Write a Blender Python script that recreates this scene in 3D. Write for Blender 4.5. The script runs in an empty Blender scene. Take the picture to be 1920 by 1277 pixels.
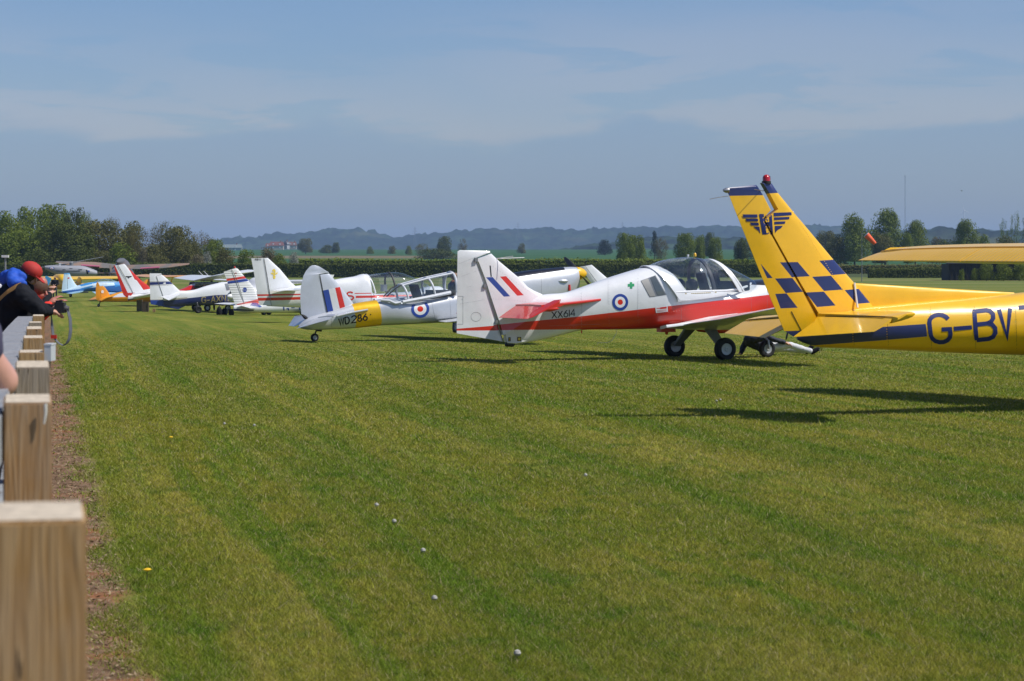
import bpy, bmesh, math, random
import numpy as np
from mathutils import Vector, Matrix
from mathutils.bvhtree import BVHTree
random.seed(7); RNG = np.random.default_rng(7)
scene = bpy.context.scene
COL = scene.collection

# ---------------------------------------------------------------- camera, world, sun, exposure
F = 4500.0; CX = 960.0; CY = 480.0; EYE = 1.5        # focal length and horizon in photograph pixels, eye height in metres
cam_d = bpy.data.cameras.new('camera'); cam = bpy.data.objects.new('camera', cam_d); COL.objects.link(cam)
cam.location = (0, 0, EYE); cam.rotation_euler = (math.radians(90), 0, 0)
cam_d.sensor_width = 36; cam_d.lens = 36 * F / 1920
cam_d.shift_y = -(638.5 - CY) / 1920
cam_d.clip_start = 0.1; cam_d.clip_end = 30000
cam_d.dof.use_dof = True; cam_d.dof.focus_distance = 42; cam_d.dof.aperture_fstop = 11
scene.camera = cam

SUN_EL = math.radians(54); SUN_AZ = math.radians(-14)   # azimuth measured from +X towards +Y
sunv = Vector((math.cos(SUN_EL) * math.cos(SUN_AZ), math.cos(SUN_EL) * math.sin(SUN_AZ), math.sin(SUN_EL)))
sd = bpy.data.lights.new('sun', 'SUN'); sd.energy = 4.2; sd.angle = math.radians(0.55); sd.color = (1.0, 0.95, 0.87)
so = bpy.data.objects.new('sun', sd); COL.objects.link(so); so.rotation_euler = sunv.to_track_quat('Z', 'Y').to_euler()
so.location = (30, -10, 60)

world = bpy.data.worlds.new('World'); scene.world = world; world.use_nodes = True
wn = world.node_tree.nodes; wl = world.node_tree.links
for n in list(wn): wn.remove(n)
wout = wn.new('ShaderNodeOutputWorld'); wbg = wn.new('ShaderNodeBackground'); wbg.inputs['Strength'].default_value = 0.080
sky = wn.new('ShaderNodeTexSky'); sky.sky_type = 'NISHITA'; sky.sun_disc = False
sky.sun_elevation = SUN_EL; sky.sun_rotation = math.radians(90) - SUN_AZ
sky.altitude = 50; sky.air_density = 1.0; sky.dust_density = 0.7; sky.ozone_density = 2.0
tint = wn.new('ShaderNodeMix'); tint.data_type = 'RGBA'; tint.blend_type = 'MULTIPLY'; tint.inputs[0].default_value = 1.0
wl.new(sky.outputs[0], tint.inputs[6]); tint.inputs[7].default_value = (0.72, 0.85, 1.12, 1)
tc = wn.new('ShaderNodeTexCoord')
sep = wn.new('ShaderNodeSeparateXYZ'); wl.new(tc.outputs['Generated'], sep.inputs[0])
def wmath(op, a, b=None, c=None):
    m = wn.new('ShaderNodeMath'); m.operation = op
    for i, v in enumerate((a, b, c)):
        if v is None: continue
        if isinstance(v, (int, float)): m.inputs[i].default_value = v
        else: wl.new(v, m.inputs[i])
    return m.outputs[0]
def wnoise(scale, detail, rough, loc, scl):
    mp = wn.new('ShaderNodeMapping'); mp.inputs['Location'].default_value = loc; mp.inputs['Scale'].default_value = scl
    wl.new(tc.outputs['Generated'], mp.inputs[0])
    nz = wn.new('ShaderNodeTexNoise'); nz.inputs['Scale'].default_value = scale; nz.inputs['Detail'].default_value = detail
    nz.inputs['Roughness'].default_value = rough; nz.inputs['Distortion'].default_value = 0.6
    wl.new(mp.outputs[0], nz.inputs['Vector']); return nz.outputs[0]
def wramp(v, a, b):
    m = wn.new('ShaderNodeMapRange'); m.interpolation_type = 'SMOOTHSTEP'
    wl.new(v, m.inputs[0]); m.inputs[1].default_value = a; m.inputs[2].default_value = b; return m.outputs[0]
def wmix(f, a, b):
    m = wn.new('ShaderNodeMix'); m.data_type = 'RGBA'
    for i, v in ((0, f), (6, a), (7, b)):
        if isinstance(v, (tuple, list)): m.inputs[i].default_value = v
        elif isinstance(v, (int, float)): m.inputs[i].default_value = v
        else: wl.new(v, m.inputs[i])
    return m.outputs[2]
n1 = wnoise(5.0, 6, 0.55, (3.3, 1.7, 0.2), (1, 1, 4.0))     # ragged edge of the flat cloud bank
n2 = wnoise(9.0, 6, 0.6, (8.1, 2.2, 0.9), (1, 1, 7.0))      # bluer gaps inside it
n3 = wnoise(2.2, 4, 0.5, (1.1, 6.2, 0.4), (1, 1, 3.0))
el = wmath('ADD', sep.outputs[2], wmath('MULTIPLY', wmath('SUBTRACT', n1, 0.5), 0.060))
bank = wmath('MULTIPLY', wramp(el, 0.050, 0.056), wmath('SUBTRACT', 1.0, wramp(el, 0.080, 0.125)))
bank = wmath('MULTIPLY', bank, wmath('SUBTRACT', 1.0, wmath('MULTIPLY', wramp(n2, 0.50, 0.60), 0.75)))
bank = wmath('MULTIPLY', bank, wramp(n3, 0.36, 0.60))
skc = wmix(bank, (1, 1, 1, 1), (1.32, 1.09, 1.0, 1))
low = wmath('MULTIPLY', wmath('SUBTRACT', 1.0, wramp(el, 0.047, 0.058)), 0.8)
skl = wmix(low, (1, 1, 1, 1), (0.95, 0.92, 0.98, 1))
def wmul(a, b):
    m = wn.new('ShaderNodeMix'); m.data_type = 'RGBA'; m.blend_type = 'MULTIPLY'; m.inputs[0].default_value = 1.0
    wl.new(a, m.inputs[6]); wl.new(b, m.inputs[7]); return m.outputs[2]
skc = wmul(wmul(tint.outputs[2], skc), skl)
SKY_TINT = tint
wl.new(skc, wbg.inputs[0]); wl.new(wbg.outputs[0], wout.inputs[0])
scene.view_settings.view_transform = 'Standard'; scene.view_settings.look = 'None'
scene.view_settings.exposure = 0.18; scene.view_settings.gamma = 1.0
scene.cycles.use_denoising = True
scene.cycles.max_bounces = 8; scene.cycles.transparent_max_bounces = 24; scene.cycles.volume_bounces = 0
scene.cycles.caustics_reflective = False; scene.cycles.caustics_refractive = False

# ---------------------------------------------------------------- ground profile and helpers
PROFILE = [(-40, 0.2), (0, 0), (83, -.8), (130, -1.6), (200, -1.95), (400, -2.1), (520, -1.9), (800, -1.2), (1500, 2.2), (2500, 8.2), (2800, 8.6), (3600, -20), (12000, -60)]
PX_, PY_ = [p[0] for p in PROFILE], [p[1] for p in PROFILE]
def gz(Y): return float(np.interp(Y, PX_, PY_))
def P(px, py, Y): return Vector(((px - CX) / F * Y, Y, EYE - (py - CY) / F * Y))
def PG(px, Y, dz=0.0): return Vector(((px - CX) / F * Y, Y, gz(Y) + dz))

def tag(o, label=None, cat=None, group=None, kind=None):
    if label: o['label'] = label
    if cat: o['category'] = cat
    if group: o['group'] = group
    if kind: o['kind'] = kind
    return o
def empty(name, M):
    o = bpy.data.objects.new(name, None); COL.objects.link(o); o.matrix_world = M if isinstance(M, Matrix) else Matrix.Translation(M)
    o.empty_display_size = 0.3
    return o
def mk(name, verts, faces, mats, parent=None, smooth=True, mi=None, angle=38):
    me = bpy.data.meshes.new(name); me.from_pydata([tuple(v) for v in verts], [], faces)
    for m in (mats if isinstance(mats, (list, tuple)) else [mats]): me.materials.append(m)
    if mi is not None: me.polygons.foreach_set('material_index', mi)
    me.update()
    if smooth:
        me.polygons.foreach_set('use_smooth', [True] * len(me.polygons))
        try: me.set_sharp_from_angle(angle=math.radians(angle))
        except Exception: pass
    o = bpy.data.objects.new(name, me); COL.objects.link(o)
    if parent is not None: o.parent = parent
    return o
def fixn(o):
    bm = bmesh.new(); bm.from_mesh(o.data); bmesh.ops.recalc_face_normals(bm, faces=bm.faces); bm.to_mesh(o.data); bm.free(); return o
class MB:
    def __init__(s): s.v = []; s.f = []
    def add(s, v, f):
        n = len(s.v); s.v += [Vector(p) for p in v]; s.f += [tuple(i + n for i in q) for q in f]; return s
    def box(s, c, h, M=None):
        vs = [Vector((c[0] + a * h[0], c[1] + b * h[1], c[2] + d * h[2])) for a in (-1, 1) for b in (-1, 1) for d in (-1, 1)]
        if M: vs = [M @ v for v in vs]
        return s.add(vs, [(0, 1, 3, 2), (4, 6, 7, 5), (0, 4, 5, 1), (2, 3, 7, 6), (0, 2, 6, 4), (1, 5, 7, 3)])
    def tube(s, pts, r, seg=8, closed=False):
        pts = [Vector(p) for p in pts]; n = len(pts); rr = r if isinstance(r, (list, tuple)) else [r] * n
        base = len(s.v); ref = None
        for i, p in enumerate(pts):
            t = (pts[min(i + 1, n - 1)] - pts[max(i - 1, 0)]).normalized()
            if ref is None: ref = t.orthogonal().normalized()
            ref = (ref - t * ref.dot(t)).normalized(); b = t.cross(ref)
            for k in range(seg):
                a = 2 * math.pi * k / seg
                s.v.append(p + (ref * math.cos(a) + b * math.sin(a)) * rr[i])
        for i in range(n - 1):
            for k in range(seg):
                s.f.append((base + i * seg + k, base + i * seg + (k + 1) % seg, base + (i + 1) * seg + (k + 1) % seg, base + (i + 1) * seg + k))
        s.f.append(tuple(base + k for k in range(seg))[::-1]); s.f.append(tuple(base + (n - 1) * seg + k for k in range(seg)))
        return s
    def lathe(s, c, axis, prof, seg=24):
        """prof: list of (axial, radius) along axis from c"""
        ax = Vector(axis).normalized(); u = ax.orthogonal().normalized(); w = ax.cross(u); c = Vector(c); base = len(s.v)
        for a, r in prof:
            for k in range(seg):
                t = 2 * math.pi * k / seg
                s.v.append(c + ax * a + (u * math.cos(t) + w * math.sin(t)) * max(r, 1e-4))
        for i in range(len(prof) - 1):
            for k in range(seg):
                s.f.append((base + i * seg + k, base + i * seg + (k + 1) % seg, base + (i + 1) * seg + (k + 1) % seg, base + (i + 1) * seg + k))
        s.f.append(tuple(base + k for k in range(seg))[::-1]); s.f.append(tuple(base + (len(prof) - 1) * seg + k for k in range(seg)))
        return s
    def build(s, name, mat, parent=None, smooth=True, angle=38):
        return fixn(mk(name, s.v, s.f, mat, parent, smooth, None, angle))

# ---------------------------------------------------------------- materials
MATS = {}
def nt_new(name):
    m = bpy.data.materials.new(name); m.use_nodes = True; nt = m.node_tree
    b = nt.nodes['Principled BSDF']; return m, nt, b
def lk(nt, a, b): nt.links.new(a, b)
def nz(nt, scale, detail=3, rough=0.5, coord=None, vec=None):
    t = nt.nodes.new('ShaderNodeTexNoise'); t.inputs['Scale'].default_value = scale; t.inputs['Detail'].default_value = detail; t.inputs['Roughness'].default_value = rough
    if vec is not None: lk(nt, vec, t.inputs['Vector'])
    elif coord:
        c = nt.nodes.new('ShaderNodeTexCoord'); lk(nt, c.outputs[coord], t.inputs['Vector'])
    return t.outputs[0]
def mr(nt, v, a, b, c=0.0, d=1.0):
    m = nt.nodes.new('ShaderNodeMapRange'); lk(nt, v, m.inputs[0])
    for i, x in ((1, a), (2, b), (3, c), (4, d)): m.inputs[i].default_value = x
    return m.outputs[0]
def mixc(nt, f, a, b, bt='MIX'):
    m = nt.nodes.new('ShaderNodeMix'); m.data_type = 'RGBA'; m.blend_type = bt
    for i, v in ((0, f), (6, a), (7, b)):
        if isinstance(v, (tuple, list)): m.inputs[i].default_value = tuple(v) + ((1,) if len(v) == 3 else ())
        elif isinstance(v, (int, float)): m.inputs[i].default_value = v
        else: lk(nt, v, m.inputs[i])
    return m.outputs[2]
def mth(nt, op, a, b=None, c=None):
    m = nt.nodes.new('ShaderNodeMath'); m.operation = op
    for i, v in enumerate((a, b, c)):
        if v is None: continue
        if isinstance(v, (int, float)): m.inputs[i].default_value = v
        else: lk(nt, v, m.inputs[i])
    return m.outputs[0]
def bump(nt, b, h, strength, dist):
    n = nt.nodes.new('ShaderNodeBump'); n.inputs['Strength'].default_value = strength; n.inputs['Distance'].default_value = dist
    lk(nt, h, n.inputs['Height']); lk(nt, n.outputs[0], b.inputs['Normal'])
def finish(nt, b, col, rough, coat, dirt=0.10):
    """weather a painted surface: faint mottling in colour and gloss"""
    n = nz(nt, 2.3, 5, 0.6, 'Object'); n2 = nz(nt, 23, 3, 0.6, 'Object')
    f = mr(nt, n, 0.35, 0.75, 1.0, 1.0 - dirt)
    f = mth(nt, 'MULTIPLY', f, mr(nt, n2, 0.3, 0.8, 1.0, 1.0 - dirt * 0.5))
    cc = nt.nodes.new('ShaderNodeCombineColor'); [lk(nt, f, cc.inputs[i]) for i in range(3)]
    lk(nt, mixc(nt, 1.0, col, cc.outputs[0], 'MULTIPLY'), b.inputs['Base Color'])
    lk(nt, mr(nt, n, 0.3, 0.7, rough, rough + 0.12), b.inputs['Roughness'])
    b.inputs['Coat Weight'].default_value = coat; b.inputs['Coat Roughness'].default_value = 0.06
    bump(nt, b, nz(nt, 3.2, 2, 0.5, 'Object'), 0.35, 0.02)
def paint(name, col, rough=0.32, coat=0.4, metal=0.0, dirt=0.10):
    if name in MATS: return MATS[name]
    m, nt, b = nt_new(name); b.inputs['Metallic'].default_value = metal
    finish(nt, b, tuple(col) + (1,), rough, coat, dirt); MATS[name] = m; return m
def flat(name, col, rough=0.7, var=0.15, scale=20, metal=0.0, bumpd=0.0, spec=0.5):
    if name in MATS: return MATS[name]
    m, nt, b = nt_new(name); b.inputs['Roughness'].default_value = rough; b.inputs['Metallic'].default_value = metal
    b.inputs['Specular IOR Level'].default_value = spec
    n = nz(nt, scale, 4, 0.6, 'Object')
    lk(nt, mixc(nt, mr(nt, n, 0.3, 0.7), [c * (1 - var) for c in col], [min(1, c * (1 + var)) for c in col]), b.inputs['Base Color'])
    if bumpd: bump(nt, b, n, 0.6, bumpd)
    MATS[name] = m; return m
def glass(name='canopy_glass', tintc=(0.92, 0.95, 0.96), rough=0.02):
    if name in MATS: return MATS[name]
    m, nt, b = nt_new(name); out = nt.nodes['Material Output']; nt.nodes.remove(b)
    t = nt.nodes.new('ShaderNodeBsdfTransparent'); t.inputs[0].default_value = tuple(tintc) + (1,)
    g = nt.nodes.new('ShaderNodeBsdfGlossy'); g.inputs['Roughness'].default_value = rough
    fr = nt.nodes.new('ShaderNodeLayerWeight'); fr.inputs[0].default_value = 0.5
    f = mth(nt, 'MULTIPLY_ADD', mth(nt, 'POWER', fr.outputs['Facing'], 3.0), 0.70, 0.10)
    mx = nt.nodes.new('ShaderNodeMixShader'); lk(nt, f, mx.inputs[0]); lk(nt, t.outputs[0], mx.inputs[1]); lk(nt, g.outputs[0], mx.inputs[2])
    lk(nt, mx.outputs[0], out.inputs[0]); MATS[name] = m; return m
def livery(name, base, layers, rough=0.3, coat=0.45, metal=0.0, ribs=None, dirt=0.10):
    """paint scheme printed in the aircraft's own side-view coordinates (u = Object x, w = Object z); layers are convex polygons"""
    m, nt, b = nt_new(name); b.inputs['Metallic'].default_value = metal
    tcn = nt.nodes.new('ShaderNodeTexCoord'); sp = nt.nodes.new('ShaderNodeSeparateXYZ'); lk(nt, tcn.outputs['Object'], sp.inputs[0])
    u, w = sp.outputs[0], sp.outputs[2]
    col = tuple(base) + (1,)
    for poly, c in layers:
        area = sum(poly[i][0] * poly[(i + 1) % len(poly)][1] - poly[(i + 1) % len(poly)][0] * poly[i][1] for i in range(len(poly)))
        pl = poly if area > 0 else poly[::-1]; mask = None
        for i in range(len(pl)):
            (x0, y0), (x1, y1) = pl[i], pl[(i + 1) % len(pl)]
            a, bb = -(y1 - y0), (x1 - x0); cc = -(a * x0 + bb * y0)
            e = mth(nt, 'MULTIPLY_ADD', u, a, cc); e = mth(nt, 'MULTIPLY_ADD', w, bb, e); e = mth(nt, 'GREATER_THAN', e, 0.0)
            mask = e if mask is None else mth(nt, 'MULTIPLY', mask, e)
        col = mixc(nt, mask, col, tuple(c) + (1,))
    finish(nt, b, col, rough, coat, dirt)
    if ribs:
        axis, period = ribs
        wv = mth(nt, 'SINE', mth(nt, 'MULTIPLY', sp.outputs[axis], 2 * math.pi / period))
        bump(nt, b, wv, 0.7, 0.006)
    return m
WHITE = (0.80, 0.81, 0.82); YEL = (0.92, 0.52, 0.008); NAVY = (0.018, 0.030, 0.14); RED = (0.66, 0.028, 0.012)
BLUE = (0.025, 0.065, 0.32); SILVER = (0.62, 0.64, 0.66)
m_white = paint('white_paint', WHITE); m_black = flat('matt_black', (0.012, 0.012, 0.014), 0.5)
m_red = paint('red_paint', RED); m_navy = paint('navy_paint', NAVY); m_yel = paint('yellow_paint', YEL); m_blue = paint('blue_paint', BLUE)
m_silver = paint('silver_paint', (0.62, 0.64, 0.67), 0.34, 0.25, 0.35)
m_rubber = flat('tyre_rubber', (0.012, 0.012, 0.013), 0.75, 0.3, 30); m_hub = paint('hub_grey', (0.40, 0.42, 0.45), 0.4, 0.2)
m_dkgrey = flat('dark_grey', (0.05, 0.05, 0.055), 0.6); m_grey = paint('grey_paint', (0.22, 0.23, 0.24), 0.45, 0.1)
m_steel = flat('steel', (0.35, 0.35, 0.36), 0.35, 0.1, 20, 0.8)
m_glass = glass(); m_seam = flat('panel_gap', (0.02, 0.02, 0.022), 0.8)
m_print = {k: flat('print_' + k, c, 0.55, 0.05, 20, 0, 0, .25) for k, c in dict(white=(0.78, 0.78, 0.78), black=(0.012, 0.012, 0.014), navy=NAVY, red=RED, blue=BLUE, green=(0.02, 0.30, 0.12), gold=(0.45, 0.36, 0.16), yellow=(0.80, 0.60, 0.08), grey=(0.2, 0.22, 0.25), lightblue=(0.35, 0.6, 0.85)).items()}

# ---------------------------------------------------------------- aircraft toolkit
class Air:
    def __init__(s, name, label, cat, px, Y, theta, roll=0, group=None):
        s.M = Matrix.Translation(PG(px, Y)) @ Matrix.Rotation(math.radians(theta), 4, 'Z') @ Matrix.Rotation(math.radians(roll), 4, 'X')
        s.inv = s.M.inverted(); s.eye = s.inv @ Vector((0, 0, EYE)); s.R = s.inv.to_3x3()
        s.root = empty(name, s.M); tag(s.root, label, cat, group)
    def ray(s, px, py): return (s.R @ Vector(((px - CX) / F, 1, -(py - CY) / F))).normalized()
    def S(s, px, py, off=0.0):
        """point of the plane y = off (aircraft coordinates) seen at this pixel of the photograph"""
        d = s.ray(px, py); t = (off - s.eye.y) / d.y; return s.eye + d * t
    def uw(s, pts, off=0.0): return [(lambda q: (q.x, q.z))(s.S(a, b, off)) for a, b in pts]
    def G(s, x, y):
        """ground height in aircraft coordinates below x, y"""
        w = s.M @ Vector((x, y, 0)); w.z = gz(w.y); return (s.inv @ w).z
def sgp(c, e): return math.copysign(abs(c) ** e, c)
def catmull(rows, sub):
    out = []; n = len(rows)
    for i in range(n - 1):
        p0, p1, p2, p3 = rows[max(i - 1, 0)], rows[i], rows[i + 1], rows[min(i + 2, n - 1)]
        for k in range(sub):
            t = k / sub
            out.append([0.5 * ((2 * b) + (-a + c) * t + (2 * a - 5 * b + 4 * c - d) * t * t + (-a + 3 * b - 3 * c + d) * t ** 3) for a, b, c, d in zip(p0, p1, p2, p3)])
    out.append(list(rows[-1])); return out
def loft(name, rings, mat, parent, caps=True, angle=38):
    m = len(rings[0]); v = [p for r in rings for p in r]; f = []
    for i in range(len(rings) - 1):
        for k in range(m): f.append((i * m + k, i * m + (k + 1) % m, (i + 1) * m + (k + 1) % m, (i + 1) * m + k))
    if caps: f.append(tuple(range(m))[::-1]); f.append(tuple((len(rings) - 1) * m + k for k in range(m)))
    return fixn(mk(name, v, f, mat, parent, True, None, angle))
def fuse(ac, name, st, mat, sub=3, m=32, parent=None, off=0.0):
    """body lofted through stations (px, y top, y bottom, half width, squareness)"""
    rows = []
    for px, yt, yb, hw, n in st:
        a, b = ac.S(px, yt, off), ac.S(px, yb, off); rows.append([a.x, a.z, b.x, b.z, hw, n])
    return fuse_uw(ac, name, rows, mat, sub, m, parent, off)
def fuse_uw(ac, name, rows, mat, sub=3, m=32, parent=None, off=0.0):
    rings = []
    for xt, zt, xb, zb, hw, n in catmull(rows, sub):
        hw = max(hw, 0.004); ring = []
        for k in range(m):
            a = 2 * math.pi * k / m; c = sgp(math.cos(a), 2 / n); sn = sgp(math.sin(a), 2 / n)
            ring.append(Vector(((xt + xb) / 2 + (xt - xb) / 2 * c, off + hw * sn, (zt + zb) / 2 + (zt - zb) / 2 * c)))
        rings.append(ring)
    return loft(name, rings, mat, parent or ac.root)
PROF = {'full': [(0, 0), (.012, .30), (.05, .58), (.12, .80), (.25, .97), (.4, 1), (.6, .82), (.8, .48), (1, .05)],
        'fore': [(0, 0), (.03, .35), (.1, .62), (.3, .9), (.6, 1), (1, 1)],
        'aft': [(0, .8), (.02, .98), (.15, 1), (.6, .55), (1, .06)],
        'slab': [(0, .2), (.02, .8), (.06, 1), (.94, 1), (.98, .8), (1, .2)]}
def blade(name, A, B, th, prof, nrm, mat, parent, angle=30):
    """surface lofted from a leading line A to a trailing line B with half thickness th"""
    nrm = Vector(nrm).normalized(); pr = PROF[prof]; rings = []
    th = th if isinstance(th, (list, tuple)) else [th] * len(A)
    for a, b, t in zip(A, B, th):
        a, b = Vector(a), Vector(b)
        up = [a + (b - a) * f + nrm * (h * t) for f, h in pr]; dn = [a + (b - a) * f - nrm * (h * t) for f, h in pr[::-1]]
        rings.append(up + dn)
    return loft(name, rings, mat, parent, True, angle)
def wing_pair(ac, x_le, z, span0, span1, chord0, chord1, dihedral, sweep, t, mat, inc=0.05, sides=(-1, 1)):
    out = []
    for sgn in sides:
        A, B, T = [], [], []
        for f in (0, .1, .5, .9, .965, .99, 1.0):
            y = span0 + (span1 - span0) * f; c = (chord0 + (chord1 - chord0) * f) * (1 if f < .95 else (.86 if f < .98 else (.62 if f < 1 else .3)))
            zc = z + (y - span0) * math.tan(math.radians(dihedral)); xl = x_le - sweep * f - (0 if f < .95 else (.03 if f < .98 else (.10 if f < 1 else .22))) * chord0
            A.append(Vector((xl, sgn * y, zc + inc))); B.append(Vector((xl - c, sgn * y, zc))); T.append(t * (1 - .35 * f) * (1 if f < .95 else (.8 if f < .98 else (.5 if f < 1 else .1))))
        out.append(blade('wing', A, B, T, 'full', (0, 0, 1), mat, ac.root, 45))
    return out
def wheel(ac, c, r, w=None, hub=None, seg=28):
    w = w or r * 0.36; c = Vector(c)
    t = MB().lathe(c, (0, 1, 0), [(-w * .62, r * .50), (-w * .95, r * .62), (-w, r * .74), (-w * .88, r * .88), (-w * .5, r * .975), (0, r), (w * .5, r * .975), (w * .88, r * .88), (w, r * .74), (w * .95, r * .62), (w * .62, r * .50)], seg).build('wheel', m_rubber, ac.root)
    MB().lathe(c, (0, 1, 0), [(-w * .80, r * .05), (-w * .86, r * .14), (-w * .72, r * .2), (-w * .70, r * .42), (-w * .8, r * .5), (-w * .5, r * .515), (w * .5, r * .515), (w * .8, r * .5), (w * .70, r * .42), (w * .86, r * .14), (w * .80, r * .05)], seg).build('rim', hub or m_hub, t)
    return t
def prop(ac, c, r, ang, mat_b=None, mat_s=None, spin=0.16, nb=2):
    c = Vector(c); mat_b = mat_b or m_black
    MB().lathe(c + Vector((-.04, 0, 0)), (1, 0, 0), [(0, spin), (.02, spin), (.10, spin * .93), (.2, spin * .7), (.27, spin * .35), (.30, .01)], 20).build('spinner', mat_s or m_white, ac.root)
    for k in range(nb):
        a = math.radians(ang) + 2 * math.pi * k / nb; d = Vector((0, math.cos(a), math.sin(a))); q = Vector((0, -math.sin(a), math.cos(a)))
        A, B = [], []
        for f, w, tw in ((.10, .05, 1.1), (.25, .07, .8), (.5, .075, .5), (.75, .065, .35), (.93, .05, .25), (1, .02, .22)):
            cc = c + d * (r * f) + Vector((.04, 0, 0)); s_ = (q * math.cos(tw) + Vector((1, 0, 0)) * math.sin(tw)) * w
            A.append(cc + s_); B.append(cc - s_)
        blade('propeller_blade', A, B, .012, 'full', (1, 0, 0), mat_b, ac.root)

# --- flat print: outlines traced from the photograph, laid on the surface they are painted on
def bvh_of(objs):
    vs, fs = [], []
    for o in objs:
        n = len(vs); vs += [v.co.copy() for v in o.data.vertices]; fs += [tuple(i + n for i in p.vertices) for p in o.data.polygons]
    return BVHTree.FromPolygons(vs, fs)
def decal(ac, name, items, objs, parent, off=0.004, maxjump=0.06):
    """items: (list of pixel quads, material)"""
    bv = bvh_of(objs); V, Fc, MI, mats = [], [], [], []; cache = {}
    def cast(p, o_):
        k = (round(p[0], 3), round(p[1], 3), o_)
        if k in cache: return cache[k]
        d = ac.ray(p[0], p[1]); h = bv.ray_cast(ac.eye, d)
        if h[0] is None: cache[k] = None
        else: V.append(h[0] - d * (off + o_)); cache[k] = (len(V) - 1, h[3])
        return cache[k]
    lift = 0.0
    for quads, mat in items:
        if mat not in mats: mats.append(mat)
        mi = mats.index(mat)
        for q in quads:
            L = max(math.dist(q[0], q[1]), math.dist(q[2], q[3])); H = max(math.dist(q[1], q[2]), math.dist(q[3], q[0]))
            nu, nv = max(1, min(14, int(L / 2.6))), max(1, min(14, int(H / 2.6)))
            g = [[None] * (nv + 1) for _ in range(nu + 1)]
            for i in range(nu + 1):
                for j in range(nv + 1):
                    a, b = i / nu, j / nv
                    g[i][j] = cast(tuple((q[0][c] * (1 - a) + q[1][c] * a) * (1 - b) + (q[3][c] * (1 - a) + q[2][c] * a) * b for c in (0, 1)), lift)
            for i in range(nu):
                for j in range(nv):
                    cs = [g[i][j], g[i + 1][j], g[i + 1][j + 1], g[i][j + 1]]
                    if any(c is None for c in cs): continue
                    ds = [c[1] for c in cs]
                    if max(ds) - min(ds) > maxjump + .15 * (L / 60): continue
                    if len({c[0] for c in cs}) < 3: continue
                    Fc.append(tuple(c[0] for c in cs)); MI.append(mi)
    if not Fc: return None
    return mk(name, V, Fc, mats, parent, True, MI)
def disc(cx, cy, rx, ry, r0, r1, rot=0.0, seg=28):
    qs = []; c_, s_ = math.cos(rot), math.sin(rot)
    def pt(t, r): x, y = math.cos(t) * rx * r, math.sin(t) * ry * r; return (cx + x * c_ - y * s_, cy + x * s_ + y * c_)
    for k in range(seg):
        a, b = 2 * math.pi * k / seg, 2 * math.pi * (k + 1) / seg
        qs.append((pt(a, r0), pt(a, r1), pt(b, r1), pt(b, r0)))
    return qs
def strip(pts, w):
    """mitred pixel strip of width w along a polyline"""
    n = len(pts); L, R = [], []
    for i, p in enumerate(pts):
        a = pts[max(i - 1, 0)]; b = pts[min(i + 1, n - 1)]
        def un(d): l = math.hypot(*d) or 1; return (d[0] / l, d[1] / l)
        d1 = un((p[0] - a[0], p[1] - a[1])) if i else un((b[0] - p[0], b[1] - p[1])); d2 = un((b[0] - p[0], b[1] - p[1])) if i < n - 1 else d1
        nx, ny = -(d1[1] + d2[1]), d1[0] + d2[0]; l = math.hypot(nx, ny) or 1; nx, ny = nx / l, ny / l
        k = min(1 / max(0.35, nx * -d1[1] + ny * d1[0]), 2.2) * w / 2
        L.append((p[0] + nx * k, p[1] + ny * k)); R.append((p[0] - nx * k, p[1] - ny * k))
    return [(L[i], L[i + 1], R[i + 1], R[i]) for i in range(n - 1)]
def arc(cx, cy, rx, ry, a0, a1, n=9):
    return [(cx + rx * math.cos(math.radians(a0 + (a1 - a0) * k / n)), cy + ry * math.sin(math.radians(a0 + (a1 - a0) * k / n))) for k in range(n + 1)]
GL = {'G': [arc(.5, .72, .5, .28, 20, 180, 7) + arc(.5, .28, .5, .28, 180, 360, 7) + [(1, .46), (.58, .46)]],
      'C': [arc(.5, .7, .5, .3, 20, 180, 7) + arc(.5, .3, .5, .3, 180, 340, 7)],
      '-': [[(0, .5), (1, .5)]], 'V': [[(0, 1), (.5, 0), (1, 1)]], 'T': [[(0, 1), (1, 1)], [(.5, 1), (.5, 0)]],
      'B': [[(0, 0), (0, 1), (.6, 1)] + arc(.6, .77, .34, .23, 90, -90, 5)[1:] + [(0, .54)], [(.6, .54)] + arc(.62, .27, .38, .27, 90, -90, 5) + [(0, 0)]],
      'X': [[(0, 0), (1, 1)], [(0, 1), (1, 0)]], '1': [[(.5, 0), (.5, 1)]], 'I': [[(.5, 0), (.5, 1)]],
      '6': [[(.85, 1), (.35, .72), (.05, .38)] + arc(.5, .3, .5, .3, 170, 530, 14)], '4': [[(.75, 0), (.75, 1), (0, .3), (1, .3)]],
      'W': [[(0, 1), (.25, 0), (.5, 1), (.75, 0), (1, 1)]], 'D': [[(0, 0), (0, 1), (.4, 1)] + arc(.45, .5, .55, .5, 90, -90, 8) + [(0, 0)]],
      '2': [arc(.5, .72, .48, .28, 170, -20, 7) + [(0, 0), (1, 0)]], '8': [arc(.5, .75, .38, .25, 0, 360, 12), arc(.5, .25, .5, .26, 90, 450, 12)],
      'A': [[(0, 0), (.5, 1), (1, 0)], [(.2, .32), (.8, .32)]], 'N': [[(0, 0), (0, 1), (1, 0), (1, 1)]], 'H': [[(0, 0), (0, 1)], [(1, 0), (1, 1)], [(0, .5), (1, .5)]],
      'S': [arc(.5, .75, .46, .25, 20, 250, 8) + arc(.5, .25, .5, .25, 80, -160, 8)], 'R': [[(0, 0), (0, 1), (.6, 1)] + arc(.6, .76, .36, .24, 90, -90, 5)[1:] + [(0, .52)], [(.45, .52), (1, 0)]],
      'O': [arc(.5, .5, .5, .5, 90, 450, 14)], 'L': [[(0, 1), (0, 0), (1, 0)]]}
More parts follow.
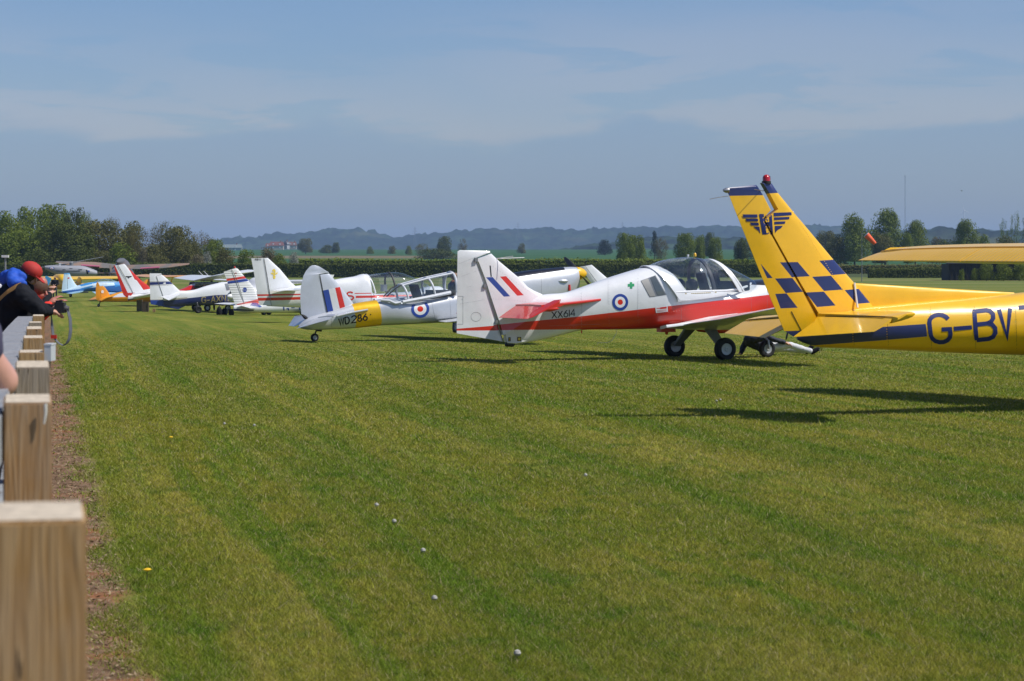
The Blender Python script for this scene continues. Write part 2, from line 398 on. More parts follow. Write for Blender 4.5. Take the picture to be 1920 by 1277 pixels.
def letters(txt, boxes, w):
    """each box: (x bottom-left, y bottom-left, x bottom-right, y bottom-right, x top-left, y top-left)"""
    out = []
    for ch, (x0, y0, x1, y1, x2, y2) in zip(txt, boxes):
        for st in GL[ch]:
            out += strip([(x0 + (x1 - x0) * a + (x2 - x0) * b, y0 + (y1 - y0) * a + (y2 - y0) * b) for a, b in st], w)
    return out
def rivets(ac, lines, objs, parent, step=5.0, size=.004, mat=None):
    bv = bvh_of(objs); mb = MB()
    for x0, y0, x1, y1 in lines:
        n = max(2, int(math.hypot(x1 - x0, y1 - y0) / step))
        for k in range(n + 1):
            d = ac.ray(x0 + (x1 - x0) * k / n, y0 + (y1 - y0) * k / n); h = bv.ray_cast(ac.eye, d)
            if h[0] is None: continue
            nn = h[1] if h[1].dot(d) < 0 else -h[1]; mb.lathe(h[0], nn, [(-.001, size), (.0015, size), (.003, size * .5)], 6)
    if mb.v: mb.build('rivets', mat or m_steel, parent)['kind'] = 'stuff'
# ================================================================ SETTING
FD = (-.1967, 1.0)                                         # fence direction on the ground, per metre of depth
def fence_x(Y): return (75 - CX) / F * Y
def grass_colour(nt, blade=False):
    """close-mown turf: mowing streaks along the fence, yellow worn patches, fresh green patches (world position)"""
    g = nt.nodes.new('ShaderNodeNewGeometry'); sp = nt.nodes.new('ShaderNodeSeparateXYZ'); lk(nt, g.outputs['Position'], sp.inputs[0])
    # rotate so one axis runs along the fence
    al = mth(nt, 'ADD', mth(nt, 'MULTIPLY', sp.outputs[0], -.193), mth(nt, 'MULTIPLY', sp.outputs[1], .981))
    ac = mth(nt, 'ADD', mth(nt, 'MULTIPLY', sp.outputs[0], .981), mth(nt, 'MULTIPLY', sp.outputs[1], .193))
    def comb(a, b, sa, sb, off=0.0):
        c = nt.nodes.new('ShaderNodeCombineXYZ'); lk(nt, mth(nt, 'MULTIPLY_ADD', a, sa, off), c.inputs[0]); lk(nt, mth(nt, 'MULTIPLY_ADD', b, sb, off), c.inputs[1]); return c.outputs[0]
    streak = nz(nt, 1.0, 4, .62, vec=comb(al, ac, .05, 1.05))
    streak2 = nz(nt, 1.0, 3, .55, vec=comb(al, ac, .10, 2.9, 7.7))
    patch = nz(nt, 1.0, 5, .62, vec=comb(al, ac, .33, .42, 3.1)); patch2 = nz(nt, 1.0, 4, .6, vec=comb(al, ac, 1.4, 1.7, 9.0))
    clump = nz(nt, 1.0, 3, .6, vec=comb(al, ac, 7.0, 8.0)); fine = nz(nt, 1.0, 3, .7, vec=comb(al, ac, 34, 40))
    c = mixc(nt, mr(nt, patch, .36, .66), (.160, .184, .018), (.240, .225, .032))
    c = mixc(nt, mth(nt, 'MULTIPLY', mr(nt, streak, .46, .66), .62), c, (.34, .30, .062))
    c = mixc(nt, mth(nt, 'MULTIPLY', mr(nt, streak2, .50, .62), .7), c, (.110, .185, .014))
    c = mixc(nt, mth(nt, 'MULTIPLY', mr(nt, patch2, .52, .66), .75), c, (.082, .152, .012))
    c = mixc(nt, mth(nt, 'MULTIPLY', mr(nt, clump, .54, .68), .60), c, (.29, .24, .055))
    c = mixc(nt, mth(nt, 'MULTIPLY', mr(nt, clump, .46, .32), .60), c, (.055, .105, .008))
    band = mth(nt, 'SINE', mth(nt, 'MULTIPLY_ADD', streak, 2.2, mth(nt, 'MULTIPLY', ac, 2 * math.pi / 2.1)))
    c = mixc(nt, mth(nt, 'MULTIPLY', mr(nt, band, -.6, .6), .28), c, (.070, .135, .012))
    line = nz(nt, 1.0, 3, .6, vec=comb(al, ac, .06, 6.0, 2.2)); c = mixc(nt, mth(nt, 'MULTIPLY', mr(nt, line, .54, .72), .38), c, (.36, .30, .085))
    if not blade: c = mixc(nt, mth(nt, 'MULTIPLY', mr(nt, fine, .60, .34), .55), c, (.050, .075, .008))
    return c, fine, sp, ac, al
def ground_material():
    m, nt, b = nt_new('airfield_ground'); b.inputs['Roughness'].default_value = .95; b.inputs['Specular IOR Level'].default_value = .1
    c, fine, sp, ac, al = grass_colour(nt)
    X, Y = sp.outputs[0], sp.outputs[1]
    wob = nz(nt, 1.3, 5, .65, vec=(lambda q: (lk(nt, mth(nt, 'MULTIPLY', ac, 1.5), q.inputs[0]), lk(nt, mth(nt, 'MULTIPLY', al, .8), q.inputs[1]), q.outputs[0])[2])(nt.nodes.new('ShaderNodeCombineXYZ')))
    # bare dirt along the fence: distance across from the fence line
    dx = mth(nt, 'ADD', X, mth(nt, 'MULTIPLY', Y, -(75 - CX) / F))
    edge = mth(nt, 'ADD', dx, mth(nt, 'MULTIPLY', mth(nt, 'SUBTRACT', wob, .5), .55))
    dirtn = nz(nt, 9, 5, .7, 'Object'); dirtc = mixc(nt, mr(nt, dirtn, .38, .62), (.105, .060, .036), (.27, .165, .10)); dirtc = mixc(nt, mth(nt, 'MULTIPLY', mr(nt, nz(nt, 2.0, 3, .6, 'Object'), .52, .66), .6), dirtc, (.32, .12, .05))
    dirtc = mixc(nt, mth(nt, 'MULTIPLY', mr(nt, fine, .58, .74), .7), dirtc, (.34, .27, .18))
    c = mixc(nt, mr(nt, edge, .48, .34), c, dirtc)
    # farther ground
    wob2 = nz(nt, .02, 4, .6, 'Object'); Yw = mth(nt, 'ADD', Y, mth(nt, 'MULTIPLY', mth(nt, 'SUBTRACT', wob2, .5), 90))
    far = mixc(nt, mr(nt, nz(nt, .012, 3, .6, 'Object'), .4, .6), (.030, .060, .020), (.042, .078, .026))
    c = mixc(nt, mr(nt, Y, 130, 330), c, mixc(nt, mr(nt, nz(nt, 1.0, 3, .6, vec=(lambda q: (lk(nt, mth(nt, 'MULTIPLY', X, .004), q.inputs[0]), lk(nt, mth(nt, 'MULTIPLY', Y, .05), q.inputs[1]), q.outputs[0])[2])(nt.nodes.new('ShaderNodeCombineXYZ'))), .40, .62), (.095, .140, .024), (.190, .185, .060)))
    crop = mixc(nt, mr(nt, nz(nt, .006, 3, .5, 'Object'), .35, .65), (.030, .085, .026), (.040, .105, .030))
    c = mixc(nt, mr(nt, Y, 402, 406), c, (.065, .085, .03)); c = mixc(nt, mr(nt, Yw, 470, 500), c, crop)
    # fallow strip across the crop, left of centre
    def band(v, a0, a1, b1, b0):
        return mth(nt, 'MULTIPLY', mr(nt, v, a0, a1), mr(nt, v, b0, b1))
    az = mth(nt, 'DIVIDE', X, Y)
    st = mth(nt, 'MULTIPLY', band(Y, 1120, 1180, 1330, 1420), mr(nt, az, -.012, -.035))
    c = mixc(nt, st, c, (.17, .135, .075))
    c = mixc(nt, mth(nt, 'MULTIPLY', band(Y, 1060, 1090, 1130, 1170), mr(nt, az, -.03, -.05)), c, (.10, .12, .035))
    c = mixc(nt, mr(nt, Y, 2450, 2600), c, (.05, .07, .03))
    c = mixc(nt, mr(nt, Y, 60, 85, .10, 0.0), c, (.02, .03, .004)); lk(nt, c, b.inputs['Base Color']); bump(nt, b, fine, .5, .02)
    return m
def build_ground():
    ys = sorted(set([-60, -40, -20, -5, 0] + [2.0 * k for k in range(1, 30)] + [60 + 6 * k for k in range(0, 60)] + [420 + 40 * k for k in range(0, 56)] + [p[0] for p in PROFILE] + [3200, 4200, 6000, 9000, 12000]))
    V, Fc = [], []; nx = 24
    for y in ys:
        half = 60 + max(0, y) * 0.75
        for i in range(nx + 1): V.append((-half + 2 * half * i / nx, y, gz(y)))
    for j in range(len(ys) - 1):
        for i in range(nx): a = j * (nx + 1) + i; Fc.append((a, a + 1, a + nx + 2, a + nx + 1))
    o = mk('ground', V, Fc, ground_material()); tag(o, 'mown grass airfield running out to crop fields', kind='structure')
build_ground()

# ---------------------------------------------------------------- far wooded hills
def hills(name, label, Y0, Y1, prof, bumpy, colr, seed, step=7.0):
    """ridge whose crest follows prof [(px, py)], wooded with rounded tree tops"""
    rg = np.random.default_rng(seed); xs0 = [p[0] for p in prof]; ys0 = [p[1] for p in prof]
    x0, x1 = (xs0[0] - CX) / F * Y1, (xs0[-1] - CX) / F * Y1; nx = int((x1 - x0) / step); nd = 26
    W = np.linspace(0, 1, nd); V = np.zeros(((nx + 1) * nd, 3)); top = np.interp([(CX + F * x / Y1) for x in np.linspace(x0, x1, nx + 1)], xs0, ys0)
    k = 0; X = np.linspace(x0, x1, nx + 1)
    fold = np.sin(X / 173.0 + seed) * .10 + np.sin(X / 71.0 + 2 * seed) * .05
    lump = rg.normal(size=(nd, nx + 1)); 
    for _ in range(1): lump = (lump + np.roll(lump, 1, 1) + np.roll(lump, -1, 1)) / 1.9
    for j, w in enumerate(W):
        s = np.clip(w, 0, 1); s = s * s * (3 - 2 * s); s = np.clip(s + fold * s * (1 - s) * 3, 0, 1.0)
        y = Y0 + (Y1 - Y0) * w; zt = EYE - (top - CY) / F * Y1; zb = -22.0
        z = zb + (zt - zb) * s + lump[j] * bumpy * (0.55 + .45 * w)
        V[j * (nx + 1):(j + 1) * (nx + 1)] = np.stack([X * (y / Y1) + rg.normal(size=nx + 1) * step * .15, np.full(nx + 1, y) + rg.normal(size=nx + 1) * 6, z], 1)
    bk = np.stack([X, np.full(nx + 1, Y1 + 500), np.full(nx + 1, -60.0)], 1); V = np.concatenate([V, bk]); nd2 = nd + 1
    idx = np.arange(nd2 * (nx + 1)).reshape(nd2, nx + 1)
    Fq = np.stack([idx[:-1, :-1], idx[:-1, 1:], idx[1:, 1:], idx[1:, :-1]], -1).reshape(-1, 4)
    m, nt, b = nt_new(name + '_woodland'); b.inputs['Roughness'].default_value = 1; b.inputs['Specular IOR Level'].default_value = 0
    c = mixc(nt, mr(nt, nz(nt, .006, 5, .65, 'Object'), .38, .64), [q * .6 for q in colr], [q * 1.9 for q in colr]); c = mixc(nt, mr(nt, nz(nt, .03, 4, .7, 'Object'), .42, .58), c, [q * .35 for q in colr]); c = mixc(nt, mth(nt, 'MULTIPLY', mr(nt, nz(nt, .0035, 2, .5, 'Object'), .60, .70), .5), c, (.13, .12, .04))
    lk(nt, c, b.inputs['Base Color'])
    o = mk(name, V.tolist(), Fq.tolist(), m, None, True, None, 180); return tag(o, label, kind='structure')
hills('wooded_hills', 'blue wooded hills along the horizon', 5200, 6000, [(150, 470), (380, 462), (415, 449), (440, 446), (470, 444), (500, 441), (530, 439), (560, 438), (590, 434), (600, 433), (625, 431.5), (650, 431), (670, 432), (690, 434), (710, 438), (730, 444), (742, 446), (760, 444), (790, 441), (830, 437), (860, 434), (900, 432), (940, 430), (980, 429.5), (1020, 428.5), (1050, 431), (1090, 432), (1130, 431), (1170, 430), (1210, 428), (1260, 427), (1300, 427), (1340, 425), (1380, 424), (1440, 423), (1520, 423), (1560, 426), (1640, 432), (1740, 434), (1800, 432), (1900, 432), (2100, 436), (2300, 446)], 3.4, (.022, .038, .014), 3)
hills('nearer_woods', 'darker belt of woodland at the foot of the hills on the right', 3000, 3300, [(1040, 472), (1080, 462), (1110, 459), (1150, 457), (1190, 450), (1240, 446), (1300, 444), (1360, 447), (1400, 449), (1500, 446), (1560, 440), (1600, 441), (1650, 440), (1700, 437), (1740, 432), (1760, 429), (1790, 428), (1830, 431), (1860, 433), (1920, 434), (2050, 438), (2200, 446)], 1.9, (.022, .038, .013), 5, 5.0)

# ---------------------------------------------------------------- foliage
def leaf_mat(name, c0, c1, trans=.25):
    m, nt, b = nt_new(name); out = nt.nodes['Material Output']; b.inputs['Roughness'].default_value = .7; b.inputs['Specular IOR Level'].default_value = .2
    n = nz(nt, 3.0, 4, .65, 'Object'); n2 = nz(nt, 40, 1, .5, 'Object')
    c = mixc(nt, mr(nt, n, .35, .65), c0, c1); c = mixc(nt, mth(nt, 'MULTIPLY', mr(nt, n2, .35, .7), .3), c, [q * .6 for q in c0])
    lk(nt, c, b.inputs['Base Color']); t = nt.nodes.new('ShaderNodeBsdfTranslucent'); lk(nt, c, t.inputs[0])
    mx = nt.nodes.new('ShaderNodeMixShader'); mx.inputs[0].default_value = trans; lk(nt, b.outputs[0], mx.inputs[1]); lk(nt, t.outputs[0], mx.inputs[2]); lk(nt, mx.outputs[0], out.inputs[0])
    return m
LM = {'green': leaf_mat('leaves_mid_green', (.110, .155, .012), (.20, .245, .027)), 'dark': leaf_mat('leaves_dark_green', (.062, .082, .012), (.120, .145, .020)),
      'fresh': leaf_mat('leaves_fresh_green', (.115, .165, .012), (.21, .25, .028)), 'olive': leaf_mat('leaves_olive', (.110, .115, .024), (.175, .165, .040)),
      'brown': leaf_mat('twigs_brown', (.145, .125, .062), (.20, .175, .088)), 'blossom': leaf_mat('blossom_white', (.22, .24, .17), (.46, .46, .40)),
      'conifer': leaf_mat('needles_dark', (.012, .026, .012), (.024, .042, .018)), 'yellow': leaf_mat('leaves_yellowish', (.12, .11, .022), (.20, .165, .035))}
m_bark = flat('bark', (.07, .055, .042), .9, .3, 8)
def crown_mesh(seed, shape, n, ls, sparse=0.0):
    """leaf clumps through an uneven crown, unit height 0..1, unit half width .5"""
    rg = np.random.default_rng(seed); lumps = []
    nl = 30 if sparse else 44
    for _ in range(nl):
        h = rg.uniform(.04, .90)
        if shape == 'round': w = .5 * math.sqrt(max(.02, 1 - ((h - .48) / .54) ** 2))
        elif shape == 'lime': w = .5 * min(1, (h / .15) ** .5) * (1 - max(0, h - .35) / .70) ** .55
        elif shape == 'spire': w = .5 * (1.02 - h) ** .9
        elif shape == 'bush': w = .5 * math.sqrt(max(.02, 1 - (h / 1.0) ** 2.2))
        else: w = .5 * (.55 + .45 * math.sin(h * 3.1))
        a = rg.uniform(0, 2 * math.pi); r = w * math.sqrt(rg.uniform(.15, 1)) * .78
        lr = (.10 if shape == 'spire' else (.15 if sparse else .175)) * rg.uniform(.75, 1.3) * (.75 + .5 * (1 - h))
        lumps.append((r * math.cos(a), r * math.sin(a), h, lr))
    lumps.append((0, 0, .90 if shape != 'bush' else .78, .10)); L = np.array(lumps)
    wts = L[:, 3] ** 2; wts /= wts.sum(); pick = rg.choice(len(L), n, p=wts)
    d = rg.normal(size=(n, 3)); d /= np.linalg.norm(d, axis=1)[:, None]
    rad = L[pick, 3] * rg.uniform(.35 if sparse else .72, 1.12, n) ** (1.0)
    c = L[pick, :3] + d * rad[:, None]; c[:, 2] = np.clip(c[:, 2], .015, 1.02)
    nrm = d + rg.normal(size=(n, 3)) * .55; nrm /= np.linalg.norm(nrm, axis=1)[:, None]
    t = np.cross(nrm, rg.normal(size=(n, 3))); t /= np.linalg.norm(t, axis=1)[:, None]; b = np.cross(nrm, t)
    s = ls * rg.uniform(.5, 1.3, n)[:, None]
    V = np.stack([c - t * s, c - b * s * .55, c + t * s, c + b * s * .55], 1).reshape(-1, 3)
    me = bpy.data.meshes.new('crown'); Fq = np.arange(4 * n).reshape(n, 4)
    me.from_pydata(V.tolist(), [], Fq.tolist()); me.materials.append(LM['green']); me.update(); return me
def trunk_mesh(seed, limbs=5):
    rg = random.Random(seed); mb = MB()
    mb.tube([(0, 0, -.05), (.01, 0, .12), (rg.uniform(-.02, .02), 0, .35), (0, 0, .85)], [.030, .024, .018, .004], 7)
    for k in range(limbs):
        a = rg.uniform(0, 6.28); h = rg.uniform(.15, .5); l = rg.uniform(.22, .38)
        mb.tube([(0, 0, h), (math.cos(a) * l * .5, math.sin(a) * l * .5, h + l * .45), (math.cos(a) * l, math.sin(a) * l, h + l * .9)], [.014, .009, .003], 5)
    me = bpy.data.meshes.new('trunk'); me.from_pydata([tuple(v) for v in mb.v], [], mb.f); me.materials.append(m_bark); me.update(); return me
CR = {'round': [crown_mesh(s, 'round', 14000, .021) for s in (1, 2, 3)], 'lime': [crown_mesh(s, 'lime', 11000, .021) for s in (4, 5)], 'spire': [crown_mesh(6, 'spire', 3500, .022)],
      'bush': [crown_mesh(s, 'bush', 6000, .026) for s in (7, 8)], 'sparse': [crown_mesh(s, 'round', 6500, .014, 1) for s in (9, 10)], 'poplar': [crown_mesh(11, 'poplar', 3000, .018, 1)]}
TR = [trunk_mesh(s) for s in (1, 2, 3)]
TN = [0]
def tree(px, ytop, ybase, wpx, Y, shape, leaf, label, group=None, name=None, cat=None):
    i = TN[0]; TN[0] += 1
    base = P(px, ybase, Y); base.z = min(base.z, gz(Y) + 1.0) if Y < 2700 else base.z
    top = EYE - (ytop - CY) / F * Y; h = top - base.z; w = wpx / F * Y
    nm = name or ('bush' if shape == 'bush' else 'tree')
    r = empty(nm, Matrix.Translation(base) @ Matrix.Rotation(i * 2.4, 4, 'Z')); tag(r, label, cat or ('bush' if shape == 'bush' else 'tree'), group)
    ms = CR[shape]; c = bpy.data.objects.new('crown', ms[i % len(ms)]); COL.objects.link(c); c.parent = r
    z0 = .0 if shape == 'bush' else .05
    c.scale = (w, w, h * (1 - z0)); c.location = (0, 0, h * z0)
    c.material_slots[0].link = 'OBJECT'; c.material_slots[0].material = LM[leaf]
    t = bpy.data.objects.new('trunk' if nm != 'bush' else 'stems', TR[i % 3]); COL.objects.link(t); t.parent = r; t.scale = (min(w, h) * 1.0, min(w, h) * 1.0, h)
    return r
# wood on the left, far to near
GW = 'trees of the wood on the left'
left = [(12, 398, 90, 420, 'round', 'green', 'mid-green tree cut by the left picture edge behind the light pole'),
 (60, 390, 78, 440, 'round', 'green', 'bright green broad tree, second from the left in the wood'), (102, 386, 76, 450, 'round', 'green', 'tallest dark olive tree rising left of the wood'),
 (140, 392, 56, 440, 'round', 'dark', 'dark upright tree beside the tallest one'), (166, 393, 46, 430, 'sparse', 'green', 'open-topped tree with sky showing through its crown'),
 (128, 420, 120, 418, 'round', 'dark', 'low dark tree mass behind the grey helicopter'), (32, 430, 100, 415, 'round', 'green', 'low green tree at far left behind the red cap'),
 (186, 414, 110, 425, 'round', 'olive', 'broad brownish-green tree in the middle of the wood'), (208, 402, 52, 450, 'sparse', 'brown', 'grey twiggy tree with thin domed crown'),
 (246, 416, 66, 440, 'round', 'olive', 'yellowish-brown round tree right of the grey twiggy tree'), (252, 422, 40, 434, 'sparse', 'yellow', 'yellow-tipped tree on the shoulder of the wood'), (286, 425, 60, 436, 'sparse', 'brown', 'brown budding tree left of the grey dome'),
 (312, 410, 72, 440, 'sparse', 'olive', 'large grey-green domed tree standing clear of its neighbours'), (330, 425, 70, 430, 'round', 'olive', 'brown-green tree under the grey dome'),
 (378, 431, 66, 440, 'sparse', 'brown', 'leafless pinkish-brown tree near the right end of the wood'), (352, 446, 60, 425, 'round', 'olive', 'dull green tree below the leafless one'),
 (402, 449, 48, 420, 'round', 'fresh', 'bright green rounded tree at the right end of the wood')]
for i, (px, yt, w, Y, sh, lf, lb) in enumerate(left): tree(px, yt, 521, w, Y, sh, lf, lb, GW)
low = [(70, 468, 90, 412, 'dark', 'dark undergrowth bush beneath the tallest trees'), (150, 462, 80, 411, 'dark', 'dark undergrowth bush behind the brown wing'), (228, 456, 66, 409, 'fresh', 'bright green bush behind the red-edged fin'),
 (190, 470, 50, 410, 'olive', 'olive bush behind the camouflaged wing'), (292, 458, 70, 411, 'olive', 'yellow-green bush below the grey domed tree'), (344, 462, 62, 410, 'olive', 'olive bush left of the blossom'), (388, 472, 26, 408, 'blossom', 'white flowering hawthorn bush at the end of the wood'),
 (268, 466, 30, 409, 'brown', 'small brown bush right of the bright green one'), (366, 478, 46, 407, 'brown', 'brown bush beside the white hawthorn'),
 (424, 466, 52, 410, 'olive', 'yellow-green bush right of the white hawthorn'), (462, 468, 50, 410, 'fresh', 'rounded green bush left of the white fleur-de-lis fin'), (503, 466, 46, 410, 'brown', 'brownish thicket behind the fleur-de-lis fin'),
 (527, 476, 40, 408, 'fresh', 'low green bush right of the fleur-de-lis fin'), (550, 474, 26, 407, 'blossom', 'last pale bush at the right end of the thicket')]
for px, yt, w, Y, lf, lb in low: tree(px, yt, 521, w, Y, 'bush', lf, lb, 'bushes along the foot of the wood')
GR = 'hedgerow trees beyond the airfield hedge'
mid = [(573, 447, 469, 30, 1500, 'round', 'olive', 'grey-green round tree beside the red-roofed houses'), (630, 455, 470, 16, 1500, 'round', 'dark', 'small dark tree at the end of the garden hedge'), (612, 459, 470, 30, 1500, 'bush', 'dark', 'dark garden hedge right of the houses'),
 (833, 443, 470, 28, 1150, 'round', 'dark', 'lone round dark tree in the field left of centre'), (868, 446, 472, 22, 1150, 'sparse', 'brown', 'leafless tree just above the red and white rudder'), (792, 455, 471, 30, 1200, 'sparse', 'olive', 'thin olive tree left of the lone round one'),
 (820, 466, 476, 90, 900, 'bush', 'dark', 'low dark field hedge left of the white rudder'), (766, 461, 471, 14, 1300, 'bush', 'green', 'small bush alone on the field edge'), (694, 462, 470, 14, 1400, 'bush', 'green', 'small bush in the field beyond the silver fin'), (735, 461, 470, 18, 1400, 'bush', 'olive', 'small olive bush above the far canopy'),
 (978, 456, 466, 18, 1500, 'bush', 'olive', 'tiny far bush above the silver nose'), (1134, 450, 464, 30, 1300, 'bush', 'conifer', 'dark bushes on the skyline of the crop field'),
 (1172, 437, 489, 36, 560, 'round', 'green', 'bright leafy tree, left part of the pair above the long spine'), (1194, 442, 488, 36, 565, 'round', 'fresh', 'duller leafy tree, right part of the pair above the long spine'),
 (1227, 432, 466, 28, 1000, 'spire', 'conifer', 'dark conifer-like tree behind the brown bare tree'), (1240, 443, 482, 32, 640, 'sparse', 'brown', 'bare brown tree left of the bubble canopy'),
 (1286, 438, 483, 44, 600, 'round', 'green', 'bright green spreading tree above the bubble canopy'), (1312, 441, 480, 26, 610, 'round', 'fresh', 'slimmer bright green tree touching the spreading one'), (1341, 445, 481, 30, 620, 'round', 'green', 'round green tree above the windscreen'),
 (1330, 437, 470, 26, 1000, 'round', 'dark', 'dull tree far behind the round green one'), (1391, 446, 480, 30, 640, 'round', 'dark', 'round tree left of the yellow fin'), (1420, 452, 478, 50, 900, 'bush', 'olive', 'pale scrub beside the yellow rudder'),
 (1548, 434, 474, 44, 800, 'round', 'olive', 'brownish wood edge right of the yellow fin'), (1570, 441, 480, 46, 620, 'bush', 'olive', 'olive thicket left of the tall lime trees'),
 (1602, 399, 478, 66, 620, 'lime', 'green', 'tall conical lime tree left of the windsock'), (1660, 392, 474, 72, 640, 'lime', 'green', 'tallest lime tree right of the windsock'), (1654, 437, 482, 46, 600, 'round', 'olive', 'brownish bush tree in front of the tallest lime'),
 (1716, 414, 470, 56, 640, 'lime', 'green', 'third lime tree beside the tall mast'), (1702, 438, 474, 26, 600, 'round', 'fresh', 'small rounded tree in front of the third lime'), (1813, 412, 468, 54, 640, 'lime', 'green', 'dark lime tree standing below the wind turbine'),
 (1756, 445, 466, 34, 700, 'bush', 'brown', 'brown scrub between the third and fourth limes'), (1776, 450, 470, 60, 680, 'bush', 'dark', 'dark scrub left of the fourth lime'), (1848, 440, 466, 34, 640, 'bush', 'fresh', 'fresh green bush right of the fourth lime'),
 (1882, 410, 466, 22, 560, 'poplar', 'fresh', 'thin pale poplar left of the taller one'), (1903, 396, 466, 26, 560, 'poplar', 'fresh', 'tall thin pale poplar near the right edge'), (1925, 404, 468, 26, 540, 'poplar', 'dark', 'dark thin tree cut by the right edge'), (1880, 443, 468, 60, 600, 'bush', 'olive', 'mixed thicket under the pale poplars'),
 (1500, 448, 478, 60, 700, 'bush', 'dark', 'scrub behind the yellow fin'), (1460, 452, 480, 60, 700, 'bush', 'green', 'green scrub behind the yellow rudder')]
for px, yt, yb, w, Y, sh, lf, lb in mid: tree(px, yt, yb, w, Y, sh, lf, lb, GR)
for i, (px, yt, w, lf, lb) in enumerate([(1850, 494, 36, 'green', 'leafy sapling clump right of the dark shed'), (1882, 492, 40, 'fresh', 'light green sapling clump under the yellow wing'), (1912, 493, 40, 'green', 'sapling clump at the right edge under the wing'), (1828, 503, 16, 'green', 'small sapling against the dark shed wall'), (1803, 505, 14, 'green', 'low shrub at the corner of the shed')]):
    tree(px, yt, 526, w, 342, 'bush', lf, lb, 'saplings beside the shed')
# hedges
def hedge(name, label, x0, x1, Y, h, th, leaf, n, ls=.16):
    """clipped hedge between pixel columns x0, x1 at depth Y"""
    rg = np.random.default_rng(int(abs(x0)) + 5); X0, X1 = (x0 - CX) / F * Y, (x1 - CX) / F * Y; g = gz(Y) - .05
    r = empty(name, Vector(((X0 + X1) / 2, Y, g))); tag(r, label, 'hedge'); Lh = (X1 - X0) / 2
    nx = max(8, int(Lh * 2 / .9)); V = []; Fc = []
    for i in range(nx + 1):
        x = -Lh + 2 * Lh * i / nx; j = lambda a: random.uniform(-a, a)
        V += [(x, -th / 2 + j(.06), 0), (x, -th / 2 * .93 + j(.10), h * .93 + j(.10)), (x, th / 2 * .93 + j(.1), h * .93 + j(.06)), (x, th / 2, 0)]
        if i: a = (i - 1) * 4; b = i * 4; Fc += [(a, b, b + 1, a + 1), (a + 1, b + 1, b + 2, a + 2), (a + 2, b + 2, b + 3, a + 3)]
    Fc += [(0, 1, 2, 3), tuple(nx * 4 + k for k in (3, 2, 1, 0))]
    mk('hedge_body', V, Fc, flat('hedge_core', (.025, .038, .014), 1.0), r, False)
    k1 = int(n * .62); x = rg.uniform(-Lh, Lh, n); y = np.where(np.arange(n) < k1, -th / 2 + rg.normal(size=n) * .06, rg.uniform(-th / 2, th / 2, n)); z = np.where(np.arange(n) < k1, rg.uniform(.05, h, n), h * .97 + rg.normal(size=n) * .09 + np.sin(x * .7) * .04 + np.sin(x * .13 + 1) * .07 + np.sin(x * .31) * .05)
    z += np.where((np.arange(n) >= k1) & (rg.uniform(size=n) < .08), rg.uniform(.1, .35, n), 0)
    c = np.stack([x, y, z], 1); nr = np.where((np.arange(n) < k1)[:, None], [0, -1, .35], [0, -.35, 1.]) + rg.normal(size=(n, 3)) * .5; nr /= np.linalg.norm(nr, axis=1)[:, None]
    t = np.cross(nr, rg.normal(size=(n, 3))); t /= np.linalg.norm(t, axis=1)[:, None]; b = np.cross(nr, t); s = ls * rg.uniform(.5, 1.3, n)[:, None]
    V = np.stack([c - t * s, c - b * s * .6, c + t * s, c + b * s * .6], 1).reshape(-1, 3)
    o = mk('hedge_leaves', V.tolist(), np.arange(4 * n).reshape(n, 4).tolist(), LM[leaf], r, False)
hedge('airfield_hedge', 'long clipped dark hedge along the far side of the airfield', -120, 1445, 402, 2.35, 1.6, 'dark', 26000)
hedge('low_hedge', 'short low hedge below the left half of the yellow wing', 1628, 1776, 392, 1.5, 1.3, 'dark', 4200)
hedge('rough_hedge', 'rough lighter hedge on the bank just beyond the clipped one', 560, 1460, 440, 2.9, 2.5, 'fresh', 9000, .22)
hedge('far_field_hedge', 'thin pale hedge behind the yellow fin', 1430, 2000, 470, 1.7, 2.0, 'olive', 7000, .2)

# ---------------------------------------------------------------- shed, houses, pylons, mast, turbine, windsock
def shed():
    Y = 352; r = empty('shed', PG(1838, Y)); tag(r, 'low dark windowless shed under the yellow wing', 'shed')
    m = flat('shed_black', (.010, .012, .012), .8, .3, 3); w = 5.2; d = 3.0; h = 2.45
    MB().box((0, 0, h / 2 - .05), (w - .05, d - .05, h / 2)).build('wall', m, r, False)
    V = [(-w - .2, -d - .2, h - .05), (w + .2, -d - .2, h - .05), (w + .2, d + .2, h + .35), (-w - .2, d + .2, h + .35)]
    mk('roof', V + [(a, b, c + .12) for a, b, c in V], [(0, 3, 2, 1), (4, 5, 6, 7), (0, 1, 5, 4), (1, 2, 6, 5), (2, 3, 7, 6), (3, 0, 4, 7)], flat('felt_roof', (.03, .03, .032), .9), r, False)
    for k in range(14): 
        x = -w + .35 + k * (2 * w - .7) / 13; MB().box((x, -d - .0, h / 2 - .08), (.03, .05, h / 2 - .05)).build('batten', flat('shed_batten', (.016, .018, .018), .8), r, False)
shed()
